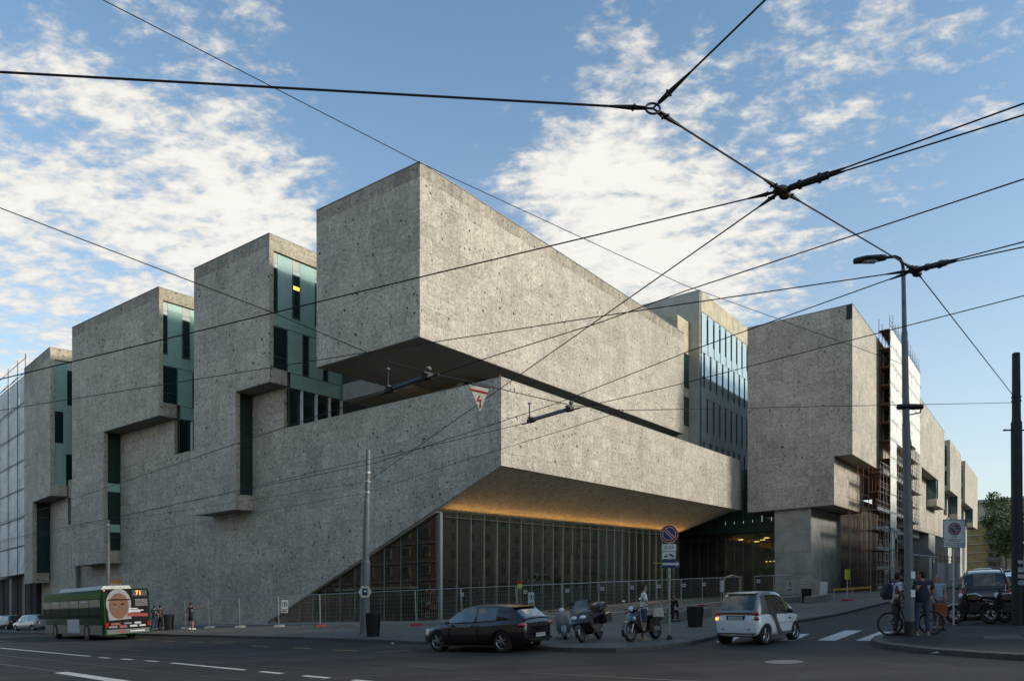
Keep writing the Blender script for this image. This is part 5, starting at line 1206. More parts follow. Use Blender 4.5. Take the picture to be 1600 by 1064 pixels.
def car(label, loc, hd, body, cabin, wheels, paint, group=None, cat='car', cab_paint=None, name='parked_car', glass=None, rim=None, arch=1.09, cut=.36):
    """body: stations (x, half width, z bottom, z top); cabin: stations (x, half width low, z low, half width top, z top, pane flag)"""
    o = empty(name, loc, hd, True); tag(o, label, cat, group)
    def ring(x, w, zb, zt):
        d = zt - zb; P = [(0, zb), (w * .86, zb), (w * .97, zb + d * .14), (w, zb + d * .42), (w * .985, zb + d * .70), (w * .94, zb + d * .90), (w * .84, zt), (w * .45, zt + .012), (0, zt + .016)]
        return [Vector((x, -y, z)) for y, z in P] + [Vector((x, y, z)) for y, z in reversed(P[1:-1])]
    b = MB().loft([ring(*s) for s in body]).build('body', paint, o, smooth=True)
    md = b.modifiers.new('s', 'SUBSURF'); md.levels = md.render_levels = 1
    cuts = []
    for x, y, r, w in wheels:
        c = MB().lathe([(0, -cut / 2), (r * arch, -cut / 2), (r * arch, cut / 2), (0, cut / 2)], 24, Matrix.Translation((x, y + (.06 if y > 0 else -.06), r)) @ Matrix.Rotation(PI / 2, 4, 'X')).build('cutter', BLACK, o)
        q = b.modifiers.new('c', 'BOOLEAN'); q.operation = 'DIFFERENCE'; q.object = c; q.solver = 'EXACT'; cuts.append(c)
    apply_mods(b)
    me = b.data; me.polygons.foreach_set('use_smooth', [True] * len(me.polygons))
    try: me.set_sharp_from_angle(angle=math.radians(38))
    except Exception: pass
    for c in cuts: bpy.data.objects.remove(c)
    for x, y, r, w in wheels: wheel(o, x, y, r, w, 1 if y > 0 else -1, rim)
    # dark liners behind the wheels
    m = MB()
    for x, y, r, w in wheels: s = 1 if y > 0 else -1; m.lathe([(0, 0), (r * arch * .99, 0), (r * arch * .99, .02), (0, .02)], 20, Matrix.Translation((x, y - s * (cut / 2 - .08), r)) @ Matrix.Rotation(PI / 2, 4, 'X'))
    m.build('wheel_liner', BLACK, o)
    # cabin
    cp = MB(); panes = {}
    def cr(s):
        x, wl, zl, wt, zt = s[:5]; d = zt - zl
        return [Vector((x, w, z)) for w, z in ((-wl, zl - .06), (-wl, zl), (-(wl + (wt - wl) * .86), zl + d * .80), (-wt * .93, zt - .02 - d * .02), (-wt * .55, zt), (wt * .55, zt), (wt * .93, zt - .02 - d * .02), ((wl + (wt - wl) * .86), zl + d * .80), (wl, zl), (wl, zl - .06))]
    R = [cr(s) for s in cabin]
    for i in range(len(cabin) - 1):
        flag = cabin[i][5]
        for k in range(9):
            q = [R[i][k], R[i + 1][k], R[i + 1][k + 1], R[i][k + 1]]
            if k == 1 and 's' in flag: panes.setdefault(('L', flag), MB()).face(q)
            elif k == 7 and 's' in flag: panes.setdefault(('R', flag), MB()).face(q)
            elif 2 <= k <= 6 and 'f' in flag and k in (3, 4, 5): panes.setdefault(('F', 'f'), MB()).face(q)
            elif k in (3, 4, 5) and 'r' in flag: panes.setdefault(('B', 'r'), MB()).face(q)
            else: cp.face(q)
    for ring_, fl in ((R[0], 'f'), (R[-1], 'r')): cp.face(ring_)
    cbo = cp.build('cabin', cab_paint or paint, o, smooth=True)
    for (sd, fl), m in panes.items():
        m.build({'F': 'windscreen', 'B': 'rear_window'}.get(sd, 'side_window'), glass or GL_CAR, o, smooth=True, fix=False)
    return o
def plate(par, x, y, z, txt, rz=PI, w=.52, h=.11):
    M = Matrix.Translation((x, y, z)) @ Matrix.Rotation(rz, 4, 'Z') @ Matrix.Rotation(PI / 2, 4, 'Z')
    p = MB().box(-w / 2, w / 2, -.012, 0, -h / 2, h / 2, M).build('number_plate', mat('plate_white', (.5, .52, .52), .5), par)
    m = MB(); 
    for s in (-1, 1): m.box(s * w * .5 - .02, s * w * .5 + .02, -.014, -.012, -h / 2, h / 2, M)
    m.build('plate_band', mat('plate_blue', (.01, .03, .20), .5), p)
    text_mesh('lettering', txt, h * .86, BLACK, p, M @ Matrix.Translation((0, -.0125, 0)) @ Matrix.Rotation(PI / 2, 4, 'X'), .001)
    return p
def lens(par, name, c, r, ma, M=None): return MB().ball(c, *r, 12, 8, M).build(name, ma, par, smooth=True)
def mirror(par, x, y, z, ma):
    s = 1 if y > 0 else -1
    o = MB().ball((x, y + s * .09, z), .06, .10, .065, 10, 6).tube((x, y, z - .03), (x, y + s * .06, z - .01), .02).build('wing_mirror', ma, par, smooth=True); return o
# ---- black hatchback
PBLK = mat('black_car_paint', (.010, .009, .011), .22, .25, .10, 2, coat=1.0)
pf, pr_ = gnd(690, 1017), gnd(787, 1019)
hdg = math.atan2(pf.y - pr_.y, pf.x - pr_.x)
n_ = Vector((math.sin(hdg), -math.cos(hdg), 0))     # to the car's right
mid = (pf + pr_) / 2; fwd = Vector((math.cos(hdg), math.sin(hdg), 0))
loc = mid + n_ * .72; loc.z = G(loc.x)       # near side wheels are the left ones
bodyH = [(-2.14, .60, .42, .80), (-2.08, .72, .30, .98), (-1.90, .83, .24, 1.03), (-1.55, .89, .20, 1.02), (-1.0, .91, .19, .98), (0, .90, .18, .95), (.75, .895, .18, .93), (1.25, .88, .19, .90), (1.70, .84, .20, .82), (2.0, .74, .24, .72), (2.13, .56, .30, .62), (2.17, .38, .36, .56)]
cabH = [(-2.03, .66, 1.0, .56, 1.03, ''), (-1.99, .70, 1.0, .60, 1.07, 'r'), (-1.60, .76, 1.0, .57, 1.37, ''), (-1.48, .765, .995, .575, 1.405, ''), (-1.06, .785, .985, .58, 1.455, 's1'), (-.30, .80, .96, .60, 1.47, ''), (-.22, .80, .955, .60, 1.47, 's2'), (.25, .80, .94, .595, 1.43, 's2'), (.45, .79, .93, .59, 1.37, 's2f'), (1.02, .74, .92, .66, 1.0, 'f'), (1.25, .72, .90, .68, .92, '')]
hb = car('black five door hatchback parked at the kerb in front of the scooters', loc, hdg, bodyH, cabH, [(1.32, .77, .338, .21), (1.32, -.77, .338, .21), (-1.31, .77, .338, .21), (-1.31, -.77, .338, .21)], PBLK, glass=GL_CAR)
for s in (1, -1):
    lens(hb, 'tail_lamp', (-1.98, s * .68, .84), (.13, .20, .075), TAIL, Matrix.Rotation(s * .55, 3, 'Z')); lens(hb, 'headlight', (1.86, s * .62, .68), (.22, .12, .07), LAMPW, Matrix.Rotation(-s * .4, 3, 'Z')); mirror(hb, .78, s * .86, .95, PBLK)
    m = MB()
    for x in (-.18, -1.0): m.box(x - .09, x + .09, s * .905 - .012, s * .905 + .012, .83, .86)
    m.build('door_handle', CHROME, hb)
    m = MB(); m.box(-.385, -.375, s * .898 - .006, s * .898 + .012, .30, .93); m.box(.78, .79, s * .893 - .006, s * .893 + .012, .32, .92); m.build('door_seam', BLACK, hb)
    MB().box(-1.1, 1.0, s * .885 - .02, s * .885 + .02, .175, .235).build('side_sill', BLACK, hb)
    MB().tube((-2.10, s * .46, .30), (-2.17, s * .46, .30), .045).build('exhaust_tip', CHROME, hb)
MB().box(-2.18, -2.12, -.62, .62, .36, .43).build('bumper_insert', BLACK, hb); MB().box(-2.165, -2.10, -.60, .60, .585, .60).build('chrome_strip', CHROME, hb)
MB().tube((-2.10, 0, .88), (-2.125, 0, .88), .055, .05, 14).build('round_badge', CHROME, hb)
text_mesh('lettering', 'Giulietta', .08, CHROME, hb, Matrix.Translation((-2.125, 0, .775)) @ Matrix.Rotation(-PI / 2, 4, 'Z') @ Matrix.Rotation(PI / 2, 4, 'X'), .003)
plate(hb, -2.165, 0, .51, 'EN 455JB', rz=PI)
MB().loft([[Vector((x, y, z)) for x, z in ((-1.55, 1.395), (-1.69, 1.372), (-1.69, 1.352), (-1.55, 1.375))] for y in (-.55, .55)]).build('roof_spoiler', PBLK, hb)
MB().tube((-1.95, 0, 1.06), (-1.80, -.38, 1.14), .01).build('rear_wiper', BLACK, hb)
m = MB()
for s in (1, -1): m.ball((.1, s * .38, .92), .10, .22, .32, 8, 6); m.ball((-.9, s * .38, .85), .10, .25, .30, 8, 6)
m.build('seats', BLACK, hb)
# ---- white two seater
PWHT = mat('white_car_paint', (.74, .78, .82), .28, 0, .05, 2, coat=1.0); PGRY = mat('silver_grey_shell', (.20, .205, .21), .3, .6, .08, 2, coat=.8)
wr, wf = gnd(1188, 1007), gnd(1252, 999)
hd2 = math.atan2(wf.y - wr.y, wf.x - wr.x) + .13; nr = Vector((math.sin(hd2), -math.cos(hd2), 0))
mid = (wr + wf) / 2; loc = mid - nr * .66; loc.x -= .06; loc.z = G(loc.x)
bodyS = [(-1.30, .55, .34, .72), (-1.26, .68, .26, .88), (-1.12, .76, .22, .96), (-.80, .78, .20, .97), (-.3, .775, .19, .95), (.3, .77, .19, .92), (.75, .76, .20, .90), (1.0, .73, .21, .86), (1.22, .66, .25, .76), (1.34, .50, .32, .62), (1.37, .34, .38, .54)]
cabS = [(-1.23, .66, .93, .58, .97, ''), (-1.20, .69, .93, .58, 1.02, 'r'), (-.98, .715, .95, .56, 1.44, ''), (-.88, .725, .95, .56, 1.505, ''), (-.74, .73, .945, .565, 1.54, ''), (-.66, .73, .94, .565, 1.55, 's1'), (-.2, .73, .93, .565, 1.56, 's1'), (.12, .73, .92, .56, 1.535, 's1'), (.36, .72, .915, .56, 1.45, 's1f'), (.66, .70, .90, .575, 1.24, 'f'), (1.02, .66, .87, .60, .93, 'f'), (1.14, .62, .84, .58, .86, '')]
sm = car('small white two seater car with grey shell standing before the crossing', loc, hd2, bodyS, cabS, [(.94, .64, .29, .17), (.94, -.64, .29, .17), (-.87, .64, .30, .20), (-.87, -.64, .30, .20)], PWHT, cab_paint=PGRY, glass=GL_CARD, name='two_seater_car')
for s in (1, -1):
    for z in (.92, .77): lens(sm, 'tail_lamp', (-1.215, s * .62, z), (.06, .10, .065), AMBER if (s == 1 and z < .8) else TAIL)
    lens(sm, 'headlight', (1.18, s * .55, .70), (.14, .11, .09), LAMPW); mirror(sm, .40, s * .74, .93, BLACK)
    y = s * .782
    pts = [(-.62, .96), (-.42, .96), (-.36, .62), (-.16, .30), (.52, .24), (.52, .31), (-.10, .38), (-.26, .62), (-.30, .96)]
    MB().prism([(-.66, .96), (-.46, .70), (-.24, .33), (-.05, .25), (.55, .25), (.55, .32), (.0, .33), (-.12, .40), (-.32, .72), (-.42, .96)], y - .016, y + .004).build('safety_cell', PGRY, sm)
    m = MB(); m.box(-.33, -.325, y - .006, y + .002, .74, .95); m.box(.60, .606, y - .01, y - .004, .26, .90); m.box(-.32, .6, y - .006, y + .002, .60, .606); m.build('door_seam', BLACK, sm)
    MB().box(.45, .56, y - .005, y + .016, .70, .73).build('door_handle', BLACK, sm)
MB().box(-1.30, -1.20, -.50, .50, .94, .965).build('tailgate_edge', PGRY, sm)
MB().box(-1.285, -1.22, -.52, .52, .63, .642).build('tailgate_seam', BLACK, sm); MB().box(-1.30, -1.24, -.60, .60, .33, .36).build('bumper_seam', DSTEEL, sm)
MB().box(-1.285, -1.25, -.30, .30, .715, .86).build('plate_recess', BLACK, sm); plate(sm, -1.286, 0, .785, 'CJ 567ZV', rz=PI, w=.50)
for s in (-1, 1): MB().tube((-1.31, s * .42, .47), (-1.27, s * .42, .47), .025).build('parking_sensor', DSTEEL, sm)
MB().loft([[Vector((x, y, z)) for x, z in ((-.80, 1.54), (-1.0, 1.50), (-1.0, 1.48), (-.80, 1.52))] for y in (-.50, .50)]).build('roof_spoiler', PGRY, sm)
MB().tube((-1.17, 0, 1.05), (-1.10, -.35, 1.12), .01).build('rear_wiper', BLACK, sm)
m = MB()
for s in (1, -1): m.ball((-.35, s * .33, .95), .10, .22, .34, 8, 6)
m.build('seats', BLACK, sm)
# ---- generic parked cars
def plain_car(label, loc, hd, paint, scale=1.0, tall=1.0, group=None, name='parked_car', rails=False, glass=GL_CARD):
    k = scale
    def B_(L): return [(x * k, w * k, zb * k, zt * k * tall) for x, w, zb, zt in L]
    def C_(L): return [(x * k, wl * k, zl * k * tall, wt * k, zt * k * tall, f) for x, wl, zl, wt, zt, f in L]
    body_ = [(-2.0, .58, .40, .78), (-1.95, .72, .30, .95), (-1.75, .80, .24, 1.0), (-1.2, .84, .20, .98), (0, .84, .19, .95), (.8, .83, .19, .92), (1.4, .80, .20, .84), (1.85, .68, .25, .72), (2.0, .45, .34, .58)]
    cab_ = [(-1.92, .66, .95, .60, .98, ''), (-1.88, .70, .95, .60, 1.02, 'r'), (-1.60, .73, .96, .60, 1.38, ''), (-1.45, .74, .95, .60, 1.43, 's1'), (-.40, .76, .94, .62, 1.47, ''), (-.30, .76, .93, .62, 1.47, 's2'), (.45, .76, .92, .60, 1.42, 's2'), (.62, .75, .91, .60, 1.36, 's2f'), (1.05, .71, .90, .62, .98, 'f'), (1.2, .68, .88, .64, .90, '')]
    o = car(label, loc, hd, B_(body_), C_(cab_), [(1.25 * k, .70 * k, .31 * k, .2), (1.25 * k, -.70 * k, .31 * k, .2), (-1.22 * k, .70 * k, .31 * k, .2), (-1.22 * k, -.70 * k, .31 * k, .2)], paint, group, glass=glass, name=name)
    for s in (1, -1):
        lens(o, 'tail_lamp', (-1.87 * k, s * .66 * k, .84 * k * tall), (.10, .10, .12), TAIL); lens(o, 'headlight', (1.78 * k, s * .55 * k, .68 * k * tall), (.16, .12, .08), LAMPW); mirror(o, .66 * k, s * .80 * k, .94 * k * tall, paint)
        if rails: MB().path([Vector((x * k, s * .52 * k, z * k * tall)) for x, z in ((-1.45, 1.43), (-1.35, 1.50), (.3, 1.50), (.42, 1.43))], .022, 6).build('roof_rail', CHROME, o)
    m = MB(); m.box(-2.02 * k, -1.93 * k, -.62 * k, .62 * k, .36, .42); m.build('bumper_strip', BLACK, o)
    plate(o, -2.015 * k, 0, .60 * k * tall, 'CA 318DK')
    return o
PSIL = mat('silver_car_paint', (.38, .39, .40), .3, .5, .06, 2, coat=.9); PDRK = mat('anthracite_car_paint', (.02, .021, .024), .25, .3, .08, 2, coat=1); PRED = mat('dark_red_car_paint', (.10, .012, .015), .25, .2, .08, 2, coat=1); PBLU = mat('dark_blue_car_paint', (.012, .02, .05), .25, .3, .08, 2, coat=1)
def onroad(px, py, dx=0): p = gnd(px, py); return p
p = gnd(52, 986); plain_car('silver estate car waiting in front of the green bus at the left', p, HEAD_U + .12, PSIL)
p = gnd(12, 985); plain_car('dark car cut by the left edge beside the silver car', p, HEAD_U + .10, PDRK)
p = gnd(1540, 966); plain_car('dark off-roader with chrome roof rails parked at the right corner', p, HEAD_V + .06, PBLK, 1.06, 1.20, rails=True, name='parked_car')
# cars along the right kerb of the side street and in its far end
V0 = [(9, -23.6, PDRK, 'black car parked directly beyond the off-roader'), (16, -23.7, PSIL, 'silver car parked two places beyond the off-roader'), (24, -23.7, PBLU, 'dark blue car parked further up the side street'), (60, -23.5, PDRK, 'dark car far up the side street on the right kerb'), (75, -23.5, PSIL, 'pale car far up the side street on the right kerb'), (98, -23.4, PRED, 'dark red car near the far end of the side street'), (120, -21.0, PDRK, 'dark car driving at the far end of the side street'), (36, -23.6, PSIL, 'silver car in the middle of the parked row up the side street')]
for a, b, pt, lb in V0:
    loc = BW(a, b, 0); plain_car(lb, loc, HEAD_V, pt, 1.0, 1.04, 'cars along the side street')
# white van
vb = [(-2.4, .80, .35, 1.2), (-2.35, .92, .28, 1.25), (-1.5, .95, .24, 1.2), (0, .95, .22, 1.15), (1.3, .94, .22, 1.1), (2.0, .88, .25, 1.0), (2.35, .70, .32, .85)]
vc = [(-2.36, .86, 1.18, .78, 1.3, 'r'), (-2.25, .88, 1.18, .78, 1.85, ''), (-2.1, .88, 1.16, .78, 1.9, 's1'), (0, .88, 1.13, .78, 1.95, ''), (.1, .88, 1.12, .78, 1.95, 's2'), (1.0, .87, 1.10, .76, 1.88, 's2f'), (1.7, .84, 1.08, .74, 1.2, 'f'), (1.9, .82, 1.05, .74, 1.05, '')]
vl = BW(52, -20.9, 0)
vn = car('white van driving away up the side street', vl, HEAD_V, vb, vc, [(1.5, .80, .33, .22), (1.5, -.80, .33, .22), (-1.4, .80, .33, .22), (-1.4, -.80, .33, .22)], WHITE, cat='van', name='van', glass=GL_CARD)
for s in (1, -1): MB().box(-2.42, -2.36, s * .84 - .06, s * .84 + .06, .9, 1.3).build('tail_lamp', TAIL, vn)
MB().box(-2.44, -2.38, -.26, .26, .62, .74).build('number_plate', PALE, vn); MB().box(-2.44, -2.36, -.8, .8, .36, .5).build('bumper', BLACK, vn)
# ---- the green city bus, seen from behind
rl, rr_ = gnd(178, 992.5), gnd(238, 990); 
bl = Vector((rl.x, rl.y, 0)); br2 = Vector((rr_.x, rr_.y, 0))
hb_ = math.atan2(.69, -.72); fw = Vector((math.cos(hb_), math.sin(hb_), 0)); rt = Vector((math.sin(hb_), -math.cos(hb_), 0))
cen = Vector((-22.5, 42.0, 0)) + rt * 1.25; cen.z = G(cen.x)
BU = empty('city_bus', cen, hb_, True); tag(BU, 'green city bus with a face advertisement and number 71 on its back', 'bus')
GRN = mat('bus_green', (.004, .048, .007), .5, 0, .2, 1.5, spec=.04); LGR = mat('bus_light_green', (.045, .14, .018), .45, 0, .1, 1.5, spec=.05); BGR = mat('bus_grey_skirt', (.10, .105, .11), .45, .2, .12, 2)
BGL = glass_mat('bus_glass', (.1, .2, .1), .10, .45, .03, body=(.014, .035, .012))
LB, HW, HB = 11.3, 1.25, 2.86
def bring(x, k=1, zt=HB): return [Vector((x, y * HW * k, z)) for y, z in ((-1, .30), (-1, zt - .25), (-.95, zt - .08), (-.85, zt), (.85, zt), (.95, zt - .08), (1, zt - .25), (1, .30))]
m = MB(); m.loft([bring(.05, .985, HB - .03), bring(.14, 1), bring(LB - .3, 1), bring(LB, .94, HB - .1)]); m.build('body', GRN, BU, smooth=True)
for s in (1, -1):
    y = s * HW
    MB().box(.35, LB - .3, y - .004, y + .012, .31, .86).build('skirt', BGR, BU)
    MB().box(.4, LB - .3, y - .004, y + .010, 2.36, 2.72).build('light_band', LGR, BU)
    for k in range(6):
        x0 = .55 + k * 1.82
        MB().box(x0, x0 + 1.74, y - .002, y + .014, 1.26, 2.30).build('side_window', BGL, BU)
    for k in (1, 2, 4): MB().box(.9 + k * 1.82, 1.9 + k * 1.82, y + .010, y + .018, 2.16, 2.26).build('window_strip', PALE, BU)
    for x in (2.9, 8.9):
        wheel(BU, x, s * 1.10, .48, .28, s, GSTEEL, 6); MB().lathe([(.0, 0), (.53, 0), (.53, .02), (0, .02)], 24, Matrix.Translation((x, y + s * .002 + (.012 if s > 0 else .008), .46)) @ Matrix.Rotation(PI / 2, 4, 'X')).build('wheel_arch', BLACK, BU)
        M = Matrix.Translation((x, y + s * .018, .48)) @ Matrix.Rotation(PI / 2, 4, 'X'); MB().lathe([(.30, -.02), (.46, -.02), (.48, 0), (.46, .02), (.30, .02)], 24, M, True).build('tyre_face', RUBBER, BU); MB().lathe([(0, -.015), (.29, -.015), (.29, .015), (0, .015)], 18, M).build('hub_face', GSTEEL, BU)
    MB().box(4.2, 6.4, y + .004, y + .016, .4, 1.2).build('side_panel', PALE if s > 0 else BGR, BU)
MB().loft([[Vector((x, y, z)) for y, z in ((-.85, HB), (-.7, HB + .22), (.7, HB + .22), (.85, HB))] for x in (1.6, 2.2, 8.5, 9.5)]).build('roof_unit', mat('bus_roof_white', (.42, .42, .38), .5), BU)
# back of the bus: printed advertisement
ADK = mat('ad_black', (.012, .012, .013), .6, spec=.05); ADG = mat('ad_grey', (.16, .16, .17), .6); SK1 = mat('ad_skin', (.17, .09, .058), .6, var=.25, scale=2.5, spec=.05); SK2 = mat('ad_skin_shadow', (.10, .05, .033), .6); SCARF = mat('ad_scarf', (.22, .21, .22), .6, var=.3, scale=5); LIP = mat('ad_lip', (.22, .055, .05), .6)
def back(name, poly, layer, ma, par=None):
    """flat print on the rear: u to the right as seen from behind (-y), z up"""
    m = MB(); x = .04 - layer * .004; n = len(poly); m.face([Vector((x, -u, z)) for u, z in poly]); return m.build(name, ma, par or BU)
def ell(cx, cz, rx, rz, n=24, a0=0, a1=2 * PI): return [(cx + rx * math.cos(a0 + (a1 - a0) * k / n), cz + rz * math.sin(a0 + (a1 - a0) * k / n)) for k in range(n)]
ad = back('advertisement', [(-1.14, .62), (1.17, .62), (1.17, 2.84), (-1.14, 2.84)], 1, ADK)
back('print_scarf', ell(-.45, 2.03, .66, .84), 2, SCARF, ad); back('print_scarf', [(-.98, 1.1), (.2, 1.15), (.14, 1.9), (-1.05, 1.9)], 2.5, SCARF, ad)
back('print_face', ell(-.45, 1.90, .52, .72), 3.5, SK1, ad)
for sx in (-1, 1):
    back('print_eye', ell(-.45 + sx * .20, 1.98, .11, .035, 12), 4.5, ADK, ad); back('print_brow', [(-.45 + sx * .08, 2.07), (-.45 + sx * .34, 2.10), (-.45 + sx * .34, 2.13), (-.45 + sx * .08, 2.105)], 4.5, SK2, ad); back('print_cheek', ell(-.45 + sx * .33, 1.72, .12, .28, 12), 4.2, SK2, ad)
back('print_nose', [(-.50, 1.98), (-.44, 1.98), (-.36, 1.70), (-.45, 1.67), (-.55, 1.70)], 4.6, SK2, ad); back('print_mouth', ell(-.44, 1.49, .17, .045, 14), 4.6, LIP, ad); back('print_mouth_line', [(-.60, 1.487), (-.28, 1.487), (-.28, 1.497), (-.60, 1.497)], 5.2, ADK, ad); back('print_scarf_edge', [(-1.02, 2.22), (.14, 2.20), (.14, 2.27), (-1.0, 2.30)], 4.8, ADK, ad)
back('red_band', [(-.02, 1.30), (1.10, 1.24), (1.10, 1.42), (.0, 1.48)], 5, mat('ad_red', (.26, .02, .02), .6), ad)
for z, u0, u1 in ((1.70, .08, .55), (1.60, .08, .86), (1.52, .04, .70)): back('ad_line', [(u0, z), (u1, z - .02), (u1, z + .04), (u0, z + .06)], 5, PALE, ad)
for j in range(6): back('grille_line', [(.42, 1.86 + j * .07), (1.1, 1.86 + j * .07), (1.1, 1.90 + j * .07), (.42, 1.90 + j * .07)], 4, ADG, ad)
back('indicator_window', [(.30, 2.42), (1.08, 2.42), (1.08, 2.76), (.30, 2.76)], 4, BLACK, ad)
MO = Matrix.Translation((.018, -.62, 2.59)) @ Matrix.Rotation(-PI / 2, 4, 'Z') @ Matrix.Rotation(PI / 2, 4, 'X')
text_mesh('route_number', '71', .34, mat('orange_led', (1.0, .28, .04), .4, emit=1.6), BU, MO, .002)
for i, (u0, u1, z0, z1, ma) in enumerate(((-1.12, 1.15, .34, .60, BGR), (-1.0, -.55, .68, .80, ADG), (-.45, -.05, .66, .82, LIP), (.1, .5, .70, .80, PALE), (.6, .95, .70, .80, PALE), (-.9, -.4, .84, .96, LIP), (-.2, .2, .86, .96, ADG), (.35, .7, .86, .96, PALE), (-.6, -.1, .40, .52, LIP), (.1, .9, .42, .50, PALE))): back('lower_print', [(u0, z0), (u1, z0), (u1, z1), (u0, z1)], 3 + (i > 0) * .8, ma, ad)
for s in (1, -1): MB().box(-.02, .06, s * 1.12 - .08, s * 1.12 + .08, .72, .98).build('tail_lamp', TAIL, BU)
lens(BU, 'corner_lamp', (.06, 1.2, 2.76), (.06, .09, .07), TAIL)
# ================================================================== SCOOTERS AND MOTORCYCLES
def tw_wheel(par, x, r, w, rimm=ALLOY, n=5):
    M = Matrix.Translation((x, 0, r)) @ Matrix.Rotation(PI / 2, 4, 'X'); h = w / 2; ri = r * .68
    t = MB().lathe([(ri, -h * .7), (r * .88, -h), (r * .98, -h * .5), (r, 0), (r * .98, h * .5), (r * .88, h), (ri, h * .7)], 24, M, True).build('wheel', RUBBER, par, smooth=True)
    m = MB(); m.lathe([(ri * 1.01, -h * .6), (ri * 1.01, h * .6), (ri * .9, h * .5), (ri * .9, -h * .5)], 22, M, True); m.lathe([(0, -h * .9), (ri * .2, -h * .9), (ri * .2, h * .9), (0, h * .9)], 12, M)
    for k in range(n): a = 2 * PI * k / n + .3; m.tube(M @ Vector((0, 0, 0)), M @ Vector((math.cos(a) * ri * .95, math.sin(a) * ri * .95, 0)), r * .055, r * .05, 5)
    m.build('rim', rimm, t); MB().lathe([(ri * .35, h * .95), (ri * .75, h * .95), (ri * .75, h * .85), (ri * .35, h * .85)], 18, M, True).build('brake_disc', STEEL, t); return t
def scooter(label, loc, hd, paint, kind, lean=.10):
    """kind: 'classic', 'touring', 'big_wheel'; forward +x, leaning on its side stand"""
    o = empty('scooter', loc); tag(o, label, 'scooter', 'scooters parked on the pavement')
    o.rotation_euler = (Matrix.Rotation(-TILT, 4, 'Y') @ Matrix.Rotation(hd, 4, 'Z') @ Matrix.Rotation(lean, 4, 'X')).to_euler()
    wb, r = {'classic': (1.22, .225), 'touring': (1.52, .29), 'big_wheel': (1.36, .315)}[kind]
    xf, xr = wb / 2 + .05, -wb / 2 + .05
    tw_wheel(o, xf, r, .11, GSTEEL); tw_wheel(o, xr, r, .125, GSTEEL)
    st = Vector((xf - .36, 0, .95 if kind != 'classic' else .92)); ax0 = Vector((xf, 0, r))
    m = MB()
    for y in (-.075, .075): m.tube(ax0 + Vector((0, y, 0)), ax0.lerp(st, .55) + Vector((0, y, 0)), .022, .025)
    m.tube(ax0.lerp(st, .45), st + Vector((0, 0, .03)), .03); m.build('fork', STEEL if kind == 'big_wheel' else DSTEEL, o)
    # front mudguard
    mg = MB(); rings = []
    for k in range(9):
        a = -.35 + k * 2.3 / 8; R = r + .045
        rings.append([Vector((xf + R * math.cos(a) * q, y, r + R * math.sin(a) * q)) for y, q in ((-.085, .90), (-.06, 1.0), (0, 1.03), (.06, 1.0), (.085, .90), (0, .97))])
    mg.loft(rings); mg.build('front_mudguard', paint, o, smooth=True)
    if kind == 'classic':
        MB().pillow([(xf - .10, .30), (xf - .02, .55), (xf - .14, .95), (xf - .22, .96), (xf - .26, .60), (xf - .30, .26)], .24, .05, .75).build('leg_shield', paint, o, smooth=True)
        MB().pillow([(xf - .26, .27), (xf - .27, .21), (xr + .38, .21), (xr + .36, .28)], .23, .02).build('footboard', paint, o, smooth=True)
        MB().pillow([(xr + .42, .28), (xr + .40, .62), (xr + .10, .74), (xr - .25, .68), (xr - .38, .50), (xr - .28, .32), (xr + .1, .26)], .21, .09, .6).build('rear_body', paint, o, smooth=True)
        for s in (1, -1): MB().ball((xr + .02, s * .20, .44), .27, .10, .19, 12, 8).build('side_cowl', paint, o, smooth=True)
        MB().pillow([(xr + .46, .72), (xr + .40, .80), (xr + .1, .80), (xr - .28, .84), (xr - .34, .77), (xr - .2, .70)], .16, .05, .6).build('seat', mat('brown_seat', (.10, .035, .02), .6), o, smooth=True)
        hz = .98; lens(o, 'headlight', (st.x + .12, 0, 1.0), (.06, .09, .09), LAMPW); MB().ball((st.x + .02, 0, .99), .14, .13, .09, 10, 7).build('handlebar_cowl', paint, o, smooth=True)
    elif kind == 'big_wheel':
        MB().pillow([(xf - .16, .42), (xf - .10, .62), (xf - .26, .95), (xf - .36, .98), (xf - .38, .62), (xf - .44, .28)], .22, .06, .7).build('leg_shield', paint, o, smooth=True)
        MB().pillow([(xf - .37, .90), (xf - .40, .92), (xf - .50, .30), (xf - .46, .28)], .19, .01).build('inner_shield', mat('grey_inner_shield', (.30, .28, .26), .6), o)
        MB().pillow([(xf - .44, .32), (xf - .44, .24), (xr + .40, .24), (xr + .38, .33)], .19, .02).build('footboard', BLACK, o, smooth=True)
        MB().pillow([(xr + .46, .30), (xr + .44, .66), (xr + .1, .76), (xr - .42, .88), (xr - .50, .80), (xr - .30, .60), (xr + .05, .42), (xr + .25, .30)], .17, .06, .6).build('rear_body', paint, o, smooth=True)
        MB().pillow([(xr + .50, .70), (xr + .44, .78), (xr + .05, .83), (xr - .38, .93), (xr - .42, .86), (xr + .1, .74)], .15, .04, .6).build('seat', BLACK, o, smooth=True)
        MB().box(xr - .62, xr - .30, -.13, .13, .90, .925).build('luggage_rack', CHROME, o)
        lens(o, 'headlight', (st.x + .16, 0, 1.02), (.07, .10, .09), LAMPW); MB().ball((st.x + .05, 0, 1.0), .16, .17, .12, 10, 7).build('handlebar_cowl', paint, o, smooth=True)
        lens(o, 'indicator', (xf - .13, .14, .72), (.05, .05, .06), LAMPW)
    else:
        MB().pillow([(xf + .16, .62), (xf + .05, .86), (xf - .16, 1.04), (xf - .40, 1.06), (xf - .50, .70), (xf - .48, .26), (xf - .20, .34), (xf - .02, .55)], .33, .10, .6).build('front_fairing', paint, o, smooth=True)
        for s in (1, -1): lens(o, 'headlight', (xf + .04, s * .15, .80), (.09, .12, .06), LAMPW, Matrix.Rotation(.5, 3, 'Y'))
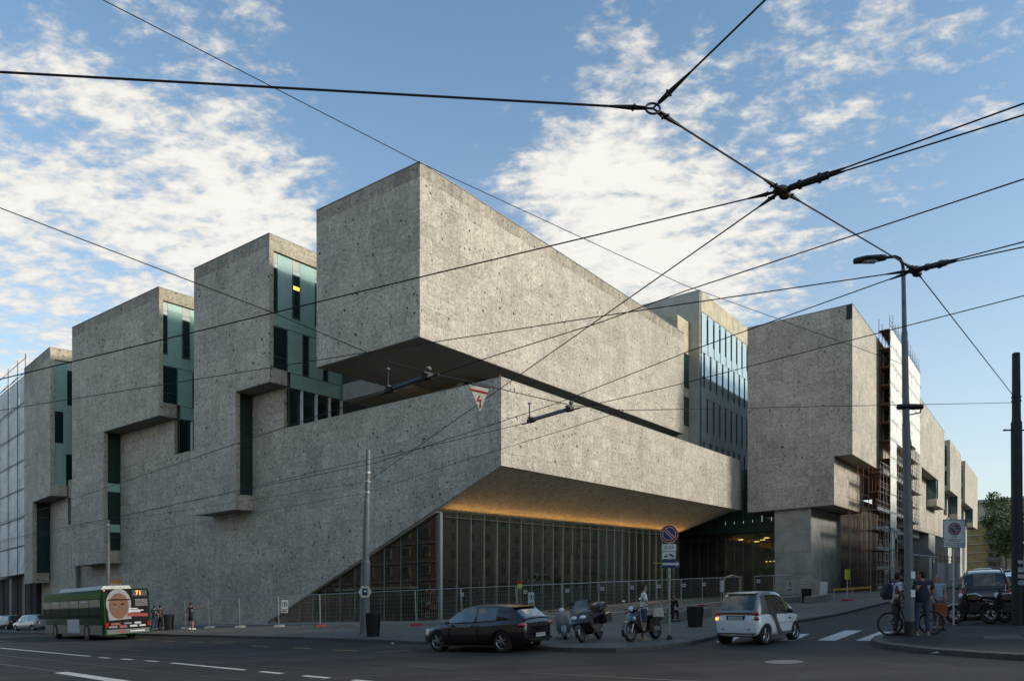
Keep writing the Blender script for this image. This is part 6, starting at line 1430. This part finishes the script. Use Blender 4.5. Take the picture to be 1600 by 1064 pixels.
        rows = [[Vector((x, y * w, z + abs(y) * -.02)) for y in (-1, -.5, 0, .5, 1)] for x, z, w in ((xf - .05, .98, .26), (xf - .20, 1.18, .25), (xf - .34, 1.36, .20))]
        m = MB(); m.add([p + Vector((-.06 * abs(p.y) / .25, 0, 0)) for rw in rows for p in rw], [(i * 5 + k, i * 5 + k + 1, (i + 1) * 5 + k + 1, (i + 1) * 5 + k) for i in range(2) for k in range(4)]); m.build('windscreen', glass_mat('screen_glass', (.55, .6, .62), .7, 1.4, .05, body=(.25, .3, .32)) if 'screen_glass' not in MATS else MATS['screen_glass'], o, smooth=True, fix=False)
        MB().pillow([(xf - .46, .30), (xf - .46, .55), (xr + .45, .55), (xr + .40, .24), (xf - .40, .22)], .27, .05).build('centre_body', paint, o, smooth=True)
        MB().pillow([(xr + .50, .34), (xr + .55, .72), (xr + .1, .80), (xr - .36, .90), (xr - .44, .78), (xr - .12, .52), (xr + .2, .30)], .22, .08, .6).build('rear_body', paint, o, smooth=True)
        MB().pillow([(xr + .62, .72), (xr + .52, .80), (xr + .18, .80), (xr + .08, .90), (xr - .36, .96), (xr - .40, .88), (xr + .1, .74)], .19, .05, .6).build('seat', BLACK, o, smooth=True)
        MB().pillow([(xr - .02, .93), (xr - .04, 1.12), (xr - .18, 1.24), (xr - .40, 1.24), (xr - .50, 1.12), (xr - .48, .95)], .24, .06, .65).build('top_box', paint, o, smooth=True)
        for s in (1, -1): MB().pillow([(xr + .12, .50), (xr + .14, .82), (xr - .40, .88), (xr - .50, .70), (xr - .42, .50)], .09, .04, .6, s * .30).build('pannier', paint, o, smooth=True)
    # handlebar, mirrors, stand, engine, exhaust
    hb2 = MB(); c = st + Vector((0, 0, .05)); hb2.path([c + Vector((-.10, -.34, .04)), c + Vector((0, -.18, .03)), c, c + Vector((0, .18, .03)), c + Vector((-.10, .34, .04))], .016, 6); hb2.build('handlebar', DSTEEL, o)
    for s in (1, -1): MB().tube(c + Vector((-.10, s * .34, .04)), c + Vector((-.12, s * .46, .045)), .02).build('grip', BLACK, o)
    for s in (1, -1):
        if kind == 'classic': continue
        mm = MB(); e = c + Vector((.02, s * .22, .05)); q = e + Vector((.02, s * .10, .24)); mm.tube(e, q, .008); mm.ball(q, .02, .065, .045, 8, 6); mm.build('mirror', CHROME if kind == 'big_wheel' else BLACK, o, smooth=True)
    MB().pillow([(xr + .30, r - .05), (xr + .30, r + .12), (xr, r + .10), (xr - .05, r - .06)], .10, .03, .6, .11).build('engine', STEEL, o, smooth=True)
    MB().tube((xr + .15, -.16, r - .02), (xr - .36, -.17, r + .08), .045, .055, 10).build('exhaust', DSTEEL if kind != 'big_wheel' else STEEL, o, smooth=True)
    m = MB(); m.path([(.02, .10, .22), (-.06, .20, .06), (-.10, .24, -.02)], .013, 5); m.path([(.0, -.10, .22), (-.08, -.14, .10)], .013, 5); m.build('stand', DSTEEL, o)
    lens(o, 'tail_lamp', (xr - .46 if kind != 'classic' else xr - .38, 0, .72 if kind != 'classic' else .55), (.04, .09, .05), TAIL)
    return o
def mid2(pA, pB): a, b = gnd(*pA, off=.12), gnd(*pB, off=.12); m = (a + b) / 2; return m, math.atan2(a.y - b.y, a.x - b.x), (a - b).length
GVES = mat('grey_scooter_paint', (.22, .225, .225), .3, .2, .08, 2, coat=.8); BSC = mat('black_scooter_paint', (.012, .013, .016), .22, .2, .1, 2, coat=1); NSC = mat('navy_scooter_paint', (.012, .016, .026), .25, .2, .1, 2, coat=1)
c, h, L = mid2((870, 1003), (896, 991)); scooter('grey vintage scooter with brown seat behind the black hatchback', c, h + .15, GVES, 'classic')
c, h, L = mid2((903, 1005), (944, 996)); scooter('large black touring scooter with tall windscreen and top box', c, h, BSC, 'touring')
c, h, L = mid2((977, 1004), (1036, 996)); scooter('dark big wheeled scooter with grey inner shield beside the sign post', c, h, NSC, 'big_wheel')
def motorbike(label, loc, hd, paint, lean=.12):
    o = empty('motorcycle', loc); tag(o, label, 'motorcycle', 'motorcycles at the right corner'); o.rotation_euler = (Matrix.Rotation(-TILT, 4, 'Y') @ Matrix.Rotation(hd, 4, 'Z') @ Matrix.Rotation(lean, 4, 'X')).to_euler()
    tw_wheel(o, .72, .31, .12, DSTEEL); tw_wheel(o, -.70, .31, .16, DSTEEL)
    m = MB()
    for y in (-.09, .09): m.tube((.72, y, .31), (.42, y, .98), .026)
    m.build('fork', DSTEEL, o)
    MB().pillow([(.40, .78), (.36, .98), (.10, 1.02), (-.12, .88), (-.10, .76), (.2, .70)], .17, .06, .6).build('fuel_tank', paint, o, smooth=True)
    MB().pillow([(-.10, .80), (-.12, .88), (-.45, .86), (-.80, .96), (-.82, .88), (-.4, .76)], .14, .04, .6).build('seat', BLACK, o, smooth=True)
    MB().pillow([(.30, .35), (.30, .70), (-.15, .72), (-.25, .40), (.0, .28)], .19, .05, .6).build('engine', DSTEEL, o, smooth=True)
    m = MB(); m.path([(.40, 0, .92), (.0, 0, .74), (-.35, 0, .72), (-.80, 0, .86)], .03); m.path([(-.15, .1, .5), (-.70, .12, .31)], .028); m.path([(-.15, -.1, .5), (-.70, -.12, .31)], .028); m.path([(.4, 0, .85), (.3, 0, .4), (-.2, 0, .35)], .03); m.build('chassis', BLACK, o)
    MB().path([(.25, -.16, .45), (.1, -.2, .26), (-.4, -.2, .27), (-.85, -.2, .42)], [.02, .022, .045, .05], 8).build('exhaust', CHROME, o, smooth=True)
    lens(o, 'headlight', (.52, 0, .92), (.08, .10, .10), LAMPW); MB().path([(.30, -.38, 1.08), (.40, -.15, 1.06), (.40, .15, 1.06), (.30, .38, 1.08)], .015).build('handlebar', DSTEEL, o)
    for s in (1, -1): MB().tube((.36, s * .22, 1.07), (.38, s * .30, 1.26), .008).ball((.38, s * .32, 1.28), .02, .07, .045, 8, 6).build('mirror', CHROME, o)
    rings = []
    for k in range(7): a = .4 + k * 1.5 / 6; rings.append([Vector((.72 + .355 * math.cos(a) * q, y, .31 + .355 * math.sin(a) * q)) for y, q in ((-.07, .94), (0, 1.02), (.07, .94), (0, .97))])
    MB().loft(rings).build('front_mudguard', paint, o, smooth=True); lens(o, 'tail_lamp', (-.86, 0, .86), (.04, .08, .05), TAIL)
    MB().path([(.0, .1, .3), (-.05, .22, .02)], .013, 5).build('stand', DSTEEL, o); return o
c, h, L = mid2((1508, 974), (1556, 972)); motorbike('black motorcycle in front of the off-roader, right of the tall parking board', c + Vector((0, .0, 0)), h + PI + 2.7, BSC)
c, h, L = mid2((1566, 975), (1606, 974)); motorbike('dark motorcycle half hidden behind the black pole', c, h + PI + 2.5, NSC)
# bicycle
def bicycle(label, pa, pb):
    a, b = gnd(*pa, off=.12), gnd(*pb, off=.12); c = (a + b) / 2; hd = math.atan2(b.y - a.y, b.x - a.x); hw = (b - a).length / 2; hw = min(max(hw, .50), .60)
    o = empty('bicycle', c); tag(o, label, 'bicycle'); o.rotation_euler = (Matrix.Rotation(-TILT, 4, 'Y') @ Matrix.Rotation(hd, 4, 'Z') @ Matrix.Rotation(.05, 4, 'X')).to_euler()
    R = .345
    for x in (hw, -hw):
        M = Matrix.Translation((x, 0, R)) @ Matrix.Rotation(PI / 2, 4, 'X')
        t = MB().lathe([(R - .022 + .022 * math.cos(q * PI / 4), .022 * math.sin(q * PI / 4)) for q in range(8)], 32, M, True).build('wheel', RUBBER, o, smooth=True)
        MB().lathe([(R - .055, -.010), (R - .036, -.012), (R - .036, .012), (R - .055, .010)], 32, M, True).build('rim', DSTEEL, t)
        m = MB()
        for k in range(18): q = 2 * PI * k / 18; m.tube(M @ Vector((.02 * math.cos(q + .8), .02 * math.sin(q + .8), .02 * (-1) ** k)), M @ Vector(((R - .05) * math.cos(q), (R - .05) * math.sin(q), 0)), .0018, n=4, cap=False)
        m.tube(M @ Vector((0, 0, -.05)), M @ Vector((0, 0, .05)), .02); m.build('spokes', STEEL, t)
    bb_ = Vector((-.12, 0, .29)); hd_ = Vector((hw - .20, 0, .78)); stt = Vector((-.24, 0, .80)); ra_ = Vector((-hw, 0, R)); fa = Vector((hw, 0, R))
    m = MB(); m.tube(bb_, hd_ + Vector((.02, 0, -.08)), .02); m.tube(stt, hd_ + Vector((0, 0, .0)), .017); m.tube(bb_, stt + Vector((-.03, 0, .10)), .017)
    for y in (-.05, .05): m.path([bb_ + Vector((0, y * .5, 0)), ra_ + Vector((0, y, 0))], .010); m.path([stt + Vector((0, y * .4, -.04)), ra_ + Vector((0, y, 0))], .009); m.path([hd_ + Vector((.03, y, -.10)), fa + Vector((0, y, 0))], .012)
    m.tube(hd_ + Vector((.03, 0, -.12)), hd_ + Vector((-.02, 0, .08)), .018); m.build('frame', DSTEEL, o)
    MB().path([hd_ + Vector((.02, -.28, .12)), hd_ + Vector((.05, -.1, .11)), hd_ + Vector((.05, .1, .11)), hd_ + Vector((.02, .28, .12))], .013).build('handlebar', BLACK, o)
    MB().pillow([(-.42, .93), (-.40, .97), (-.16, .95), (-.16, .92)], .07, .02, .5).build('saddle', BLACK, o, smooth=True)
    m = MB(); m.lathe([(.08, -.004), (.10, -.004), (.10, .004), (.08, .004)], 20, Matrix.Translation(bb_ + Vector((0, .05, 0))) @ Matrix.Rotation(PI / 2, 4, 'X'), True); m.tube(bb_ + Vector((0, -.06, 0)), bb_ + Vector((.12, -.06, -.12)), .01); m.tube(bb_ + Vector((0, .06, 0)), bb_ + Vector((-.12, .06, .12)), .01); m.build('crank', STEEL, o)
    return o
bicycle('black bicycle held on the right corner, its frame behind the street lamp pole', (1391, 993), (1456, 991.5))
# ================================================================== PEOPLE
def skin_obj(name, verts, edges, radii, material, parent, root=0, sub=2):
    me = bpy.data.meshes.new(name); me.from_pydata([tuple(v) for v in verts], edges, [])
    bm = bmesh.new(); bm.from_mesh(me); ly = bm.verts.layers.skin.verify(); bm.verts.ensure_lookup_table()
    for i, v in enumerate(bm.verts):
        r = radii[i]; v[ly].radius = r if isinstance(r, tuple) else (r, r); v[ly].use_root = (i == root)
    bm.to_mesh(me); bm.free(); me.materials.append(material)
    o = bpy.data.objects.new(name, me); COL.objects.link(o)
    sm_ = o.modifiers.new('s', 'SKIN'); sm_.use_smooth_shade = True; sm_.branch_smoothing = .3
    ss = o.modifiers.new('u', 'SUBSURF'); ss.levels = ss.render_levels = sub
    apply_mods(o); o.parent = parent
    if not o.data.materials: o.data.materials.append(material)
    return o
def join_into(o, mb):
    me2 = mb.mesh('tmp', None, True); bm = bmesh.new(); bm.from_mesh(o.data); bm.from_mesh(me2); bm.to_mesh(o.data); bm.free(); bpy.data.meshes.remove(me2)
    o.data.polygons.foreach_set('use_smooth', [True] * len(o.data.polygons)); o.data.update()
def hand(mb, w, d, n, s):
    """wrist, direction of the hand, palm normal, side"""
    d = d.normalized(); n = (n - d * n.dot(d)).normalized(); t = d.cross(n) * s
    p = w + d * .045; mb.ball(p, .020, .040, .048, 8, 6, Matrix((n, t, d)).transposed())
    for k, (L, off) in enumerate(((.066, -.028), (.078, -.010), (.072, .009), (.056, .027))):
        b = w + d * .075 + t * off; e = b + (d * .85 + n * .35).normalized() * L * .5; f = e + (d * .45 + n * .9).normalized() * L * .5
        mb.path([b - d * .02, b, e, f], [.0095, .0095, .0085, .006], 6)
    b = w + d * .035 - t * .030; e = b + (d * .6 - t * .6 + n * .3).normalized() * .040; mb.path([b, e, e + (d * .8 + n * .5).normalized() * .03], [.011, .0105, .007], 6)
def person(label, loc, hd, H=1.75, shirt=None, trousers=None, shorts=False, sleeves='short', hair=HAIR, skin=SKIN, arms=None, legs=None, lean=0.0, yaw=0.0, shoes=BLACK, bald=False, beard=False, build_=1.0, torso=None, group='people on the pavements', hairlen=0, glasses=False, dress=None):
    k = H / 1.75; o = empty('person', loc, hd); tag(o, label, 'person', group)
    V_ = lambda x, y, z: Vector((x * k, y * k, z * k))
    bsz = build_
    pel = V_(0, 0, .95); che = V_(lean * .6, 0, 1.24); nb_ = V_(lean, 0, 1.46); hc = V_(lean * 1.12 + .02, 0, 1.615)
    if torso: pel, che, nb_, hc = [V_(*t) for t in torso]
    sh = {s: nb_ + V_(-.005, s * .185 * bsz, -.055) for s in (1, -1)}
    dA = {1: (V_(.0, .235, 1.13), V_(.06, .25, .88)), -1: (V_(.0, -.235, 1.13), V_(.06, -.25, .88))}
    if arms:
        for s, (e, w) in arms.items(): dA[s] = (V_(*e), V_(*w))
    dL = {1: (V_(.02, .105, .50), V_(-.01, .11, .085)), -1: (V_(.02, -.105, .50), V_(-.01, -.11, .085))}
    if legs:
        for s, (kn, an) in legs.items(): dL[s] = (V_(*kn), V_(*an))
    hp = {s: pel + V_(0, s * .09, -.05) for s in (1, -1)}
    vs = [pel, pel.lerp(che, .55), che, nb_, nb_.lerp(hc, .45), hc - (hc - nb_) * .12]; rs = [(.115 * bsz, .14 * bsz), (.10 * bsz, .13 * bsz), (.115 * bsz, .155 * bsz), .062, .052, .05]; ed = [(i, i + 1) for i in range(5)]
    for s in (1, -1):
        i = len(vs); e, w = dA[s]; vs += [sh[s], e, w, w + (w - e).normalized() * .03]; rs += [.058 * bsz, .041, .028, .026]; ed += [(2, i), (i, i + 1), (i + 1, i + 2), (i + 2, i + 3)]
        i = len(vs); kn, an = dL[s]; fwd_ = Vector((1, s * .12, 0)).normalized()
        vs += [hp[s], hp[s].lerp(kn, .5), kn, kn.lerp(an, .35), an, an + fwd_ * .10 * k - Vector((0, 0, .035))]; rs += [.085, .078, .056, .056, .040, .034]; ed += [(0, i)] + [(i + j, i + j + 1) for j in range(5)]
    rs = [tuple(q * k for q in r) if isinstance(r, tuple) else r * k for r in rs]
    body = skin_obj('body', vs, ed, rs, skin, o)
    R3 = Matrix.Rotation(yaw, 3, 'Z'); fx = R3 @ Vector((1, 0, 0)); fy = R3 @ Vector((0, 1, 0)); m = MB()
    Mh = Matrix((fx, fy, Vector((0, 0, 1)))).transposed()
    P_ = lambda x, y, z: hc + (fx * x + fy * y + Vector((0, 0, z))) * k
    m.ball(P_(-.005, 0, .025), .088 * k, .074 * k, .098 * k, 14, 10, Mh); m.ball(P_(.022, 0, -.045), .066 * k, .056 * k, .070 * k, 12, 8, Mh)
    m.add([P_(.078, -.014, -.022), P_(.078, .014, -.022), P_(.106, 0, -.020), P_(.080, 0, .022)], [(0, 1, 2), (1, 3, 2), (3, 0, 2)])
    for s in (1, -1): m.ball(P_(-.01, s * .076, .0), .022 * k, .010 * k, .032 * k, 8, 6, Mh)
    for s in (1, -1): e, w = dA[s]; hand(m, w, (w - e), Vector((.2, -s, 0)) if abs((w - e).normalized().x) < .8 else Vector((0, -s * .5, -1)), s)
    join_into(body, m)
    m = MB()
    for s in (1, -1): m.ball(P_(.074, s * .030, .018), .012 * k, .015 * k, .008 * k, 8, 5, Mh); m.box(-.012 * k, .012 * k, -.020 * k, .020 * k, .0, .005 * k, Matrix.Translation(P_(.076, s * .031, .036)) @ Mh.to_4x4())
    m.build('eyes_and_brows', HAIR, o); MB().ball(P_(.079, 0, -.060), .010 * k, .024 * k, .006 * k, 8, 5, Mh).build('lips', mat('lips', (.26, .09, .07), .5), o)
    if not bald:
        m = MB(); m.ball(P_(-.022, 0, .052), .092 * k, .084 * k, .090 * k, 14, 9, Mh); m.ball(P_(-.045, 0, -.005 - hairlen * .5), .062 * k, .078 * k, (.075 + hairlen) * k, 12, 8, Mh); m.build('hair', hair, o, smooth=True)
    else:
        m = MB(); m.ball(P_(-.045, 0, .0), .058 * k, .080 * k, .045 * k, 12, 8, Mh); m.build('hair', mat('grey_hair', (.25, .24, .23), .8), o, smooth=True)
    if beard: MB().ball(P_(.030, 0, -.072), .062 * k, .060 * k, .058 * k, 12, 8, Mh).build('beard', hair, o, smooth=True)
    if glasses: MB().box(-.004, .012, -.068 * k, .068 * k, -.014, .016, Matrix.Translation(P_(.084, 0, .018)) @ Mh.to_4x4()).build('sunglasses', BLACK, o)
    if shirt:
        hem = pel - (che - pel).normalized() * .12; vs = [hem, pel.lerp(che, .35), che, nb_ + Vector((0, 0, .02))]; rs = [(.150 * bsz, .182 * bsz), (.130 * bsz, .160 * bsz), (.135 * bsz, .175 * bsz), .075]; ed = [(0, 1), (1, 2), (2, 3)]
        so = skin_obj('shirt', vs, ed, [tuple(q * k for q in r) if isinstance(r, tuple) else r * k for r in rs], shirt, o)
        m = MB()     # shoulders and sleeves
        for s in (1, -1):
            e, w = dA[s]; t = {'short': .62, 'none': .10, 'long': 1.0}[sleeves]; a_ = nb_.lerp(che, .35)
            P3 = [a_, sh[s], sh[s].lerp(e, t * .5), sh[s].lerp(e, t)]; R3_ = [.085 * bsz * k, .074 * bsz * k, .062 * bsz * k, .057 * bsz * k]
            if sleeves == 'long': P3 += [e.lerp(w, .5), e.lerp(w, .95)]; R3_ += [.046 * k, .038 * k]
            m.ball(sh[s], .075 * bsz * k, .075 * bsz * k, .072 * bsz * k, 12, 8); m.path(P3, R3_, 12)
        join_into(so, m)
    if trousers:
        vs = [pel + (che - pel).normalized() * .14 * k, pel - Vector((0, 0, .03 * k))]; rs = [(.128 * bsz, .152 * bsz), (.130, .155)]; ed = [(0, 1)]
        for s in (1, -1):
            i = len(vs); kn, an = dL[s]
            if shorts: vs += [hp[s] - Vector((0, 0, .04)), hp[s].lerp(kn, .55), kn + (hp[s] - kn) * .06]; rs += [.102, .098, .088]; ed += [(1, i), (i, i + 1), (i + 1, i + 2)]
            else: vs += [hp[s] - Vector((0, 0, .04)), hp[s].lerp(kn, .5), kn, kn.lerp(an, .5), an + Vector((0, 0, .02))]; rs += [.100, .092, .074, .066, .058]; ed += [(1, i)] + [(i + j, i + j + 1) for j in range(4)]
        skin_obj('trousers' if not shorts else 'shorts', vs, ed, [tuple(q * k for q in r) if isinstance(r, tuple) else r * k for r in rs], trousers, o)
    for s in (1, -1):
        kn, an = dL[s]; fwd_ = Vector((1, s * .12, 0)).normalized(); sd = Vector((-fwd_.y, fwd_.x, 0)); c = an + fwd_ * .06 * k; c.z = an.z - .085 * k
        m = MB(); m.loft([[c + fwd_ * x * k + sd * (y * w) * k + Vector((0, 0, z * k)) for x, y in ((-.13, -.6), (-.13, .6), (-.02, .8), (.10, 1), (.17, .45), (.17, -.45), (.10, -1), (-.02, -.8))] for w, z in ((.045, 0), (.047, .03), (.040, .075))]); m.build('shoe', shoes, o, smooth=True)
    o['_k'] = k
    return o, V_
def toward(p, px, py, Y): q = at(px, py, Y); return math.atan2(q.y - p.y, q.x - p.x)
WT = cloth('white_cotton', (.68, .69, .72)); NV = cloth('navy_cotton', (.014, .018, .038)); JN = cloth('blue_denim', (.035, .055, .10)); KH = cloth('dark_khaki', (.045, .045, .035)); LB_ = cloth('light_blue_cotton', (.22, .28, .36)); BKC = cloth('black_cotton', (.014, .014, .015)); BRC = cloth('brown_cotton', (.11, .085, .05))
# man in white shirt holding a pale bag behind the scooter
p = gnd(1006, 1000, .12)
o, V_ = person('man in white t-shirt, denim shorts and sunglasses holding a pale bag', p, -.15, 1.80, WT, JN, True, 'short', arms={1: ((.10, .24, 1.15), (.33, .20, 1.18)), -1: ((.10, -.25, 1.14), (.34, -.16, 1.17))}, legs={1: ((.03, .10, .50), (-.02, .10, .085)), -1: ((.02, -.11, .50), (-.01, -.12, .085))}, glasses=True, shoes=mat('tan_shoe', (.30, .22, .14), .7))
hp_ = p + Matrix.Rotation(-.15, 3, 'Z') @ (V_(.43, -.08, 1.16)); bg_ = empty('handbag', hp_ - Vector((0, 0, .45)), -.15); tag(bg_, 'pale handbag held by the man in the white shirt', 'bag')
MB().pillow([(-.17, .0), (-.15, .22), (-.05, .30), (.08, .30), (.16, .22), (.18, 0)], .07, .03, .6).build('bag_body', cloth('pale_canvas', (.50, .48, .42)), bg_, smooth=True); MB().path([(-.10, 0, .26), (-.05, 0, .42), (.03, 0, .46), (.08, 0, .42), (.12, 0, .26)], .012).build('strap', cloth('pale_canvas', (.5, .48, .42)), bg_)
# seated woman in black on the bench
a, b_ = gnd(1010, 975, .12), gnd(1072, 968, .12); q = a.lerp(b_, .55); q = q + Vector((.12, .22, 0)); q.z = G(q.x) + .12
sit = [(0, 0, .52), (.10, 0, .80), (.20, 0, 1.00), (.27, 0, 1.155)]
o, V_ = person('woman in black sitting on the low concrete bench, hand raised to her face', q, -1.25, 1.70, BKC, BKC, False, 'long', arms={1: ((.26, .22, .72), (.40, .06, 1.02)), -1: ((.30, -.20, .66), (.50, -.08, .60))}, legs={1: ((.46, .12, .50), (.42, .12, .085)), -1: ((.46, -.10, .50), (.36, -.12, .085))}, torso=sit, hairlen=.05, yaw=.2)
# man with outstretched arms on the left
p = gnd(298, 983, .12)
person('man in dark vest and black shorts with both arms stretched out by the fence', p, 1.15, 1.78, NV, BKC, True, 'none', arms={1: ((.05, .40, 1.28), (.10, .62, 1.12)), -1: ((.08, -.45, 1.36), (.12, -.72, 1.46))}, legs={1: ((.02, .15, .50), (-.01, .20, .085)), -1: ((.02, -.15, .50), (-.01, -.2, .085))}, shoes=WHITE)
p = gnd(250, 984, .12); person('person in brown jacket waiting behind the bus', p, 1.4, 1.72, BRC, BKC, False, 'long')
p = gnd(241, 985, .12); person('person in dark clothes half hidden by the rear corner of the bus', p, 1.7, 1.70, NV, JN, False, 'short')
# the three on the right corner
p = gnd(1399, 992, .12)
o, V_ = person('bearded man in white t-shirt with dark backpack standing behind the bicycle', p, -.05, 1.82, WT, KH, False, 'short', beard=True, lean=.06, arms={1: ((.05, .24, 1.14), (.24, .22, .96)), -1: ((.06, -.25, 1.13), (.24, -.20, .94))}, legs={1: ((.06, .10, .50), (.03, .10, .085)), -1: ((.0, -.10, .50), (-.06, -.10, .085))}, skin=SKIN_D)
bk = empty('backpack', p + Matrix.Rotation(-.05, 3, 'Z') @ V_(-.19, 0, 1.02), -.05); tag(bk, 'dark backpack on the back of the bearded man', 'backpack')
MB().pillow([(.06, -.02), (.08, .40), (-.02, .46), (-.12, .38), (-.17, .10), (-.12, -.04)], .16, .05, .6).build('pack', cloth('dark_nylon', (.02, .022, .03)), bk, smooth=True); MB().pillow([(-.12, .02), (-.14, .22), (-.20, .18), (-.20, .05)], .12, .03, .6).build('front_pocket', cloth('dark_nylon', (.02, .022, .03)), bk, smooth=True)
for s in (1, -1): MB().path([V_(.07, s * .11, .36), V_(.16, s * .12, .47), V_(.30, s * .13, .40), V_(.34, s * .15, .20), V_(.20, s * .16, .02)], .018, 6).build('strap', cloth('dark_nylon', (.02, .022, .03)), bk)
p = gnd(1441, 992.5, .12)
o, V_ = person('broad man in navy shirt and jeans seen from behind, right of the street lamp', p, 1.50, 1.84, NV, JN, False, 'short', build_=1.14, arms={1: ((-.04, .32, 1.14), (.05, .22, .94)), -1: ((.04, -.30, 1.15), (.22, -.20, 1.02))}, legs={1: ((.02, .13, .50), (-.01, .16, .085)), -1: ((.02, -.13, .50), (-.01, -.15, .085))}, yaw=.55, shoes=mat('grey_shoe', (.25, .25, .26), .6))
p = gnd(1465, 984, .12)
o, V_ = person('older balding man in light blue shirt carrying an orange shopping bag', p, -1.5, 1.70, LB_, KH, False, 'short', bald=True, arms={-1: ((-.02, -.25, 1.13), (.12, -.22, .92)), 1: ((-.02, .25, 1.13), (.16, .16, 1.0))}, skin=SKIN)
ob_ = empty('shopping_bag', p + Vector((-.05, -.28, .42)), -1.4); tag(ob_, 'orange brown shopping bag hanging from the hand of the older man', 'bag')
MB().pillow([(-.14, 0), (-.17, .42), (.17, .42), (.14, 0)], .10, .03, .7).build('bag_body', cloth('orange_bag', (.22, .06, .025)), ob_, smooth=True); MB().path([(-.10, 0, .41), (-.05, 0, .60), (.05, 0, .60), (.10, 0, .41)], .010).build('handle', cloth('orange_bag', (.22, .06, .025)), ob_)
p = gnd(1597, 975, .12); person('person in dark clothes standing at the right edge behind the black pole', p, 2.2, 1.74, BKC, BKC, False, 'long')
for o in list(bpy.data.objects):
    if '_k' in o.keys(): del o['_k']
